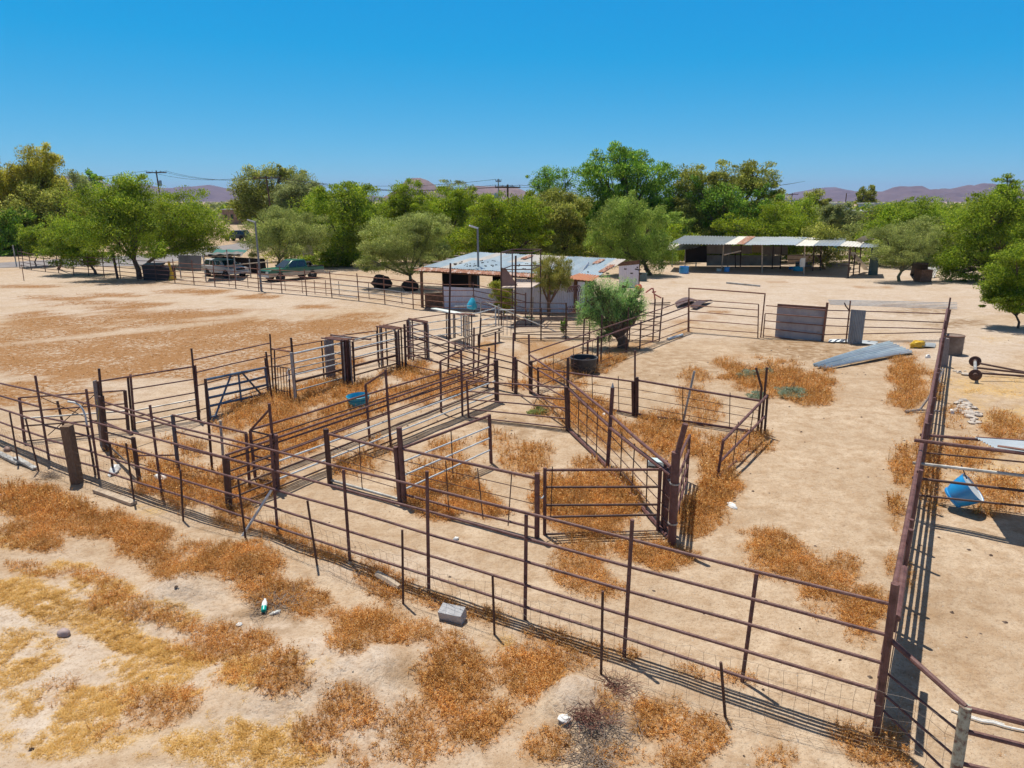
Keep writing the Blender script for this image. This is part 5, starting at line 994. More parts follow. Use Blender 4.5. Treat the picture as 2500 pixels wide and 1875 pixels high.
wallp('back_board', *P('K4', 830, 955)[:1], P('K4', 1055, 0)[0], P('K4', 0, 950)[1], P('K4', 0, 1030)[1], kb, BOARD); wallp('back_board', P('K4', 830, 0)[0], P('K4', 1500, 0)[0], P('K4', 0, 1045)[1], P('K4', 0, 1140)[1], kb+.1, BOARD)
wallp('back_board', P('K4', 1060, 0)[0], P('K4', 1240, 0)[0], P('K4', 0, 960)[1], P('K4', 0, 1030)[1], kb+.3, BOARD); wallp('back_board', P('K4', 1245, 0)[0], P('K4', 1335, 0)[0], P('K4', 0, 945)[1], P('K4', 0, 1020)[1], kb-2.4, mat('ochre_board', [(.3, (.30, .19, .09)), (.7, (.40, .26, .13))], rough=.9)); wallp('back_board', P('K4', 1340, 0)[0], P('K4', 1560, 0)[0], P('K4', 0, 965)[1], P('K4', 0, 1040)[1], kb, BOARD)
wallp('back_board', P('K4', 1560, 0)[0], P('K4', 1940, 0)[0], P('K4', 0, 1040)[1], P('K4', 0, 1110)[1], kb+1.2, BOARD); wallp('back_board', P('K4', 1900, 0)[0], P('K4', 2115, 0)[0], P('K4', 0, 1110)[1], P('K4', 0, 1180)[1], kb-.6, BOARD)
wallp('back_board', P('K4', 1630, 0)[0], P('K4', 1780, 0)[0], P('K4', 0, 1100)[1], P('K4', 0, 1160)[1], kb-.4, SHEET)
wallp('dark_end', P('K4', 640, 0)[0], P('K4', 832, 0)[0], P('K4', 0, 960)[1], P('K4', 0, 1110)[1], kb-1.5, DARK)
for a, b in ((P('K4', 985, 1040), P('K4', 1140, 1005)),): d_ = ry(1790, 0)+.3; m = MB(); m.tube([wp(a, d_), wp(b, d_)], .06, 6); m.build('crossbar', WOODP, root)
d_ = kb-2.5; m = MB(); m.beam(wp(P('K4', 1838, 1045), d_), wp(P('K4', 1898, 1195), d_-1.0), .3, .06); m.build('leaning_plank', plain('plank_brown', (.22, .12, .08)), root)
for v in (1045, 1085, 1120, 1150): m = MB(); m.tube([wp(P('K4', 1500, v-5), kb-.3), wp(P('K4', 2115, v+15), kb-1.5)], .03, 5); m.build('stall_rail', RUSTD, root)
# small lean-to roof on its left
root = thing('lean_to', 'small white striped lean-to roof at the left end of the long shelter', 'shelter', gp((1660, 663)))
yl = gp((1660, 663)).y
m = MB(); m.corr(wp(P('K4', 470, 1000), yl), wp(P('K4', 590, 995), yl), wp(P('K4', 500, 930), yl+5), wp(P('K4', 790, 955), yl+4.5), 6, .03, per=5); m.build('roof_sheet', WHT, root); m = MB(); m.corr(wp(P('K4', 590, 997), yl), wp(P('K4', 720, 980), yl+1), wp(P('K4', 640, 935), yl+5), wp(P('K4', 785, 957), yl+4.5), 5, .03, per=5); m.build('roof_sheet', DGREY, root)
for b_, t_ in ((P('K4', 635, 1145), P('K4', 642, 990)), (P('K4', 733, 1150), P('K4', 740, 985)), (P('K4', 520, 1150), P('K4', 525, 1000))): p_ = gp(b_); m = MB(); m.tube([p_, wp(t_, p_.y)], .06, 6); m.build('post', GALVW, root)
# pale tin roof hut at the right end
root = thing('tin_hut', 'small hut with crumpled pale tin roof at the right end of the long shelter', 'hut', gp((2110, 680)))
yh = gp((2100, 678)).y
for q, mt_ in (((P('K5', 370, 738), P('K5', 545, 748), P('K5', 440, 695), P('K5', 600, 705)), WHT), ((P('K5', 545, 750), P('K5', 725, 752), P('K5', 590, 712), P('K5', 710, 712)), DGREY)):
    m = MB(); m.corr(wp(q[0], yh), wp(q[1], yh), wp(q[2], yh+4), wp(q[3], yh+4), 6, .03, per=5, rows=4, sag=.1); m.build('roof_sheet', mt_, root)
m = MB(); m.corr(wp(P('K5', 515, 690), yh+2), wp(P('K5', 560, 712), yh+2), wp(P('K5', 600, 668), yh+4), wp(P('K5', 715, 695), yh+4), 5, .05, per=5, rows=5, sag=.35); m.build('crumpled_sheet', plain('tan_sheet', (.50, .42, .30)), root)
for b_, t_ in ((P('K5', 445, 1025), P('K5', 465, 750)), (P('K5', 490, 1000), P('K5', 512, 750)), (P('K5', 545, 985), P('K5', 560, 750)), (P('K5', 660, 1000), P('K5', 690, 752))): p_ = gp(b_); m = MB(); m.tube([p_, wp(t_, p_.y)], .06, 6); m.build('post', RUSTD, root)
for k in range(6): p_ = gp(P('K5', 450, 1000)); m = MB(); m.tube([wp(P('K5', 452, 830+k*30), p_.y), wp(P('K5', 550, 800+k*34), p_.y+1)], .03, 5); m.build('rail', RUSTD, root)
y_ = gp(P('K5', 670, 1000)).y-.3; m = MB(); m.corr(wp(P('K5', 622, 1002), y_), wp(P('K5', 710, 1005), y_), wp(P('K5', 655, 755), y_), wp(P('K5', 728, 760), y_), 8, .03, per=5); tag(m.build('corrugated_sheet', mat('green_tin', [(.3, (.10, .15, .15)), (.7, (.19, .24, .22))], scale=2, rough=.5)), 'dark greenish corrugated sheet leaning on the tin hut', 'sheet')
m = MB(); a_ = wp(P('K5', 478, 795), y_); b_ = gp(P('K5', 610, 955), .2); m.beam(a_, b_, .5, .05); tag(m.build('white_board', WHT), 'long white board leaning diagonally in front of the tin hut', 'board')
# barrels behind the shelter, buckets in front
for n_, (x0, y0, y1, mt_) in enumerate(((1960, 1008, 962, BLUEL), (2003, 1010, 964, BLUEL), (2048, 1005, 962, BLUE), (2083, 1008, 966, GALV), (1897, 985, 945, BLUEL))):
    drum('plastic_barrel', ['pale blue barrel, leftmost of the row beyond the right end of the shelter', 'pale blue barrel, second in the row beyond the shelter', 'deep blue barrel, third in the row beyond the shelter', 'whitish barrel, last in the row beyond the shelter', 'blue barrel standing alone left of the barrel row'][n_], P('K4', x0, y0), P('K4', x0, y1), .38, mt_, mt_, 'barrels beyond the long shelter', n=14, op=False)
for n_, (x0, y0, y1, r_, mt_, lb) in enumerate(((1010, 1192, 1152, .27, BLUE, 'small blue barrel in front of the long shelter'), (625, 1208, 1145, .45, BLUE, 'dark blue barrel in the shade of the lean-to'), (940, 1188, 1165, .22, WHT, 'small white bucket by the left posts of the shelter'), (1602, 1170, 1148, .36, BLUE, 'low blue tub in the shade of the shelter'), (1652, 1185, 1147, .46, BLUEL, 'teal tub in the shade of the shelter'), (245, 1275, 1205, .45, mat('green_drum', [(.3, (.06, .10, .10)), (.7, (.12, .16, .15))]), 'dark green drum beside the pale wall panel'))):
    drum('plastic_barrel' if n_ != 3 else 'plastic_tub', lb, P('K4', x0, y0), P('K4', x0, y1), r_, mt_, mt_, n=14)
y_ = gp(P('K4', 1705, 1222)).y-.1; root = thing('fridge_door', 'white appliance door tied to a front post of the long shelter', 'panel', gp(P('K4', 1705, 1222)))
m = MB(); m.slab([wp(P('K4', 1675, 1150), y_), wp(P('K4', 1715, 1150), y_), wp(P('K4', 1720, 1070), y_), wp(P('K4', 1680, 1070), y_)], .12); m.build('panel', WHT, root); m = MB(); m.tube([wp(P('K4', 1672, 1140), y_-.1), wp(P('K4', 1676, 1080), y_-.1)], .05, 6); m.build('handle', GALV, root)
m = MB(); m.beam(gp(P('K4', 1012, 1292), .06), gp(P('K4', 1308, 1320), .06), .22, .12); tag(m.build('loose_beam', GALVW), 'grey beam lying in the open yard before the shelter', 'beam')
# sheets lying near the tall gate, pump
for n_, (q, lb) in enumerate((((P('Z8', 1370, 330), P('Z8', 1400, 375), P('Z8', 1560, 260), P('Z8', 1680, 300)), 'dark rusty sheet lying behind the tall framed gate'), ((P('Z8', 1570, 385), P('Z8', 1660, 398), P('Z8', 1720, 305), P('Z8', 1880, 290)), 'brown bent sheet lying right of the rusty sheet'))):
    p_ = [gp(a, .15) for a in q]; m = MB(); m.corr(p_[0], p_[1], p_[2], p_[3], 5, .05, per=5, rows=4, sag=.12); tag(m.build('scrap_sheet', mat('brown_scrap', [(.3, (.14, .09, .085)), (.7, (.30, .22, .20))], scale=2, rough=.6)), lb, 'sheet', 'scrap sheets behind the tall gate')
PINK = plain('faded_red_paint', (.42, .13, .10), rough=.6, scale=4); y_ = gp(P('Z8', 1110, 350)).y; root = thing('cultivator', 'faded red iron cultivator standing in the yard right of the weeping tree', 'farm tool', gp(P('Z8', 1110, 345)))
for pts, nm in (((P('Z8', 1105, 345), P('Z8', 1095, 230), P('Z8', 1070, 125)), 'stem'), ((P('Z8', 975, 190), P('Z8', 1060, 130)), 'handle'), ((P('Z8', 1060, 185), P('Z8', 1115, 178)), 'crossbar'), ((P('Z8', 1100, 215), P('Z8', 1185, 262)), 'brace')): m = MB(); m.tube([wp(q, y_) for q in pts], .05, 6); m.build(nm, PINK, root)
m = MB(); m.beam(gp(P('Z8', 1035, 335), .1), gp(P('Z8', 1300, 322), .1), .2, .08); m.build('skid', WOODP, root); m = MB(); m.beam(gp(P('Z8', 1100, 345), .1), gp(P('Z8', 1300, 350), .1), .2, .08); m.build('skid', WOODP, root)
m = MB(); c_ = gp(P('Z8', 880, 170)); m.blob(c_+Vector((0, 0, .25)), (.3, .25, .25), 2, .15, 8); tag(m.build('red_bucket', plain('red_plastic', (.45, .02, .02), rough=.35)), 'red bucket half hidden behind the weeping tree', 'bucket')
# scrap pile under the right trees
root = thing('scrap_pile', 'heap of boards, grey pipes and a brown box under the right hand trees', 'scrap pile', gp(P('K5', 1040, 1060))); rn = random.Random(2)
m = MB(); c_ = gp(P('K5', 1025, 1062)); m.box(c_+Vector((.8, 0, .5)), (1.0, .9, 1.1), .1); m.build('wooden_box', BEAM, root)
for k in range(7): a_ = gp(P('K5', 1075+k*22, 1030)); m = MB(); m.tube([a_, wp(P('K5', 1170+k*14, 935), a_.y+1.5)], .07, 6); m.build('pipe', GALVW, root)
m = MB(); m.slab([gp(P('K5', 1000, 1000)), gp(P('K5', 1150, 1010)), wp(P('K5', 1170, 900), 58), wp(P('K5', 1030, 890), 58)], .08); m.build('sheet', DARK, root)
# ------------------------------------------------------------------ tarp carport on the left
root = thing('tarp_carport', 'sagging carport of green and grey tarps between the mesquites and the pickup', 'carport', gp(P('K2', 200, 1130)))
TEAL = plain('teal_tarp', (.008, .13, .11), rough=.6, scale=2); GTARP = mat('grey_tarp', [(.3, (.13, .12, .11)), (.7, (.25, .24, .23))], rough=.8, scale=1.2)
yt = gp(P('K2', 190, 1130)).y
def TP(k, x, y, d): return wp(P(k, x, y), yt+d)
m = MB(); m.corr(TP('K2', 20, 890, 2), TP('K2', 300, 885, 2), TP('K2', 100, 843, 6), TP('K2', 385, 848, 6), 3, .03, per=6, rows=6, sag=-.15); m.build('tarp', TEAL, root)
m = MB(); m.corr(TP('K1', 1830, 1085, 0), TP('K2', 310, 890, 1), TP('K1', 1850, 1060, 3), TP('K2', 350, 862, 3.5), 4, .05, per=6, rows=6, sag=-.25); m.build('tarp', GTARP, root)
m = MB(); m.slab([TP('K1', 1605, 1220, 3), TP('K1', 1810, 1225, 3), TP('K1', 1810, 1085, 3), TP('K1', 1605, 1080, 3)], .05); m.build('side_sheet', GTARP, root)
for a in (('K1', 1605, 1240, 1075, 3), ('K1', 1830, 1260, 1085, 0), ('K2', 195, 1135, 845, .5), ('K2', 262, 1120, 890, 1), ('K2', 400, 1080, 930, 3), ('K2', 560, 1050, 940, 6)): m = MB(); p_ = TP(a[0], a[1], a[3], a[4]); m.tube([Vector((p_.x, p_.y, -.1)), p_], .05, 6); m.build('post', GALVW, root)
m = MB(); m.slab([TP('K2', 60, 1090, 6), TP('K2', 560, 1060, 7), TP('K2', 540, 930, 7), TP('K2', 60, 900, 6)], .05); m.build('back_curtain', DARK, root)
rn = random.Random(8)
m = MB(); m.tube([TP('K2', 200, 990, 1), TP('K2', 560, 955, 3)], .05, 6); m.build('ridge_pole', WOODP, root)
for n_, (k, x, y, sx, sy, sz, lb) in enumerate((('K1', 1395, 1300, 1.5, 1.0, 1.35, 'big dark lidded bin under the mesquite by the yard fence'), ('K1', 1500, 1300, 1.3, 1.0, 1.1, 'smaller dark lidded bin right of the big dark bin'))):
    c_ = gp(P(k, x, y)); root = thing('dump_bin', lb, 'bin', c_, 'dark bins by the yard fence'); m = MB(); m.box(c_+Vector((0, 0, sz*.45)), (sx, sy, sz*.9), .1); m.build('body', plain('bin_black', (.03, .025, .025), rough=.6), root); m = MB(); m.box(c_+Vector((0, .05, sz*.95)), (sx*1.05, sy*1.1, .10), .1, Matrix.Rotation(.12, 3, 'X')); m.build('lid', plain('bin_lid', (.06, .035, .035), rough=.5), root)
c_ = gp(P('K1', 1552, 1305)); root = thing('yellow_pump', 'yellow upright pump stand beside the dark bins', 'pump', c_); YEL = plain('yellow_paint', (.65, .38, .02), rough=.4)
m = MB(); m.lathe([(0, 0), (.32, 0), (.3, .1), (.18, .35), (.14, .7), (0, .72)], Matrix.Translation(c_), 12); m.build('base', YEL, root); m = MB(); m.tube([c_+Vector((0, 0, .7)), c_+Vector((-.1, 0, 1.3)), c_+Vector((-.15, 0, 1.6))], .1, 8); m.build('column', YEL, root)
for n_, (x, y, s_, lb) in enumerate(((1585, 1195, 1.0, 'large dark stump pile in the shade behind the yard fence'), (1850, 1215, .8, 'dark stump beside the shed corner'))):
    m = MB(); c_ = gp(P('K2', x, y)); m.blob(c_+Vector((0, 0, .4*s_)), (.75*s_, .5, .6*s_), n_+5, .25, 8); tag(m.build('brush_pile', DARK), lb, 'brush pile')
# basketball board
c_ = gp(P('K2', 925, 1000)); y_ = c_.y+3; root = thing('basketball_board', 'grey fan-shaped basketball backboard on two posts behind the pickup', 'backboard', (xat(751, y_, 0), y_, 0))
m = MB(); pts = [wp(P('K2', x, y), y_) for x, y in ((880, 885), (875, 845), (890, 815), (925, 803), (960, 815), (975, 845), (970, 888))]; m.add([p+Vector((0, -.05, 0)) for p in pts]+[p+Vector((0, .05, 0)) for p in pts], [tuple(range(7))[::-1], tuple(range(7, 14))]+[(i, (i+1) % 7, 7+(i+1) % 7, 7+i) for i in range(7)]); m.build('board', plain('grey_board', (.42, .41, .40), rough=.5), root)
for x in (890, 968): m = MB(); p_ = wp(P('K2', x, 880), y_+.1); m.tube([Vector((p_.x, p_.y, 0)), p_], .08, 6); m.build('post', GALVW, root)
# ------------------------------------------------------------------ vehicles
GLASS = mat('car_glass', [(.3, (.02, .03, .035)), (.7, (.035, .05, .055))], rough=.08, spec=.8); TYRE = plain('tyre', (.02, .02, .02), rough=.85); RIM = plain('rim_metal', (.30, .28, .26), rough=.4)
CHROME = plain('chrome', (.55, .55, .55), rough=.25); LIGHTM = plain('headlight_glass', (.60, .60, .58), rough=.15); REDL = plain('red_light', (.30, .02, .02), rough=.3)
def car(name, label, cat, pos, head, prof, cab, Wd, wheels, body, lower=None, wr=.36, bed=None):
    """prof: side outline of the body (x forward, z), cab: list of (x,z) roof outline; pos: ground centre; head: heading angle"""
    root = thing(name, label, cat, pos); M = Matrix.Translation(Vector(pos)) @ Matrix.Rotation(head, 4, 'Z')
    def ext(pl, w0, w1=None, name_='body', mt_=None, parent=None):
        w1 = w1 or [w0]*len(pl); n_ = len(pl); vs = [M @ Vector((x, -w, z)) for (x, z), w in zip(pl, w1)] + [M @ Vector((x, w, z)) for (x, z), w in zip(pl, w1)]
        m = MB(); m.add(vs, [tuple(range(n_)), tuple(range(n_, 2*n_))[::-1]]+[(i, i+n_, (i+1) % n_+n_, (i+1) % n_) for i in range(n_)]); o = m.build(name_, mt_, parent or root); bv_ = o.modifiers.new('bevel', 'BEVEL'); bv_.width = .05; bv_.segments = 2; bv_.limit_method = 'ANGLE'; return o
    b_ = ext(prof, Wd/2, None, 'body', body)
    if lower: ext([(x, z) for x, z in lower], Wd/2+.012, None, 'lower_panel', bed['low'] if bed else body)
    zb = min(z for x, z in cab); w1 = [Wd/2-.06 - .16*(z-zb)/.6 for x, z in cab]
    c_ = ext(cab, 0, w1, 'cabin', body)
    # glass
    def pane(pts, nm):
        m = MB(); m.slab([M @ Vector(p) for p in pts], .02); m.build(nm, GLASS, c_)
    xs = sorted(cab, key=lambda q: q[0]); top = max(z for x, z in cab); tops = [q for q in cab if q[1] > top-.12]; xr0, xr1 = min(q[0] for q in tops), max(q[0] for q in tops); xb0, xb1 = xs[0][0], xs[-1][0]
    wt, wb = Wd/2-.06-.16*(top-zb)/.6+.012, Wd/2-.055
    def side(s_, x0b, x1b, x0t, x1t):
        z0, z1 = zb+.08, top-.09; a = [(x0b, s_*(wb-.015), z0), (x1b, s_*(wb-.015), z0), (x1t, s_*(wt+.03), z1), (x0t, s_*(wt+.03), z1)]
        pane(a if s_ < 0 else a[::-1], 'side_window')
    nW = bed['win'] if bed else 2
    for s_ in (-1, 1):
        for k in range(nW):
            f0, f1 = k/nW+.02, (k+1)/nW-.03; lo0, lo1 = xb0+.14, xb1-.22; hi0, hi1 = xr0+.06, xr1-.06
            side(s_, lo0+(lo1-lo0)*f0, lo0+(lo1-lo0)*f1, hi0+(hi1-hi0)*f0, hi0+(hi1-hi0)*f1)
    pane([(xb1-.02, -wb+.12, zb+.06), (xb1-.02, wb-.12, zb+.06), (xr1+.05, wt-.12, top-.07), (xr1+.05, -wt+.12, top-.07)], 'windscreen')
    pane([(xb0-.02, wb-.12, zb+.08), (xb0-.02, -wb+.12, zb+.08), (xr0-.05, -wt+.12, top-.08), (xr0-.05, wt-.12, top-.08)], 'rear_window')
    for x in wheels:
        for s_ in (-1, 1):
            Mw = M @ Matrix.Translation((x, s_*(Wd/2-.10), wr)) @ Matrix.Rotation(-s_*math.pi/2, 4, 'X'); m = MB(); m.lathe([(wr*.6, -.12), (wr*.95, -.12), (wr, -.06), (wr, .06), (wr*.95, .12), (wr*.6, .12)], Mw, 22); wo = m.build('wheel', TYRE, root); m = MB(); m.lathe([(0, .10), (wr*.25, .11), (wr*.55, .07), (wr*.62, .115), (wr*.62, -.1)], Mw, 18); m.build('rim', RIM, wo)
            Ma = M @ Matrix.Translation((x, s_*(Wd/2-.02), wr+.02)) @ Matrix.Rotation(-s_*math.pi/2, 4, 'X'); m = MB(); m.lathe([(0, .028), (wr*1.18, .03), (wr*1.22, .0)], Ma, 22); m.build('wheel_arch', TYRE, root)
    xf = max(x for x, z in prof); xk = min(x for x, z in prof)
    for s_ in (-1, 1):
        m = MB(); m.box(M @ Vector((xf-.02, s_*(Wd/2-.24), .80)), (.10, .34, .17), head); m.build('headlight', LIGHTM, root); m = MB(); m.box(M @ Vector((xk+.03, s_*(Wd/2-.12), .92)), (.08, .14, .26), head); m.build('tail_light', REDL, root)
        m = MB(); m.box(M @ Vector((xb1-.25, s_*(Wd/2+.10), zb+.14)), (.10, .18, .14), head); m.build('wing_mirror', body, root)
    m = MB(); m.box(M @ Vector((xf+.03, 0, .50)), (.14, Wd*.96, .18), head); m.build('bumper', CHROME if bed and bed.get('chrome') else body, root); m = MB(); m.box(M @ Vector((xk-.03, 0, .52)), (.14, Wd*.94, .16), head); m.build('bumper', CHROME if bed and bed.get('chrome') else body, root)
    m = MB(); m.box(M @ Vector((xf+.02, 0, .80)), (.05, Wd*.46, .16), head); m.build('grille', TYRE, root)
    return root, M
GREEN = mat('faded_green_paint', [(.3, (.008, .085, .055)), (.6, (.015, .13, .085)), (.8, (.05, .16, .12))], scale=1.5, rough=.3, spec=.6); TANP = plain('tan_paint', (.40, .34, .27), rough=.4, scale=2)
pf, pr = gp((688, 687)), gp((762, 680.5)); hd = math.atan2(pf.y-pr.y, pf.x-pr.x); pc = (pf+pr)/2 + Vector((math.cos(hd+math.pi/2), math.sin(hd+math.pi/2), 0))*-.75
if (pc-Vector((0, 0, 0))).length < ((pf+pr)/2).length: pc = (pf+pr)/2 - (pc-(pf+pr)/2)
pc.z = 0
root, M = car('pickup_truck', 'green extended-cab pickup with tan lower panels parked by the yard fence', 'pickup', pc, hd, [(2.62, .45), (2.68, .72), (2.60, .95), (2.35, 1.02), (1.25, 1.08), (-.55, 1.08), (-.55, 1.05), (-2.6, 1.05), (-2.62, .45)], [(1.15, 1.06), (.35, 1.66), (.1, 1.72), (-.75, 1.72), (-.95, 1.66), (-1.05, 1.06)], 1.82, (1.62, -1.42), GREEN, [(2.64, .42), (2.71, .76), (-2.63, .80), (-2.63, .42)], .37, {'win': 2, 'low': TANP, 'chrome': True})
m = MB(); m.box(M @ Vector((-1.82, 0, 1.062)), (1.45, 1.5, .012), hd); m.build('load_bed', DARK, root)
for s_ in (-1, 1): m = MB(); m.box(M @ Vector((-1.82, s_*.84, 1.10)), (1.5, .10, .07), hd); m.build('bed_rail', TYRE, root)
m = MB(); Mt = M @ Matrix.Translation((-1.5, .1, 1.2)) @ Matrix.Rotation(.9, 4, 'X'); m.lathe([(.2, -.1), (.34, -.1), (.36, 0), (.34, .1), (.2, .1), (.2, -.1)], Mt, 18); tag(m.build('spare_tyre', TYRE), 'spare tyre lying in the bed of the green pickup', 'tyre')
SILV = plain('silver_paint', (.50, .50, .50), rough=.3, scale=1)
p_ = gp(P('K1', 1980, 1285)); car('estate_car', 'silver estate car parked in the shade of the tarp carport', 'car', (p_.x, p_.y+1.2, 0), math.atan2(-.55, .84), [(2.2, .4), (2.28, .68), (2.15, .86), (1.1, 1.0), (-2.1, 1.02), (-2.2, .9), (-2.2, .4)], [(1.15, .98), (.45, 1.52), (-1.7, 1.55), (-2.05, .99)], 1.78, (1.35, -1.35), SILV, None, .33, {'win': 3, 'low': SILV})
NAVY = plain('dark_blue_grey_paint', (.06, .085, .10), rough=.3, scale=1)
d_ = gp((580, 588)); d_.z = 0; car('jeep', 'blue grey four-wheel-drive car parked far off beyond the road', 'car', d_, math.pi*.93, [(2.1, .45), (2.15, .75), (2.0, 1.0), (1.0, 1.08), (-2.0, 1.12), (-2.1, .9), (-2.1, .45)], [(1.0, 1.06), (.55, 1.75), (-1.75, 1.80), (-2.0, 1.1)], 1.8, (1.35, -1.35), NAVY, None, .40, {'win': 3, 'low': NAVY})
# ------------------------------------------------------------------ far houses and walls
def house(label, u0, u1, vt, vb, d, mt_, flat=True, wins=3):
    z = zat(d, vt); x0, x1 = xat(u0, d, 1), xat(u1, d, 1); root = thing('farm_house', label, 'house', ((x0+x1)/2, d, 0)); m = MB(); m.box(((x0+x1)/2, d+4, z/2), (x1-x0, 8, z)); m.build('wall', mt_, root)
    m = MB(); m.box(((x0+x1)/2, d+4, z+.12), (x1-x0+.6, 8.6, .22)); m.build('roof', plain('roof_white', (.66, .64, .62)), root)
    for k in range(wins):
        x = x0+(x1-x0)*(k+.5)/wins; m = MB(); m.box((x, d-.02, z*.55), ((x1-x0)/wins*.4, .06, 1.2)); wo = m.build('window', GLASS, root); m = MB(); m.box((x, d-.05, z*.55-.65), ((x1-x0)/wins*.45, .10, .08)); m.build('sill', plain('sill', (.5, .48, .45)), wo)
    return root
WHITEW = plain('white_render', (.70, .66, .62), rough=.9, scale=1); BROWNW = plain('brown_render', (.30, .19, .14), rough=.9, scale=1)
house('low white flat-roofed house above the grey green bush on the right', P('K5', 312, 0)[0], P('K5', 440, 0)[0], P('K5', 0, 358)[1], 520, 165, WHITEW)
house('white house with sloping end partly behind trees on the right', P('K5', 660, 0)[0], P('K5', 745, 0)[0], P('K5', 0, 360)[1], 520, 170, WHITEW, wins=2)
house('small pink brick house below the second white house', P('K5', 590, 0)[0], P('K5', 690, 0)[0], P('K5', 0, 432)[1], 545, 125, plain('pink_brick', (.34, .19, .15), scale=3), wins=2)
house('low tan farmhouse far beyond the road left of the eucalyptus', P('K2', 165, 0)[0], P('K2', 335, 0)[0], P('K2', 0, 488)[1], 522, 205, BROWNW)
p0, p1 = gp(P('K2', 150, 588)), gp(P('K2', 420, 588)); root = thing('boundary_wall', 'long pale pink wall beyond the road left of the eucalyptus', 'wall', p0); m = MB(); m.box(((p0.x+p1.x)/2+6, p0.y, 1.35), (p1.x-p0.x+24, .3, 2.7)); m.build('wall', plain('pink_wall', (.50, .38, .31), rough=.9, scale=.5), root)
for k in range(9): m = MB(); m.tube([(p0.x-2+k*5.5, p0.y-.3, 0), (p0.x-2+k*5.5, p0.y-.3, 2.8)], .12, 5); m.build('pilaster', RUSTD, root)
# white trailer and white pick-up behind the shelter
c_ = gp(P('K4', 1800, 905)); root = thing('horse_trailer', 'white trailer parked behind the long shelter', 'trailer', (c_.x, c_.y+10, 0)); m = MB(); zt = zat(c_.y+10, P('K4', 0, 820)[1]); x0, x1 = xat(P('K4', 1735, 0)[0], c_.y+10, 1), xat(P('K4', 1885, 0)[0], c_.y+10, 1); m.box(((x0+x1)/2, c_.y+11, zt*.58), (x1-x0, 2.2, zt*.84)); m.build('body', WHITEW, root)
for x in (.35, .55): m = MB(); m.lathe([(0, -.1), (.36, -.1), (.36, .1), (0, .1)], Matrix.Translation((x0+(x1-x0)*x, c_.y+9.9, .36)) @ Matrix.Rotation(math.pi/2, 4, 'X'), 14); m.build('wheel', TYRE, root)
m = MB(); m.box((x1-.5, c_.y+9.86, zt*.6), (.7, .06, zt*.6)); m.build('door', SHEET, root)
# ------------------------------------------------------------------ litter and small things near the fence
c_ = gp(P('F', 1085, 885)); root = thing('concrete_block', 'grey hollow concrete block lying by the wire fence', 'block', c_); hd = -.35; Rm = Matrix.Rotation(.28, 3, 'X')
BLK = mat('grey_concrete', [(.3, (.30, .30, .31)), (.7, (.46, .46, .47))], scale=14, rough=.9, bump=.3); Mb = Matrix.Rotation(hd, 3, 'Z') @ Rm; m = MB()
for x, y, z, sx, sy, sz in ((0, .09, .1, .40, .03, .2), (0, -.09, .1, .40, .03, .2), (-.185, 0, .1, .03, .15, .2), (0, 0, .1, .03, .15, .2), (.185, 0, .1, .03, .15, .2), ): m.box(Vector(c_)+Mb @ Vector((x, y, z))+Vector((0, 0, .02)), (sx, sy, sz), hd, Rm)
m.build('shell', BLK, root); m = MB(); m.box(Vector(c_)+Mb @ Vector((0, 0, .205))+Vector((0, 0, .02)), (.40, .21, .012), hd, Rm); m.build('top_face', BLK, root)
def gpt(k, x, y): p = gp(P(k, x, y)); p.z = float(gz(np.array([p.x]), np.array([p.y]))[0]); return p
c_ = gpt('E', 1380, 860); root = thing('plastic_bottle', 'white bottle with teal base lying in dry twigs', 'bottle', c_); M = Matrix.Translation(c_+Vector((0, 0, .05))) @ Matrix.Rotation(.2, 4, 'Z') @ Matrix.Rotation(-1.25, 4, 'X')
m = MB(); m.lathe([(0, 0), (.042, 0), (.045, .02), (.045, .09)], M, 14); m.build('base', plain('teal_plastic', (.0, .36, .30), rough=.3), root); m = MB(); m.lathe([(.045, .09), (.046, .16), (.035, .2), (.02, .22), (.02, .25), (0, .25)], M, 14); m.build('neck', plain('white_plastic', (.75, .77, .77), rough=.3), root)
def bit(name, label, k, x, y, size, mt_, seed, cat, rough=.25, grp=None, up=.4): m = MB(); c = gpt(k, x, y); m.blob(c+Vector((0, 0, size[2]*up)), size, seed, rough, 7, seed); tag(m.build(name, mt_), label, cat, grp)
BAG = mat('white_bag', [(.3, (.60, .62, .62)), (.7, (.80, .80, .79))], scale=9, rough=.5)
bit('field_stone', 'pinkish round stone alone on the pale sand at the lower left', 'E', 333, 950, (.10, .08, .075), mat('pink_stone', [(.3, (.30, .22, .21)), (.7, (.45, .36, .34))]), 3, 'stone', .12, up=.6)
bit('plastic_bag', 'white plastic bag snagged in weeds right of the wooden post', 'A', 770, 975, (.34, .12, .10), BAG, 5, 'bag'); bit('plastic_bag', 'crumpled white bag at the foot of the third front post', 'A', 1085, 1030, (.20, .14, .12), BAG, 6, 'bag'); bit('crushed_cup', 'small white crushed cup on bare soil inside the front fence', 'F', 1100, 465, (.06, .05, .05), BAG, 7, 'cup')
bit('plastic_bag', 'white bag scrap in the straw by the near gate', 'G', 1155, 322, (.16, .09, .05), BAG, 8, 'bag'); bit('limestone_lump', 'white stone at the foot of the pale mound', 'G', 185, 1610, (.09, .07, .06), plain('white_stone', (.66, .65, .63)), 9, 'stone'); bit('clear_bottle', 'clear crushed bottle right of the teal bottle', 'E', 1440, 860, (.10, .04, .035), plain('clear_plastic', (.55, .55, .52), rough=.15), 10, 'bottle')
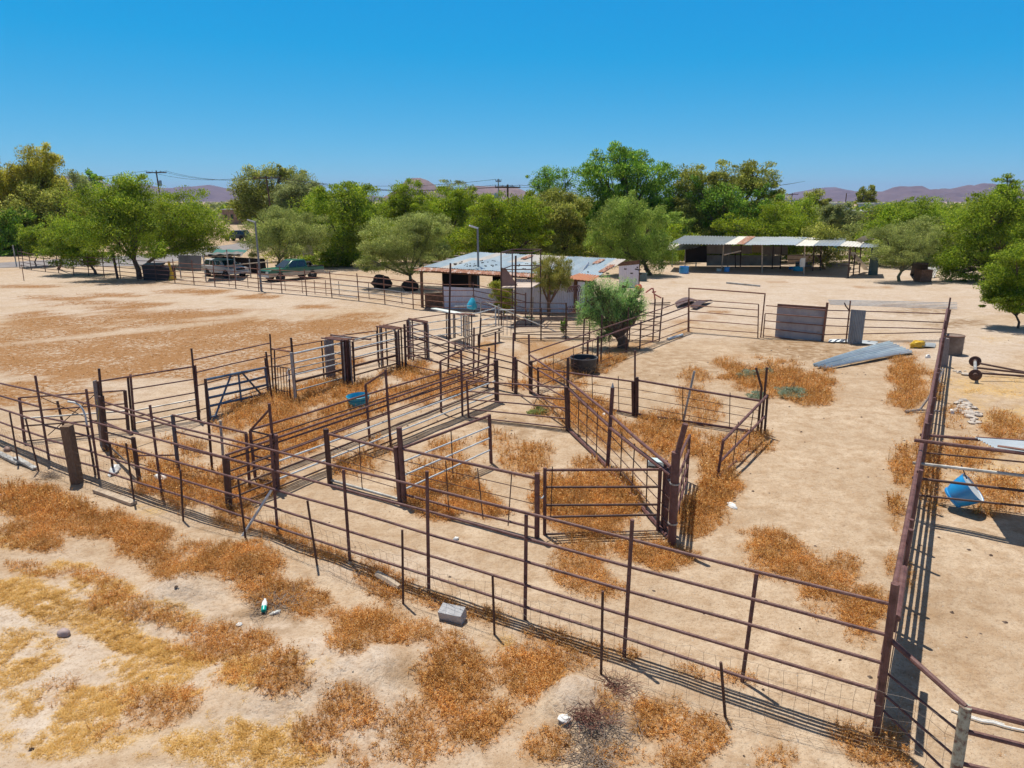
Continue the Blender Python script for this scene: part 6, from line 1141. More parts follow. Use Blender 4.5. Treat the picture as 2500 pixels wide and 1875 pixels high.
bit('paper_scrap', 'white scrap of paper at the far left edge', 'E', 14, 240, (.06, .05, .04), BAG, 12, 'paper'); bit('paper_scrap', 'white scrap below the weeds with the bottle', 'E', 1252, 918, (.05, .04, .035), BAG, 13, 'paper'); bit('paper_scrap', 'white scrap in the weeds of the right inner pen', 'C', 552, 1000, (.10, .06, .08), BAG, 14, 'paper'); bit('clay_brick', 'dull brick lying behind the wire at the far left', 'Z1', 105, 1225, (.14, .09, .09), plain('brick', (.25, .16, .13)), 15, 'brick', .05)
bit('plastic_bag', 'white bag blowing against the right fence near the yellow bag', 'D', 1345, 640, (.12, .06, .12), BAG, 16, 'bag'); bit('paper_scrap', 'white scrap in the yellow straw behind the right fence', 'D', 1560, 1135, (.10, .07, .1), BAG, 17, 'paper')
m = MB(); a_, b_ = gpt('F', 690, 675), gpt('F', 805, 735); m.tube([a_+Vector((0, 0, .10)), a_.lerp(b_, .5)+Vector((0, 0, .09)), b_+Vector((0, 0, .07))], [.07, .075, .06], 7); tag(m.build('dry_log', WOODP), 'pale split log lying behind the wire fence', 'log')
m = MB(); a_, b_ = gpt('A', 650, 1110), gpt('A', 905, 1195); m.beam(a_+Vector((0, 0, .05)), b_+Vector((0, 0, .05)), .16, .07); tag(m.build('old_plank', WOODP), 'pale old plank on the soil right of the wooden post', 'plank')
m = MB(); m.beam(gpt('A', -30, 850)+Vector((0, 0, .05)), gpt('A', 130, 925)+Vector((0, 0, .05)), .14, .06); m.beam(gpt('A', 110, 905)+Vector((0, 0, .12)), gpt('A', 240, 965)+Vector((0, 0, .05)), .12, .05); tag(m.build('old_plank', GALVW), 'grey broken planks along the wire fence at the far left', 'plank')
m = MB(); a_ = gpt('D', 1145, 1140); m.tube([a_+Vector((0, 0, .05)), a_+Vector((.5, .1, .08)), a_+Vector((1.1, .0, .06))], [.05, .045, .03], 6); m.tube([a_+Vector((.5, .1, .08)), a_+Vector((.8, .25, .4)), a_+Vector((.95, .3, .75))], [.04, .035, .02], 6); tag(m.build('dead_branch', WOODG), 'forked grey dead branch against the right fence', 'branch')
m = MB(); a_ = gpt('Z8', 1270, 835); b_ = gpt('Z8', 1470, 775); m.tube([a_+Vector((0, 0, .06)), b_+Vector((0, 0, .06))], .07, 8); tag(m.build('silver_pipe', GALV), 'short silver pipe lying at the foot of the yard side fence', 'pipe')
m = MB(); pts = [gpt('H', x, y)+Vector((0, 0, .03)) for x, y in ((900, 1365), (950, 1385), (1000, 1405), (1060, 1425), (1120, 1432), (1180, 1450), (1240, 1462), (1330, 1480))]; m.tube(pts, .014, 6); m.tube([p+Vector((.02, .03, .0)) for p in pts[2:6]], .012, 5); tag(m.build('white_rope', ROPE), 'frayed white rope on the soil in the lower right corner', 'rope')
b_ = gp(P('Z9', 330, 520)); m = MB(); m.box(b_+Vector((0, .2, .10)), (.42, .30, .12), -.25); tag(m.build('salt_tray', plain('pale_tray', (.50, .62, .64), rough=.5)), 'pale bluish tray on the ground behind the diagonal fence end', 'tray')
# twigs and tangled wire
def twigs(name, label, k, x, y, n_, R_, hh, mt_, seed, cat):
    rn = random.Random(seed); m = MB(); c = gpt(k, x, y)
    for i in range(n_):
        a = rn.random()*6.28; p = c+Vector((rn.gauss(0, R_*.35), rn.gauss(0, R_*.3), rn.random()*hh*.3)); d = Vector((math.cos(a), math.sin(a), rn.uniform(-.1, .7)*hh/R_))*R_*rn.uniform(.4, .9); q = p+d*.5+Vector((rn.gauss(0, .04), rn.gauss(0, .04), rn.gauss(0, .03))); m.tube([p, q, p+d], .0045, 3, .002, cap=False)
    tag(m.build(name, mt_), label, cat)
TWG = plain('grey_twig', (.24, .19, .155), rough=.9); TWB = plain('red_brown_twig', (.16, .07, .05), rough=.9)
twigs('tumbleweed', 'tangled red brown tumbleweed below the pale mound', 'G', 320, 1610, 170, .32, .28, TWB, 1, 'tumbleweed'); twigs('twig_heap', 'grey heap of dry twigs at the bottom edge', 'F', 1790, 1610, 150, .42, .14, TWG, 2, 'twigs'); twigs('twig_heap', 'grey heap of dry twigs around the teal bottle', 'E', 1440, 820, 150, .55, .16, TWG, 3, 'twigs'); twigs('twig_heap', 'thin grey twigs beside the weathered wooden post', 'A', 340, 1010, 90, .42, .25, TWG, 4, 'twigs')
twigs('dry_bush', 'bare dry bush in front of the black stock tub', 'Z8', 90, 1250, 420, 1.0, .75, plain('bush_twig', (.26, .19, .12), rough=.9), 5, 'bush'); twigs('wire_tangle', 'rusty loop of tangled wire and roots behind the pale mound', 'G', 470, 1410, 120, .45, .12, TWB, 6, 'wire'); twigs('twig_heap', 'scattered grey twigs at the foot of the pale mound', 'G', 420, 1640, 120, .5, .08, TWG, 7, 'twigs')
# ------------------------------------------------------------------ trees
MESQ = leafmat('mesquite_leaf', [(0, (0.093, 0.165, 0.014)), (.4, (0.226, 0.341, 0.022)), (.75, (0.371, 0.486, 0.034)), (1, (0.557, 0.605, 0.055))], .5, clump=.5)
BRIGHT = leafmat('bright_green_leaf', [(0, (0.106, 0.186, 0.010)), (.4, (0.233, 0.343, 0.014)), (.75, (0.359, 0.467, 0.024)), (1, (0.528, 0.533, 0.035))], .5, clump=.5)
DEEP = leafmat('deep_green_leaf', [(0, (0.073, 0.176, 0.022)), (.5, (0.203, 0.383, 0.041)), (.8, (0.361, 0.574, 0.055)), (1, (0.564, 0.720, 0.093))], .5, clump=.5)
PALO = leafmat('palo_verde_leaf', [(0, (0.178, 0.216, 0.053)), (.4, (0.313, 0.371, 0.097)), (.75, (0.440, 0.509, 0.134)), (1, (0.606, 0.626, 0.210))], .5, clump=.5)
OLIVE = leafmat('olive_leaf', [(0, (0.145, 0.178, 0.029)), (.5, (0.343, 0.380, 0.057)), (.8, (0.527, 0.532, 0.098)), (1, (0.720, 0.686, 0.163))], .5, clump=.5)
YELL = leafmat('yellow_green_leaf', [(0, (0.253, 0.236, 0.021)), (.4, (0.485, 0.453, 0.041)), (.75, (0.698, 0.616, 0.068)), (1, (0.720, 0.720, 0.138))], .5, clump=.35)
WILLOW = leafmat('pepper_tree_leaf', [(0, (0.140, 0.240, 0.030)), (.5, (0.303, 0.435, 0.067)), (.8, (0.465, 0.588, 0.106)), (1, (0.628, 0.696, 0.150))], .5, clump=.6)
BLUISH = leafmat('blue_green_leaf', [(0, (0.121, 0.274, 0.076)), (.4, (0.263, 0.484, 0.138)), (.75, (0.424, 0.652, 0.207)), (1, (0.605, 0.720, 0.220))], .5, clump=.9)
SAGE = leafmat('sage_leaf', [(0, (0.240, 0.304, 0.195)), (1, (0.480, 0.551, 0.390))], .2)
GREY = leafmat('grey_green_leaf', [(0, (0.202, 0.246, 0.083)), (.5, (0.343, 0.395, 0.138)), (1, (0.524, 0.546, 0.207))], .5, clump=.5)
BARK = mat('bark', [(.3, (.075, .05, .035)), (.7, (.17, .12, .085))], scale=6, rough=.95, bump=.3); BARKG = mat('green_bark', [(.3, (.12, .12, .06)), (.7, (.22, .20, .11))], scale=4, rough=.9)
def foliage(lobes, n, size, rs, up=.25, droop=0.0, sub=22, sg=.22, asp=2.6, inner=.35):
    """lobes: (centre, (rx, ry, rz)); leaf sprays gathered in clumps spread through the lobes"""
    vol = np.array([l[1][0]*l[1][2] for l in lobes]); cnt = (n*vol/vol.sum()).astype(int); out = []; cl = []
    for (c, r), k in zip(lobes, cnt):
        ns = max(5, int(k/ (n/ (sub*len(lobes)) ))) if k else 0
        ns = max(6, int(sub*(r[0]*r[2]/vol.mean())**.5)); d = rs.randn(ns, 3); d /= np.linalg.norm(d, axis=1)[:, None]; rad = (inner + (1-inner)*rs.rand(ns)**.6)[:, None]
        spr = rs.rand(ns) < .22; rad[spr] = (1.02+.22*rs.rand(spr.sum()))[:, None]; q = np.array(c) + d*rad*np.array(r)*.98; q[:, 2] = np.maximum(q[:, 2], c[2]-r[2]*.9); cl.append(q)
        w = rs.randint(0, ns, k); g = rs.randn(k, 3); g /= np.maximum(1, np.linalg.norm(g, axis=1)/2.0)[:, None]; s_ = np.array([r[0], r[1], r[2]*.8])*sg*((.7+.6*rs.rand(ns))*np.where(spr, .62, 1))[w][:, None]
        p = q[w] + g*s_; p[:, 2] -= droop*np.abs(rs.randn(k))*r[2]*.35; out.append(np.concatenate([p, (p-np.array(c))/np.array(r)], 1))
    P_ = np.concatenate(out); k = len(P_); p = P_[:, :3]; o = P_[:, 3:]; o /= np.linalg.norm(o, axis=1)[:, None]+1e-6
    d = o*.7 + rs.randn(k, 3)*.75; d[:, 2] += up - droop*1.6; d /= np.linalg.norm(d, axis=1)[:, None]; nn = rs.randn(k, 3)*.6 + o*.5 + [0, 0, .8]; e = np.cross(d, nn); e /= np.linalg.norm(e, axis=1)[:, None]+1e-6
    L = size*.60*(.6+.8*rs.rand(k))[:, None]; w = L/asp
    V = np.stack([p-d*L*.5, p+e*w*.5-d*L*.05, p+d*L*.5, p-e*w*.5-d*L*.05], 1).reshape(-1, 3); return V, np.arange(len(V)).reshape(-1, 4), np.concatenate(cl)
def tree(name, label, base, lobes_px, mt, n, size, trunks=None, group=None, cat='tree', bark=BARK, seed=0, d=None, tr=.16, dep=None, skirt=False, **kw):
    """base: photo point of the foot (or x for a hidden foot with distance d); lobes in photo points at the tree's distance"""
    rs = np.random.RandomState(seed+100)
    b = gp(base) if d is None else Vector((xat(base[0], d, 1.0), d, 0)); y = b.y; lobes = []
    for i, (u, v, ru, rv) in enumerate(lobes_px):
        c = wp((u, v), y); s = dep_(y, c.z)/F; off = rs.uniform(-.5, .5)*ru*s*(0 if len(lobes_px) < 2 else 1); c.y += off; c.x *= (y+off)/y; lobes.append(((c.x, c.y, c.z), (ru*s*GROW, max(ru, rv)*s*(dep or .85)*GROW, rv*s*GROW)))
    if skirt:
        us = [l[0] for l in lobes_px]; zb = min(wp((u, v+rv), y).z for u, v, ru, rv in lobes_px); zb = max(zb, 1.2)
        u0, u1 = min(us), max(us); nk = max(1, int((u1-u0)/45)+1)
        for k in range(nk):
            u = u0 + (u1-u0)*((k+.5)/nk); s = dep_(y, 1)/F; x = xat(u, y, zb*.5); lobes.append(((x, y+rs.uniform(-1, .5), zb*.62), (48*s, 48*s, zb*.66)))
    root = thing(name, label, cat, b, group); V, Fc, cl = foliage(lobes, n, size, rs, **kw); V[:, 2] = np.maximum(V[:, 2], .03)
    nmesh('crown', V, Fc, mt, False, root)
    m = MB(); tops = [Vector(l[0]) for l in lobes]
    starts = [b] if not trunks else [gp(t) for t in trunks]
    for t_i, s_ in enumerate(starts):
        mine = [t for k, t in enumerate(tops) if min(range(len(starts)), key=lambda q: abs(starts[q].x-t.x)) == t_i] or tops[:1]
        fork = s_.lerp(sum(mine, Vector())/len(mine), .32); fork.z = max(fork.z*.9, .5); jj = Vector((rs.uniform(-.2, .2), 0, 0)); m.tube([s_-Vector((0, 0, .15)), s_.lerp(fork, .5)+jj, fork], [tr, tr*.85, tr*.7], 8)
        for t in mine:
            md = fork.lerp(t, .5)+Vector(rs.uniform(-.3, .3, 3)); m.tube([fork, md, t], [tr*.55, tr*.4, tr*.2], 6)
            near = sorted(cl.tolist(), key=lambda q: (Vector(q)-t).length)[:7]
            for q in near: m.tube([md.lerp(t, rs.rand()*.8), Vector(q)], [tr*.24, tr*.06], 4, cap=False)
    m.build('trunk', bark, root); return root
dep_ = lambda y, z: dep0(y, z)
def dep0(y, z): return y*ct + (H-z)*st
GL = 'trees left of the parked cars'; GC = 'trees behind the shed'; GR = 'trees on the right of the yard'
k1 = lambda x, y, rx, ry: (*P('K1', x, y), rx/3.687, ry/3.687); k2 = lambda x, y, rx, ry: (*P('K2', x, y), rx/3.687, ry/3.687); k3 = lambda x, y, rx, ry: (*P('K3', x, y), rx/3.607, ry/3.607); k4 = lambda x, y, rx, ry: (*P('K4', x, y), rx/3.687, ry/3.687); k5 = lambda x, y, rx, ry: (*P('K5', x, y), rx/3.687, ry/3.687)
q = TREEQ
GROW = 1.13
NOSKIRT = ('willow', 'palo', 'eucalyptus', 'pine', 'round')
def T(name, label, base, lobes, mt, n, size, **kw):
    kw.setdefault('skirt', kw.get('group') in (GC, GR, GL) and kw.get('d') is not None and name.split('_')[0] not in NOSKIRT)
    return tree(name, label, base, lobes, mt, int(n*q*2.7), size, **kw)
# left group
T('mesquite_tree', 'broad bright green mesquite with its trunk in front of the yard fence at left', P('K1', 1258, 1292), [k1(1150, 620, 250, 230), k1(950, 700, 260, 250), k1(1230, 820, 230, 220), k1(1000, 900, 260, 200), k1(1130, 480, 170, 120)], MESQ, 16000, .30, trunks=[P('K1', 1258, 1292)], group=GL, seed=1, tr=.26)
T('mesquite_tree', 'low spreading mesquite at the left end of the yard fence, crown near the ground', P('K1', 870, 1255), [k1(620, 920, 210, 170), k1(560, 1020, 160, 120), k1(760, 1010, 200, 140), k1(700, 860, 170, 120), k1(860, 1090, 120, 80)], MESQ, 11000, .28, trunks=[P('K1', 515, 1205), P('K1', 870, 1255)], group=GL, seed=2, tr=.14)
T('mesquite_tree', 'rounded bright mesquite overhanging the tarp carport', P('K1', 1300, 1180), [k1(1500, 760, 230, 190), k1(1740, 740, 230, 190), k1(1620, 640, 200, 120), k1(1880, 850, 160, 140), k1(1500, 950, 220, 140), k1(1720, 960, 200, 110), k1(1370, 1010, 130, 80), k1(1600, 1010, 230, 70), k1(1820, 970, 130, 80), k1(1420, 880, 160, 120)], BRIGHT, 16000, .29, group=GL, seed=3, tr=.2)
T('small_tree', 'small dull green tree at the far left beside the grey post', P('K1', 330, 1180), [k1(340, 960, 110, 130), k1(300, 860, 90, 80)], MESQ, 3500, .28, group=GL, seed=4, tr=.08)
T('willow_tree', 'tall yellow green drooping willow against the sky at the far left', (95, 600), [k1(330, 230, 130, 120), k1(300, 420, 180, 160), k1(430, 330, 110, 150), k1(540, 480, 100, 120), k1(250, 560, 160, 150)], YELL, 13000, .55, d=98, group=GL, seed=5, tr=.3, droop=.55, asp=3.2)
T('willow_tree', 'yellow drooping willow cut by the left edge of the picture', (10, 600), [k1(0, 350, 110, 140), k1(120, 420, 110, 140), k1(30, 560, 150, 160), k1(-120, 420, 130, 200)], YELL, 10000, .55, d=96, group=GL, seed=6, tr=.3, droop=.55, asp=3.2)
T('shade_tree', 'dark olive mass of trees below the yellow willows', (70, 600), [k1(80, 760, 220, 190), k1(350, 720, 220, 190), k1(560, 640, 170, 150), k1(40, 900, 140, 90), k1(480, 760, 200, 120)], OLIVE, 12000, .55, d=93, group=GL, seed=7, tr=.3, droop=.3)
T('shade_tree', 'dark shrubby tree at the very left edge under the willow', (10, 610), [k1(30, 850, 130, 140), k1(150, 800, 120, 120)], DEEP, 4500, .5, d=90, group=GL, seed=47, tr=.2)
T('pine_tree', 'single dark pine poking up behind the mesquites', (222, 560), [k1(820, 390, 40, 70), k1(810, 470, 80, 80), k1(800, 560, 100, 90)], DEEP, 4500, .5, d=125, group=GL, seed=8, tr=.2)
T('shade_tree', 'grey green tree between the willow and the dark pine', (190, 570), [k1(690, 460, 110, 110), k1(740, 560, 130, 130)], GREY, 4500, .5, d=118, group=GL, seed=9, tr=.2)
# centre
T('eucalyptus_tree', 'big olive eucalyptus leaning over the power pole left of centre', (648, 560), [k2(400, 300, 170, 150), k2(620, 220, 180, 120), k2(690, 140, 70, 50), k2(830, 260, 130, 110), k2(560, 380, 260, 130), k2(360, 440, 70, 120)], OLIVE, 12000, .55, d=122, group=GC, seed=10, tr=.35, droop=.45)
T('eucalyptus_tree', 'greyish brown thin tree just right of the leaning eucalyptus', (720, 560), [k2(860, 330, 150, 150), k2(1000, 330, 110, 90), k2(760, 400, 140, 110)], GREY, 6000, .5, d=118, group=GC, seed=11, tr=.25, droop=.2)
T('palo_verde', 'pale feathery palo verde behind the green pickup', (675, 662), [k2(640, 640, 200, 130), k2(830, 640, 190, 140), k2(520, 760, 160, 130), k2(760, 780, 230, 120), k2(920, 760, 170, 110), k2(700, 560, 150, 90)], PALO, 15000, .32, group=GC, bark=BARKG, seed=12, tr=.16, up=.7, asp=5)
T('mesquite_tree', 'tall mid green mesquite right of the feathery palo verde', (848, 668), [k2(1000, 420, 130, 110), k2(1230, 420, 200, 150), k2(1400, 440, 160, 140), k2(1330, 620, 220, 160), k2(1250, 800, 160, 150), k2(1180, 940, 110, 80), k2(1260, 320, 130, 60)], MESQ, 16000, .36, d=74, group=GC, seed=13, tr=.2)
T('palo_verde', 'wide soft grey green palo verde before the left end of the shed', (955, 704), [k2(1700, 720, 220, 150), k2(1950, 740, 220, 170), k2(2050, 640, 150, 110), k2(1800, 920, 260, 110), k2(1600, 880, 200, 120), k2(1500, 940, 120, 80), k2(2100, 880, 130, 100), k2(1880, 600, 160, 70)], PALO, 19000, .30, trunks=[P('K2', 1858, 1190)], group=GC, bark=BARKG, seed=14, tr=.17, up=.5, asp=5)
T('shade_tree', 'vivid green dense tree at the foot of the rocky hill', (990, 590), [k3(150, 470, 130, 110), k3(60, 540, 90, 90), k3(300, 560, 180, 110), k3(170, 620, 180, 100)], BRIGHT, 9500, .42, d=94, group=GC, seed=15, tr=.25)
T('shade_tree', 'bright yellow green round tree behind the pale palo verde', (1080, 590), [k3(520, 560, 200, 110), k3(640, 580, 160, 120), k3(430, 640, 170, 110), k3(700, 700, 150, 130)], BRIGHT, 10500, .42, d=90, group=GC, seed=16, tr=.25)
T('shade_tree', 'wispy grey green treetop above the bright round tree', (1110, 560), [k3(560, 420, 130, 50), k3(500, 470, 120, 50)], GREY, 2500, .45, d=108, group=GC, seed=17, tr=.2, up=.8)
T('mesquite_tree', 'wide yellow green mesquite directly behind the shed roof', (1225, 625), [k3(900, 680, 190, 130), k3(1080, 700, 200, 150), k3(1230, 640, 150, 130), k3(800, 850, 200, 110), k3(1050, 880, 230, 110), k3(1280, 860, 120, 90), k3(900, 560, 130, 70)], BRIGHT, 17000, .36, d=74, group=GC, seed=18, tr=.2)
T('shade_tree', 'dull olive tree between the mesquite and the pepper tree', (1385, 610), [k3(1450, 580, 180, 110), k3(1600, 640, 160, 130), k3(1480, 740, 180, 130), k3(1600, 800, 130, 110)], OLIVE, 11000, .40, d=80, group=GC, seed=19, tr=.2, droop=.2)
T('shade_tree', 'dark green bushy treetop left of the tallest tree', (1320, 600), [k3(1400, 300, 110, 80), k3(1310, 380, 90, 60), k3(1420, 400, 130, 70), k3(1590, 350, 90, 80)], DEEP, 6500, .42, d=98, group=GC, seed=20, tr=.25)
T('ash_tree', 'tallest deep green tree rising above the shed against the sky', (1530, 600), [k4(100, 230, 200, 140), k4(-100, 330, 220, 150), k4(300, 330, 220, 130), k4(40, 150, 130, 70), k4(250, 180, 90, 60), k4(-180, 220, 110, 90), k4(430, 260, 70, 50), k4(120, 460, 280, 130), k4(420, 480, 180, 130)], DEEP, 21000, .46, d=90, group=GC, seed=21, tr=.4, up=.7)
T('pepper_tree', 'soft weeping pepper tree in front of the lean-to', (1590, 672), [k4(130, 640, 170, 130), k4(300, 760, 170, 140), k4(20, 760, 160, 160), k4(200, 920, 220, 150), k4(380, 1000, 120, 150), k4(80, 1000, 160, 110), k4(-150, 900, 120, 90)], WILLOW, 20000, .30, group=GC, seed=22, tr=.22, droop=.6, asp=4)
T('shade_tree', 'pale green bush between the pepper tree and the long shelter', (1660, 600), [k4(560, 800, 130, 80), k4(500, 730, 110, 70)], WILLOW, 4500, .38, d=84, group=GC, seed=23, tr=.1)
T('ash_tree', 'broad dark olive ash behind the long shelter', (1790, 600), [k4(720, 330, 130, 90), k4(850, 450, 200, 130), k4(1050, 340, 180, 120), k4(1250, 320, 180, 110), k4(1380, 430, 130, 100), k4(1180, 520, 240, 140), k4(700, 560, 150, 130), k4(1200, 240, 110, 50), k4(860, 680, 200, 130), k4(640, 460, 120, 120)], OLIVE, 22000, .44, d=88, group=GC, seed=24, tr=.4)
T('ash_tree', 'dark green ash mass in the middle of the olive ash', (1760, 600), [k4(1000, 560, 190, 130), k4(780, 470, 120, 110), k4(1100, 690, 200, 110), k4(1330, 560, 140, 110)], DEEP, 9000, .42, d=86, group=GC, seed=44, tr=.3)
T('mesquite_tree', 'low bright mesquite just behind the long shelter roof', (1880, 610), [k4(1120, 780, 170, 90), k4(1350, 760, 200, 110), k4(1560, 760, 170, 120), k4(1460, 650, 130, 70), k4(1650, 830, 100, 60)], BRIGHT, 12000, .34, d=80, group=GC, seed=25, tr=.2)
# right
T('round_tree', 'single rounded olive tree alone in the far distance', (1990, 535), [k4(1810, 560, 100, 80), k4(1760, 620, 70, 70), k4(1860, 620, 60, 70)], OLIVE, 4500, .6, d=150, group=GR, seed=26, tr=.3)
T('palo_verde', 'grey green rounded palo verde behind the barrels', (2050, 590), [k5(290, 520, 110, 110), k5(400, 480, 130, 90), k5(470, 560, 100, 90), k5(350, 600, 140, 70)], GREY, 8500, .40, d=88, group=GR, bark=BARKG, seed=27, tr=.15, up=.5)
T('mesquite_tree', 'dark yellow green mesquite behind the pale palo verde on the right', (2230, 590), [k5(900, 460, 160, 100), k5(1080, 430, 170, 100), k5(1180, 540, 170, 120), k5(800, 540, 120, 100), k5(1230, 650, 120, 80)], MESQ, 12000, .36, d=78, group=GR, seed=28, tr=.2)
T('palo_verde', 'pale feathery palo verde with forked trunk right of the tin hut', P('K5', 908, 1060), [k5(950, 680, 190, 120), k5(780, 660, 110, 90), k5(1100, 720, 130, 120), k5(900, 800, 200, 90), k5(1080, 840, 130, 70)], PALO, 12000, .27, group=GR, bark=BARKG, seed=29, tr=.15, up=.4, asp=5)
T('mesquite_tree', 'large sprawling mesquite filling the right edge of the picture', (2420, 690), [k5(1750, 470, 230, 190), k5(1950, 380, 180, 170), k5(1560, 600, 200, 150), k5(1800, 740, 260, 180), k5(1500, 820, 230, 120), k5(1960, 800, 160, 200), k5(2200, 500, 250, 300), k5(1920, 160, 110, 60), k5(1600, 400, 200, 100), k5(1380, 880, 120, 90)], MESQ, 30000, .28, d=60, group=GR, seed=30, tr=.3)
T('mesquite_tree', 'nearest green mesquite overhanging the yard at the right edge', P('K5', 1972, 1480), [k5(1960, 980, 210, 140), k5(1830, 1080, 170, 110), k5(2000, 1160, 190, 110), k5(2250, 1000, 230, 200), k5(1760, 1180, 90, 60), k5(1960, 820, 160, 90), k5(1800, 1230, 130, 60), k5(2000, 1270, 150, 60), k5(1900, 1190, 150, 70)], MESQ, 19000, .19, group=GR, seed=31, tr=.07)
T('eucalyptus_tree', 'pair of slim far eucalyptus tops above the white houses', (2120, 530), [k5(565, 265, 32, 50), k5(650, 275, 38, 60), k5(600, 340, 80, 40)], OLIVE, 3000, .7, d=190, group=GR, seed=32, tr=.2)
# near
T('pepper_tree', 'small blue green weeping tree with thick leaning trunk at the upper pen fence', P('Z8', 660, 930), [(*P('Z8', 430, 130), 44, 26), (*P('Z8', 330, 90), 26, 20), (*P('Z8', 560, 150), 36, 24), (*P('Z8', 250, 260), 30, 30), (*P('Z8', 180, 380), 22, 30), (*P('Z8', 140, 500), 15, 26), (*P('Z8', 230, 470), 20, 26), (*P('Z8', 420, 280), 40, 30), (*P('Z8', 600, 290), 40, 30), (*P('Z8', 760, 230), 30, 26), (*P('Z8', 860, 290), 24, 26), (*P('Z8', 920, 380), 14, 22), (*P('Z8', 480, 440), 34, 26), (*P('Z8', 640, 430), 30, 24), (*P('Z8', 780, 380), 24, 22), (*P('Z8', 330, 600), 20, 22), (*P('Z8', 440, 640), 18, 26), (*P('Z8', 420, 760), 16, 18), (*P('Z8', 700, 520), 18, 16), (*P('Z8', 680, 90), 26, 18), (*P('Z8', 900, 170), 16, 14)], BLUISH, 9500, .15, bark=BARK, seed=33, tr=.30, droop=.75, asp=4.5, sg=.26, sub=13)
T('desert_broom', 'thin yellow green broom tree in front of the shed wall', P('Z7', 1590, 1075), [(*P('Z7', 1630, 380), 26, 30), (*P('Z7', 1560, 500), 28, 34), (*P('Z7', 1740, 480), 30, 34), (*P('Z7', 1620, 620), 36, 24), (*P('Z7', 1500, 560), 16, 16), (*P('Z7', 1810, 400), 18, 18)], leafmat('broom_leaf', [(0, (0.202, 0.217, 0.037)), (.6, (0.403, 0.392, 0.075)), (1, (0.589, 0.522, 0.163))], .42), 5200, .26, bark=mat('red_bark', [(.3, (.14, .07, .04)), (.7, (.26, .14, .09))]), seed=34, tr=.09, up=1.3, asp=7)
T('desert_broom', 'yellow green bush between the lamp post and the announcer stand', P('Z7', 970, 1065), [(*P('Z7', 960, 720), 24, 20), (*P('Z7', 1000, 820), 24, 24), (*P('Z7', 900, 650), 12, 12), (*P('Z7', 1050, 570), 6, 12), (*P('Z7', 1010, 900), 20, 12)], leafmat('bush_leaf', [(0, (0.202, 0.232, 0.025)), (.6, (0.403, 0.420, 0.050)), (1, (0.589, 0.551, 0.112))], .42), 4200, .24, cat='bush', seed=35, tr=.05, up=1.0, asp=6)
T('green_creeper', 'small green creeper climbing a round pen post', P('Z7', 1825, 1330), [(*P('Z7', 1810, 1150), 6, 10), (*P('Z7', 1800, 1230), 6, 12)], DEEP, 500, .14, cat='plant', seed=36, tr=.02)
T('prickly_pear', 'dark bush with broad pads behind the barrels on the right', (2030, 590), [k5(290, 640, 60, 25)], DEEP, 900, .45, d=84, cat='bush', seed=37, tr=.05, asp=1.3)
T('oleander_bush', 'flowering oleander bush behind the middle of the long shelter', (1920, 600), [k4(1620, 985, 80, 35), k4(1560, 1000, 50, 30)], GREY, 1800, .30, d=80, cat='bush', seed=38, tr=.05)
for n_, (k, x, y, rx, ry, lb) in enumerate((('C', 1650, 680, 22, 11, 'grey green sage tuft left of the bent fence posts'), ('C', 1800, 660, 16, 9, 'small sage tuft right of the bent fence posts'), ('C', 1730, 845, 18, 8, 'sage tuft in the weeds below the bent posts'), ('C', 2010, 830, 28, 11, 'widest sage tuft in the dry weeds of the right pen'), ('B', 1930, 960, 20, 9, 'green tuft of live weed beside the diagonal fence'), ('Z7', 1340, 1090, 10, 5, 'low green tuft at the foot of the round pen'), ('D', 140, 950, 30, 11, 'flat sage tuft in the weed patch before the zinc sheets'))):
    p_ = P(k, x, y); T('sage_plant', lb, (p_[0], p_[1]+ry*.6), [(p_[0], p_[1]-ry*.1, rx, ry)], SAGE if n_ != 4 else GREY, 900, .085, cat='plant', group='live green tufts among the dry weeds', seed=60+n_, tr=.012, up=1.0, asp=3)

# the unbroken belt of greenery behind the shed and the yard
rb_ = random.Random(21); kinds = [(MESQ, 'mid green bushy tree in the unbroken belt behind the shed and shelter'), (BRIGHT, 'bright yellow green tree in the unbroken belt behind the shed and shelter'), (OLIVE, 'dull olive tree in the unbroken belt behind the shed and shelter'), (PALO, 'pale feathery tree in the unbroken belt behind the shed and shelter')]
for n_, u in enumerate(list(range(770, 1960, 74)) + [2150, 2215, 2290, 2370, 2450]):
    m_, lb = kinds[rb_.choice((0, 0, 1, 1, 2, 3))]; d_ = rb_.uniform(88, 104); vt = rb_.uniform(462, 486) if u < 2000 else rb_.uniform(488, 500); rv = (545-vt)/2
    T('belt_tree', lb, (u, 560), [(u+rb_.uniform(-12, 12), vt+18, 30, 20), (u-22, vt+40, 36, 28), (u+24, vt+44, 36, 28), (u, vt+62, 48, 30)], m_, 3600, .42, d=d_, group='belt trees behind the shed', seed=200+n_, tr=.14, skirt=True)
for n_, u in enumerate(list(range(700, 1700, 52)) + [2010, 2080, 2150, 2210, 2270, 2330, 2400, 2470]):
    m_, lb = kinds[rb_.choice((0, 0, 1, 2, 3))]; d_ = rb_.uniform(77, 86) if u < 2000 else rb_.uniform(70, 82); vt = rb_.uniform(538, 562)
    if u > 2000: vt -= 12
    T('belt_bush', lb.split(' tree')[0] + ' bush low at the foot of the tree belt', (u, 600), [(u+rb_.uniform(-8, 8), vt+22, 34, 22), (u-22, vt+40, 32, 26), (u+22, vt+42, 32, 26)], m_, 2300, .34, d=d_, group='bushes under the belt trees', cat='bush', seed=300+n_, tr=.06, skirt=True)
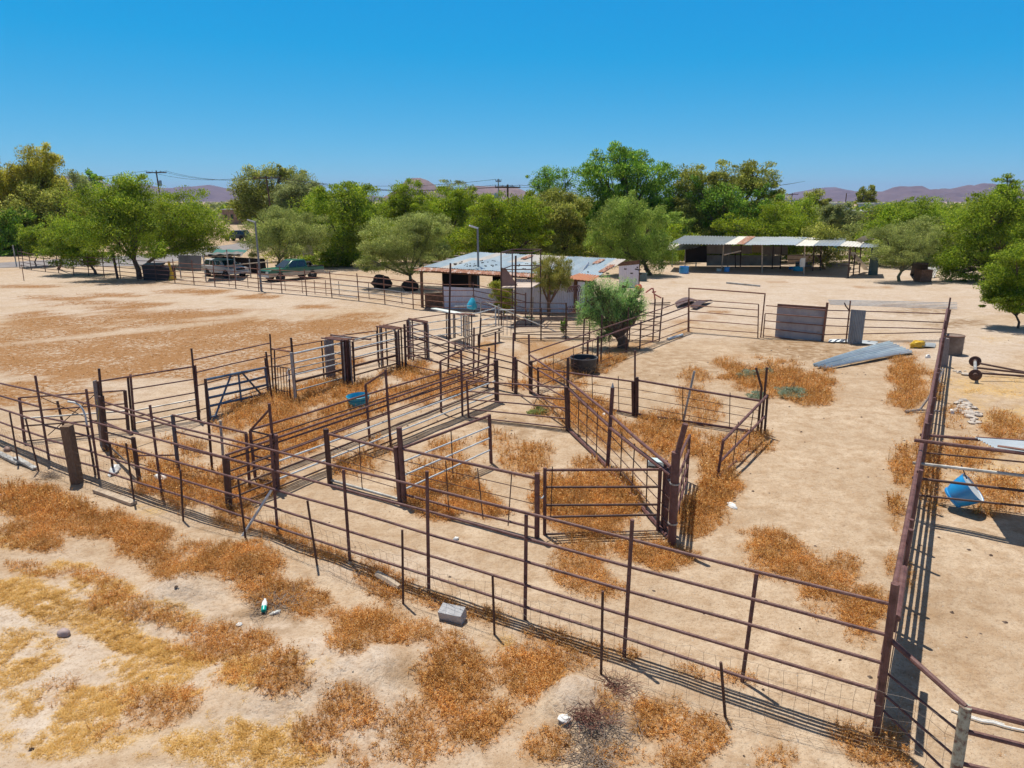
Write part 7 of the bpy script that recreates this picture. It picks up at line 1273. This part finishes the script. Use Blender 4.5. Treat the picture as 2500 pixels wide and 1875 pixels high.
for n_, u in enumerate((-40, 60, 150, 240, 330, 400, 720, 745)):
    m_, lb = kinds[n_ % 3]; d_ = rb_.uniform(125, 150); vt = rb_.uniform(488, 500)
    T('belt_tree', 'low green tree in the strip beyond the road on the left', (u, 560), [(u, vt+14, 36, 18), (u-26, vt+22, 34, 18), (u+26, vt+24, 34, 18)], m_, 2200, .5, d=d_, group='belt trees beyond the road', seed=240+n_, tr=.12, skirt=True)
# shrubs and trees of the far plain, one mass each side
rs = np.random.RandomState(5)
def farwood(name, label, n, d0, d1, u0, u1, h0, h1, mt, seed, skip=(), ):
    rs = np.random.RandomState(seed); Vs = []; o = 0
    for i in range(n):
        d = d0*(d1/d0)**rs.rand(); u = rs.uniform(u0, u1)
        if any(a < u < b and d < c for a, b, c in skip): continue
        h = rs.uniform(h0, h1); x = (u-CX)/F*d; w = h*rs.uniform(.5, 1.0); k = int(240*min(1.0, 130/d)+50); g = rs.randn(k, 3); g /= np.linalg.norm(g, axis=1)[:, None]; g *= (rs.rand(k)**.4)[:, None]; p = np.array([x, d, h*.52]) + g*[w, w, h*.5]
        L = (.9+.5*rs.rand(k))[:, None]*min(1.8, .55*d/130+.15); dd = rs.randn(k, 3); dd /= np.linalg.norm(dd, axis=1)[:, None]; e = np.cross(dd, rs.randn(k, 3)+[0, 0, .7]); e /= np.linalg.norm(e, axis=1)[:, None]
        Vs.append(np.stack([p-dd*L*.5, p+e*L*.25, p+dd*L*.5, p-e*L*.25], 1).reshape(-1, 3))
    V = np.concatenate(Vs); V[:, 2] = np.maximum(V[:, 2], -.2); tag(nmesh(name, V, np.arange(len(V)).reshape(-1, 4), mt), label, kind='stuff')
farwood('far_bushes', 'far plain of grey green desert trees under the hills', 1500, 130, 3200, -700, 3200, 2.6, 6.5, GREY, 1, ((520, 625, 215),))
farwood('far_bushes', 'olive desert trees scattered on the far plain', 900, 105, 1500, -700, 3200, 2.4, 6.0, OLIVE, 2, ((520, 625, 215),))
farwood('far_bushes', 'green mesquites scattered on the far plain', 520, 100, 500, -700, 3200, 2.5, 5.6, MESQ, 3, ((505, 630, 220),))
# ------------------------------------------------------------------ road, hills, haze
ra = [gp(P('K1', -900, 1120)), gp(P('K1', 0, 1150)), gp(P('K1', 500, 1120)), gp(P('K1', 1250, 1080)), gp(P('K2', 250, 800)), gp((700, 560))]; rb = [gp(P('K1', -900, 1200)), gp(P('K1', 0, 1195)), gp(P('K1', 450, 1185)), gp(P('K1', 1300, 1180)), gp(P('K2', 420, 840)), gp((860, 570))]
def strip(name, A, B, z, mt):
    m = MB(); vs = []
    for k in range(len(A)-1):
        for t in np.linspace(0, 1, 10, endpoint=(k == len(A)-2)):
            for q_ in (A[k].lerp(A[k+1], t), B[k].lerp(B[k+1], t)): vs.append((q_.x, q_.y, float(gz(np.array([q_.x]), np.array([q_.y]))[0])+z))
    n_ = len(vs)//2; m.add(vs, [(2*i, 2*i+1, 2*i+3, 2*i+2) for i in range(n_-1)], True); tag(m.build(name, mt), kind='structure')
strip('road', ra, rb, .03, mat('asphalt', [(.3, (.19, .17, .17)), (.7, (.27, .25, .25))], scale=.6, rough=.9))
ROCK = mat('hill_rock', [(.3, (.085, .05, .045)), (.7, (.16, .10, .085))], scale=.012, rough=1, detail=8); ROCK2 = mat('hill_granite', [(.3, (.16, .10, .08)), (.7, (.27, .18, .14))], scale=.02, rough=1, detail=8)
def hills(prof, D, depth, mt, seed, rough=.12):
    """prof: skyline points of the photo; a ridge D metres away with slopes on both sides"""
    us = np.linspace(prof[0][0], prof[-1][0], 260); vs = np.interp(us, [p[0] for p in prof], [p[1] for p in prof]); hz = (490-vs)/F*D*1.03 + 6.6; rows = 44; V = []
    for j in range(rows):
        t = j/(rows-1)*2-1; y = D + t*depth; x = (us-CX)/F*D*1.03; spur = fbm(x/ (depth*.35), np.full_like(x, y/(depth*.5)), seed, 5); sh = np.maximum(0, 1-abs(t))**(.85+.3*math.cos(j)) ; z = hz*np.clip(sh*(1-rough*2*(spur-.5)*(abs(t) > .02)*3*(1-sh)) , 0, 1.0)
        z = z*(1 - .35*np.abs(spur-.5)*2*min(1, abs(t)*3)); V.append(np.stack([x, np.full_like(x, y) + (spur-.5)*depth*.2*(1-sh), z-2], -1))
    n_ = len(us); V = np.concatenate(V); idx = np.arange(rows*n_).reshape(rows, n_); Fc = np.stack([idx[:-1, :-1], idx[:-1, 1:], idx[1:, 1:], idx[1:, :-1]], -1).reshape(-1, 4); tag(nmesh('hills', V, Fc, mt, False), kind='structure')
ridge = lambda k, pts: [P(k, *p) for p in pts]
hills([(-60, 470)]+ridge('K1', [(300, 480), (700, 430), (880, 382), (960, 380), (1010, 392), (1090, 385), (1150, 420), (1250, 470), (1320, 445), (1420, 470), (1500, 443), (1570, 462), (1650, 478), (1740, 482), (1830, 470), (1930, 468), (2060, 455)])+[(640, 470), (760, 480), (880, 470), (960, 482)], 6200, 900, ROCK, 1)
hills(ridge('K3', [(80, 480), (160, 420), (225, 362), (270, 352), (330, 352), (390, 372), (440, 405), (520, 470), (620, 500)]), 3300, 350, ROCK2, 2, .2)
hills(ridge('K3', [(560, 500), (640, 470), (720, 425), (790, 413), (870, 420), (1000, 418), (1130, 432), (1220, 470), (1330, 505)]), 3800, 400, ROCK2, 3, .2)
hills(ridge('K4', [(1350, 520), (1470, 480), (1560, 465), (1650, 448), (1720, 440), (1790, 437), (1850, 450), (1960, 470), (2050, 474), (2140, 490), (2260, 510)]), 7500, 900, ROCK, 4)
hills(ridge('K4', [(1430, 540), (1560, 510), (1660, 478), (1760, 460), (1840, 448), (1900, 466), (1960, 500), (2060, 520)])+[(2090, 482)], 6000, 600, ROCK, 5)
hills(ridge('K5', [(360, 330), (480, 275), (560, 250), (640, 215), (700, 205), (760, 208), (860, 203), (920, 230), (965, 250), (1050, 225), (1110, 232), (1190, 215), (1270, 197), (1310, 205), (1380, 183), (1450, 186), (1530, 210), (1620, 235), (1700, 245), (1850, 290)])+[(2600, 470)], 5200, 800, ROCK, 6)
if HAZE:
    m = MB(); m.box((0, 4000, 125), (24000, 17000, 290)); m, o = m, None
    hm = bpy.data.materials.new('haze_air'); hm.use_nodes = True; nt = hm.node_tree; nt.nodes.clear(); out_ = nt.nodes.new('ShaderNodeOutputMaterial'); pv = nt.nodes.new('ShaderNodeVolumePrincipled')
    pv.inputs['Color'].default_value = (.55, .62, 1, 1); pv.inputs['Density'].default_value = HAZE; pv.inputs['Anisotropy'].default_value = .0; nt.links.new(pv.outputs[0], out_.inputs['Volume'])
    o = m.build('haze', hm); tag(o, kind='stuff')
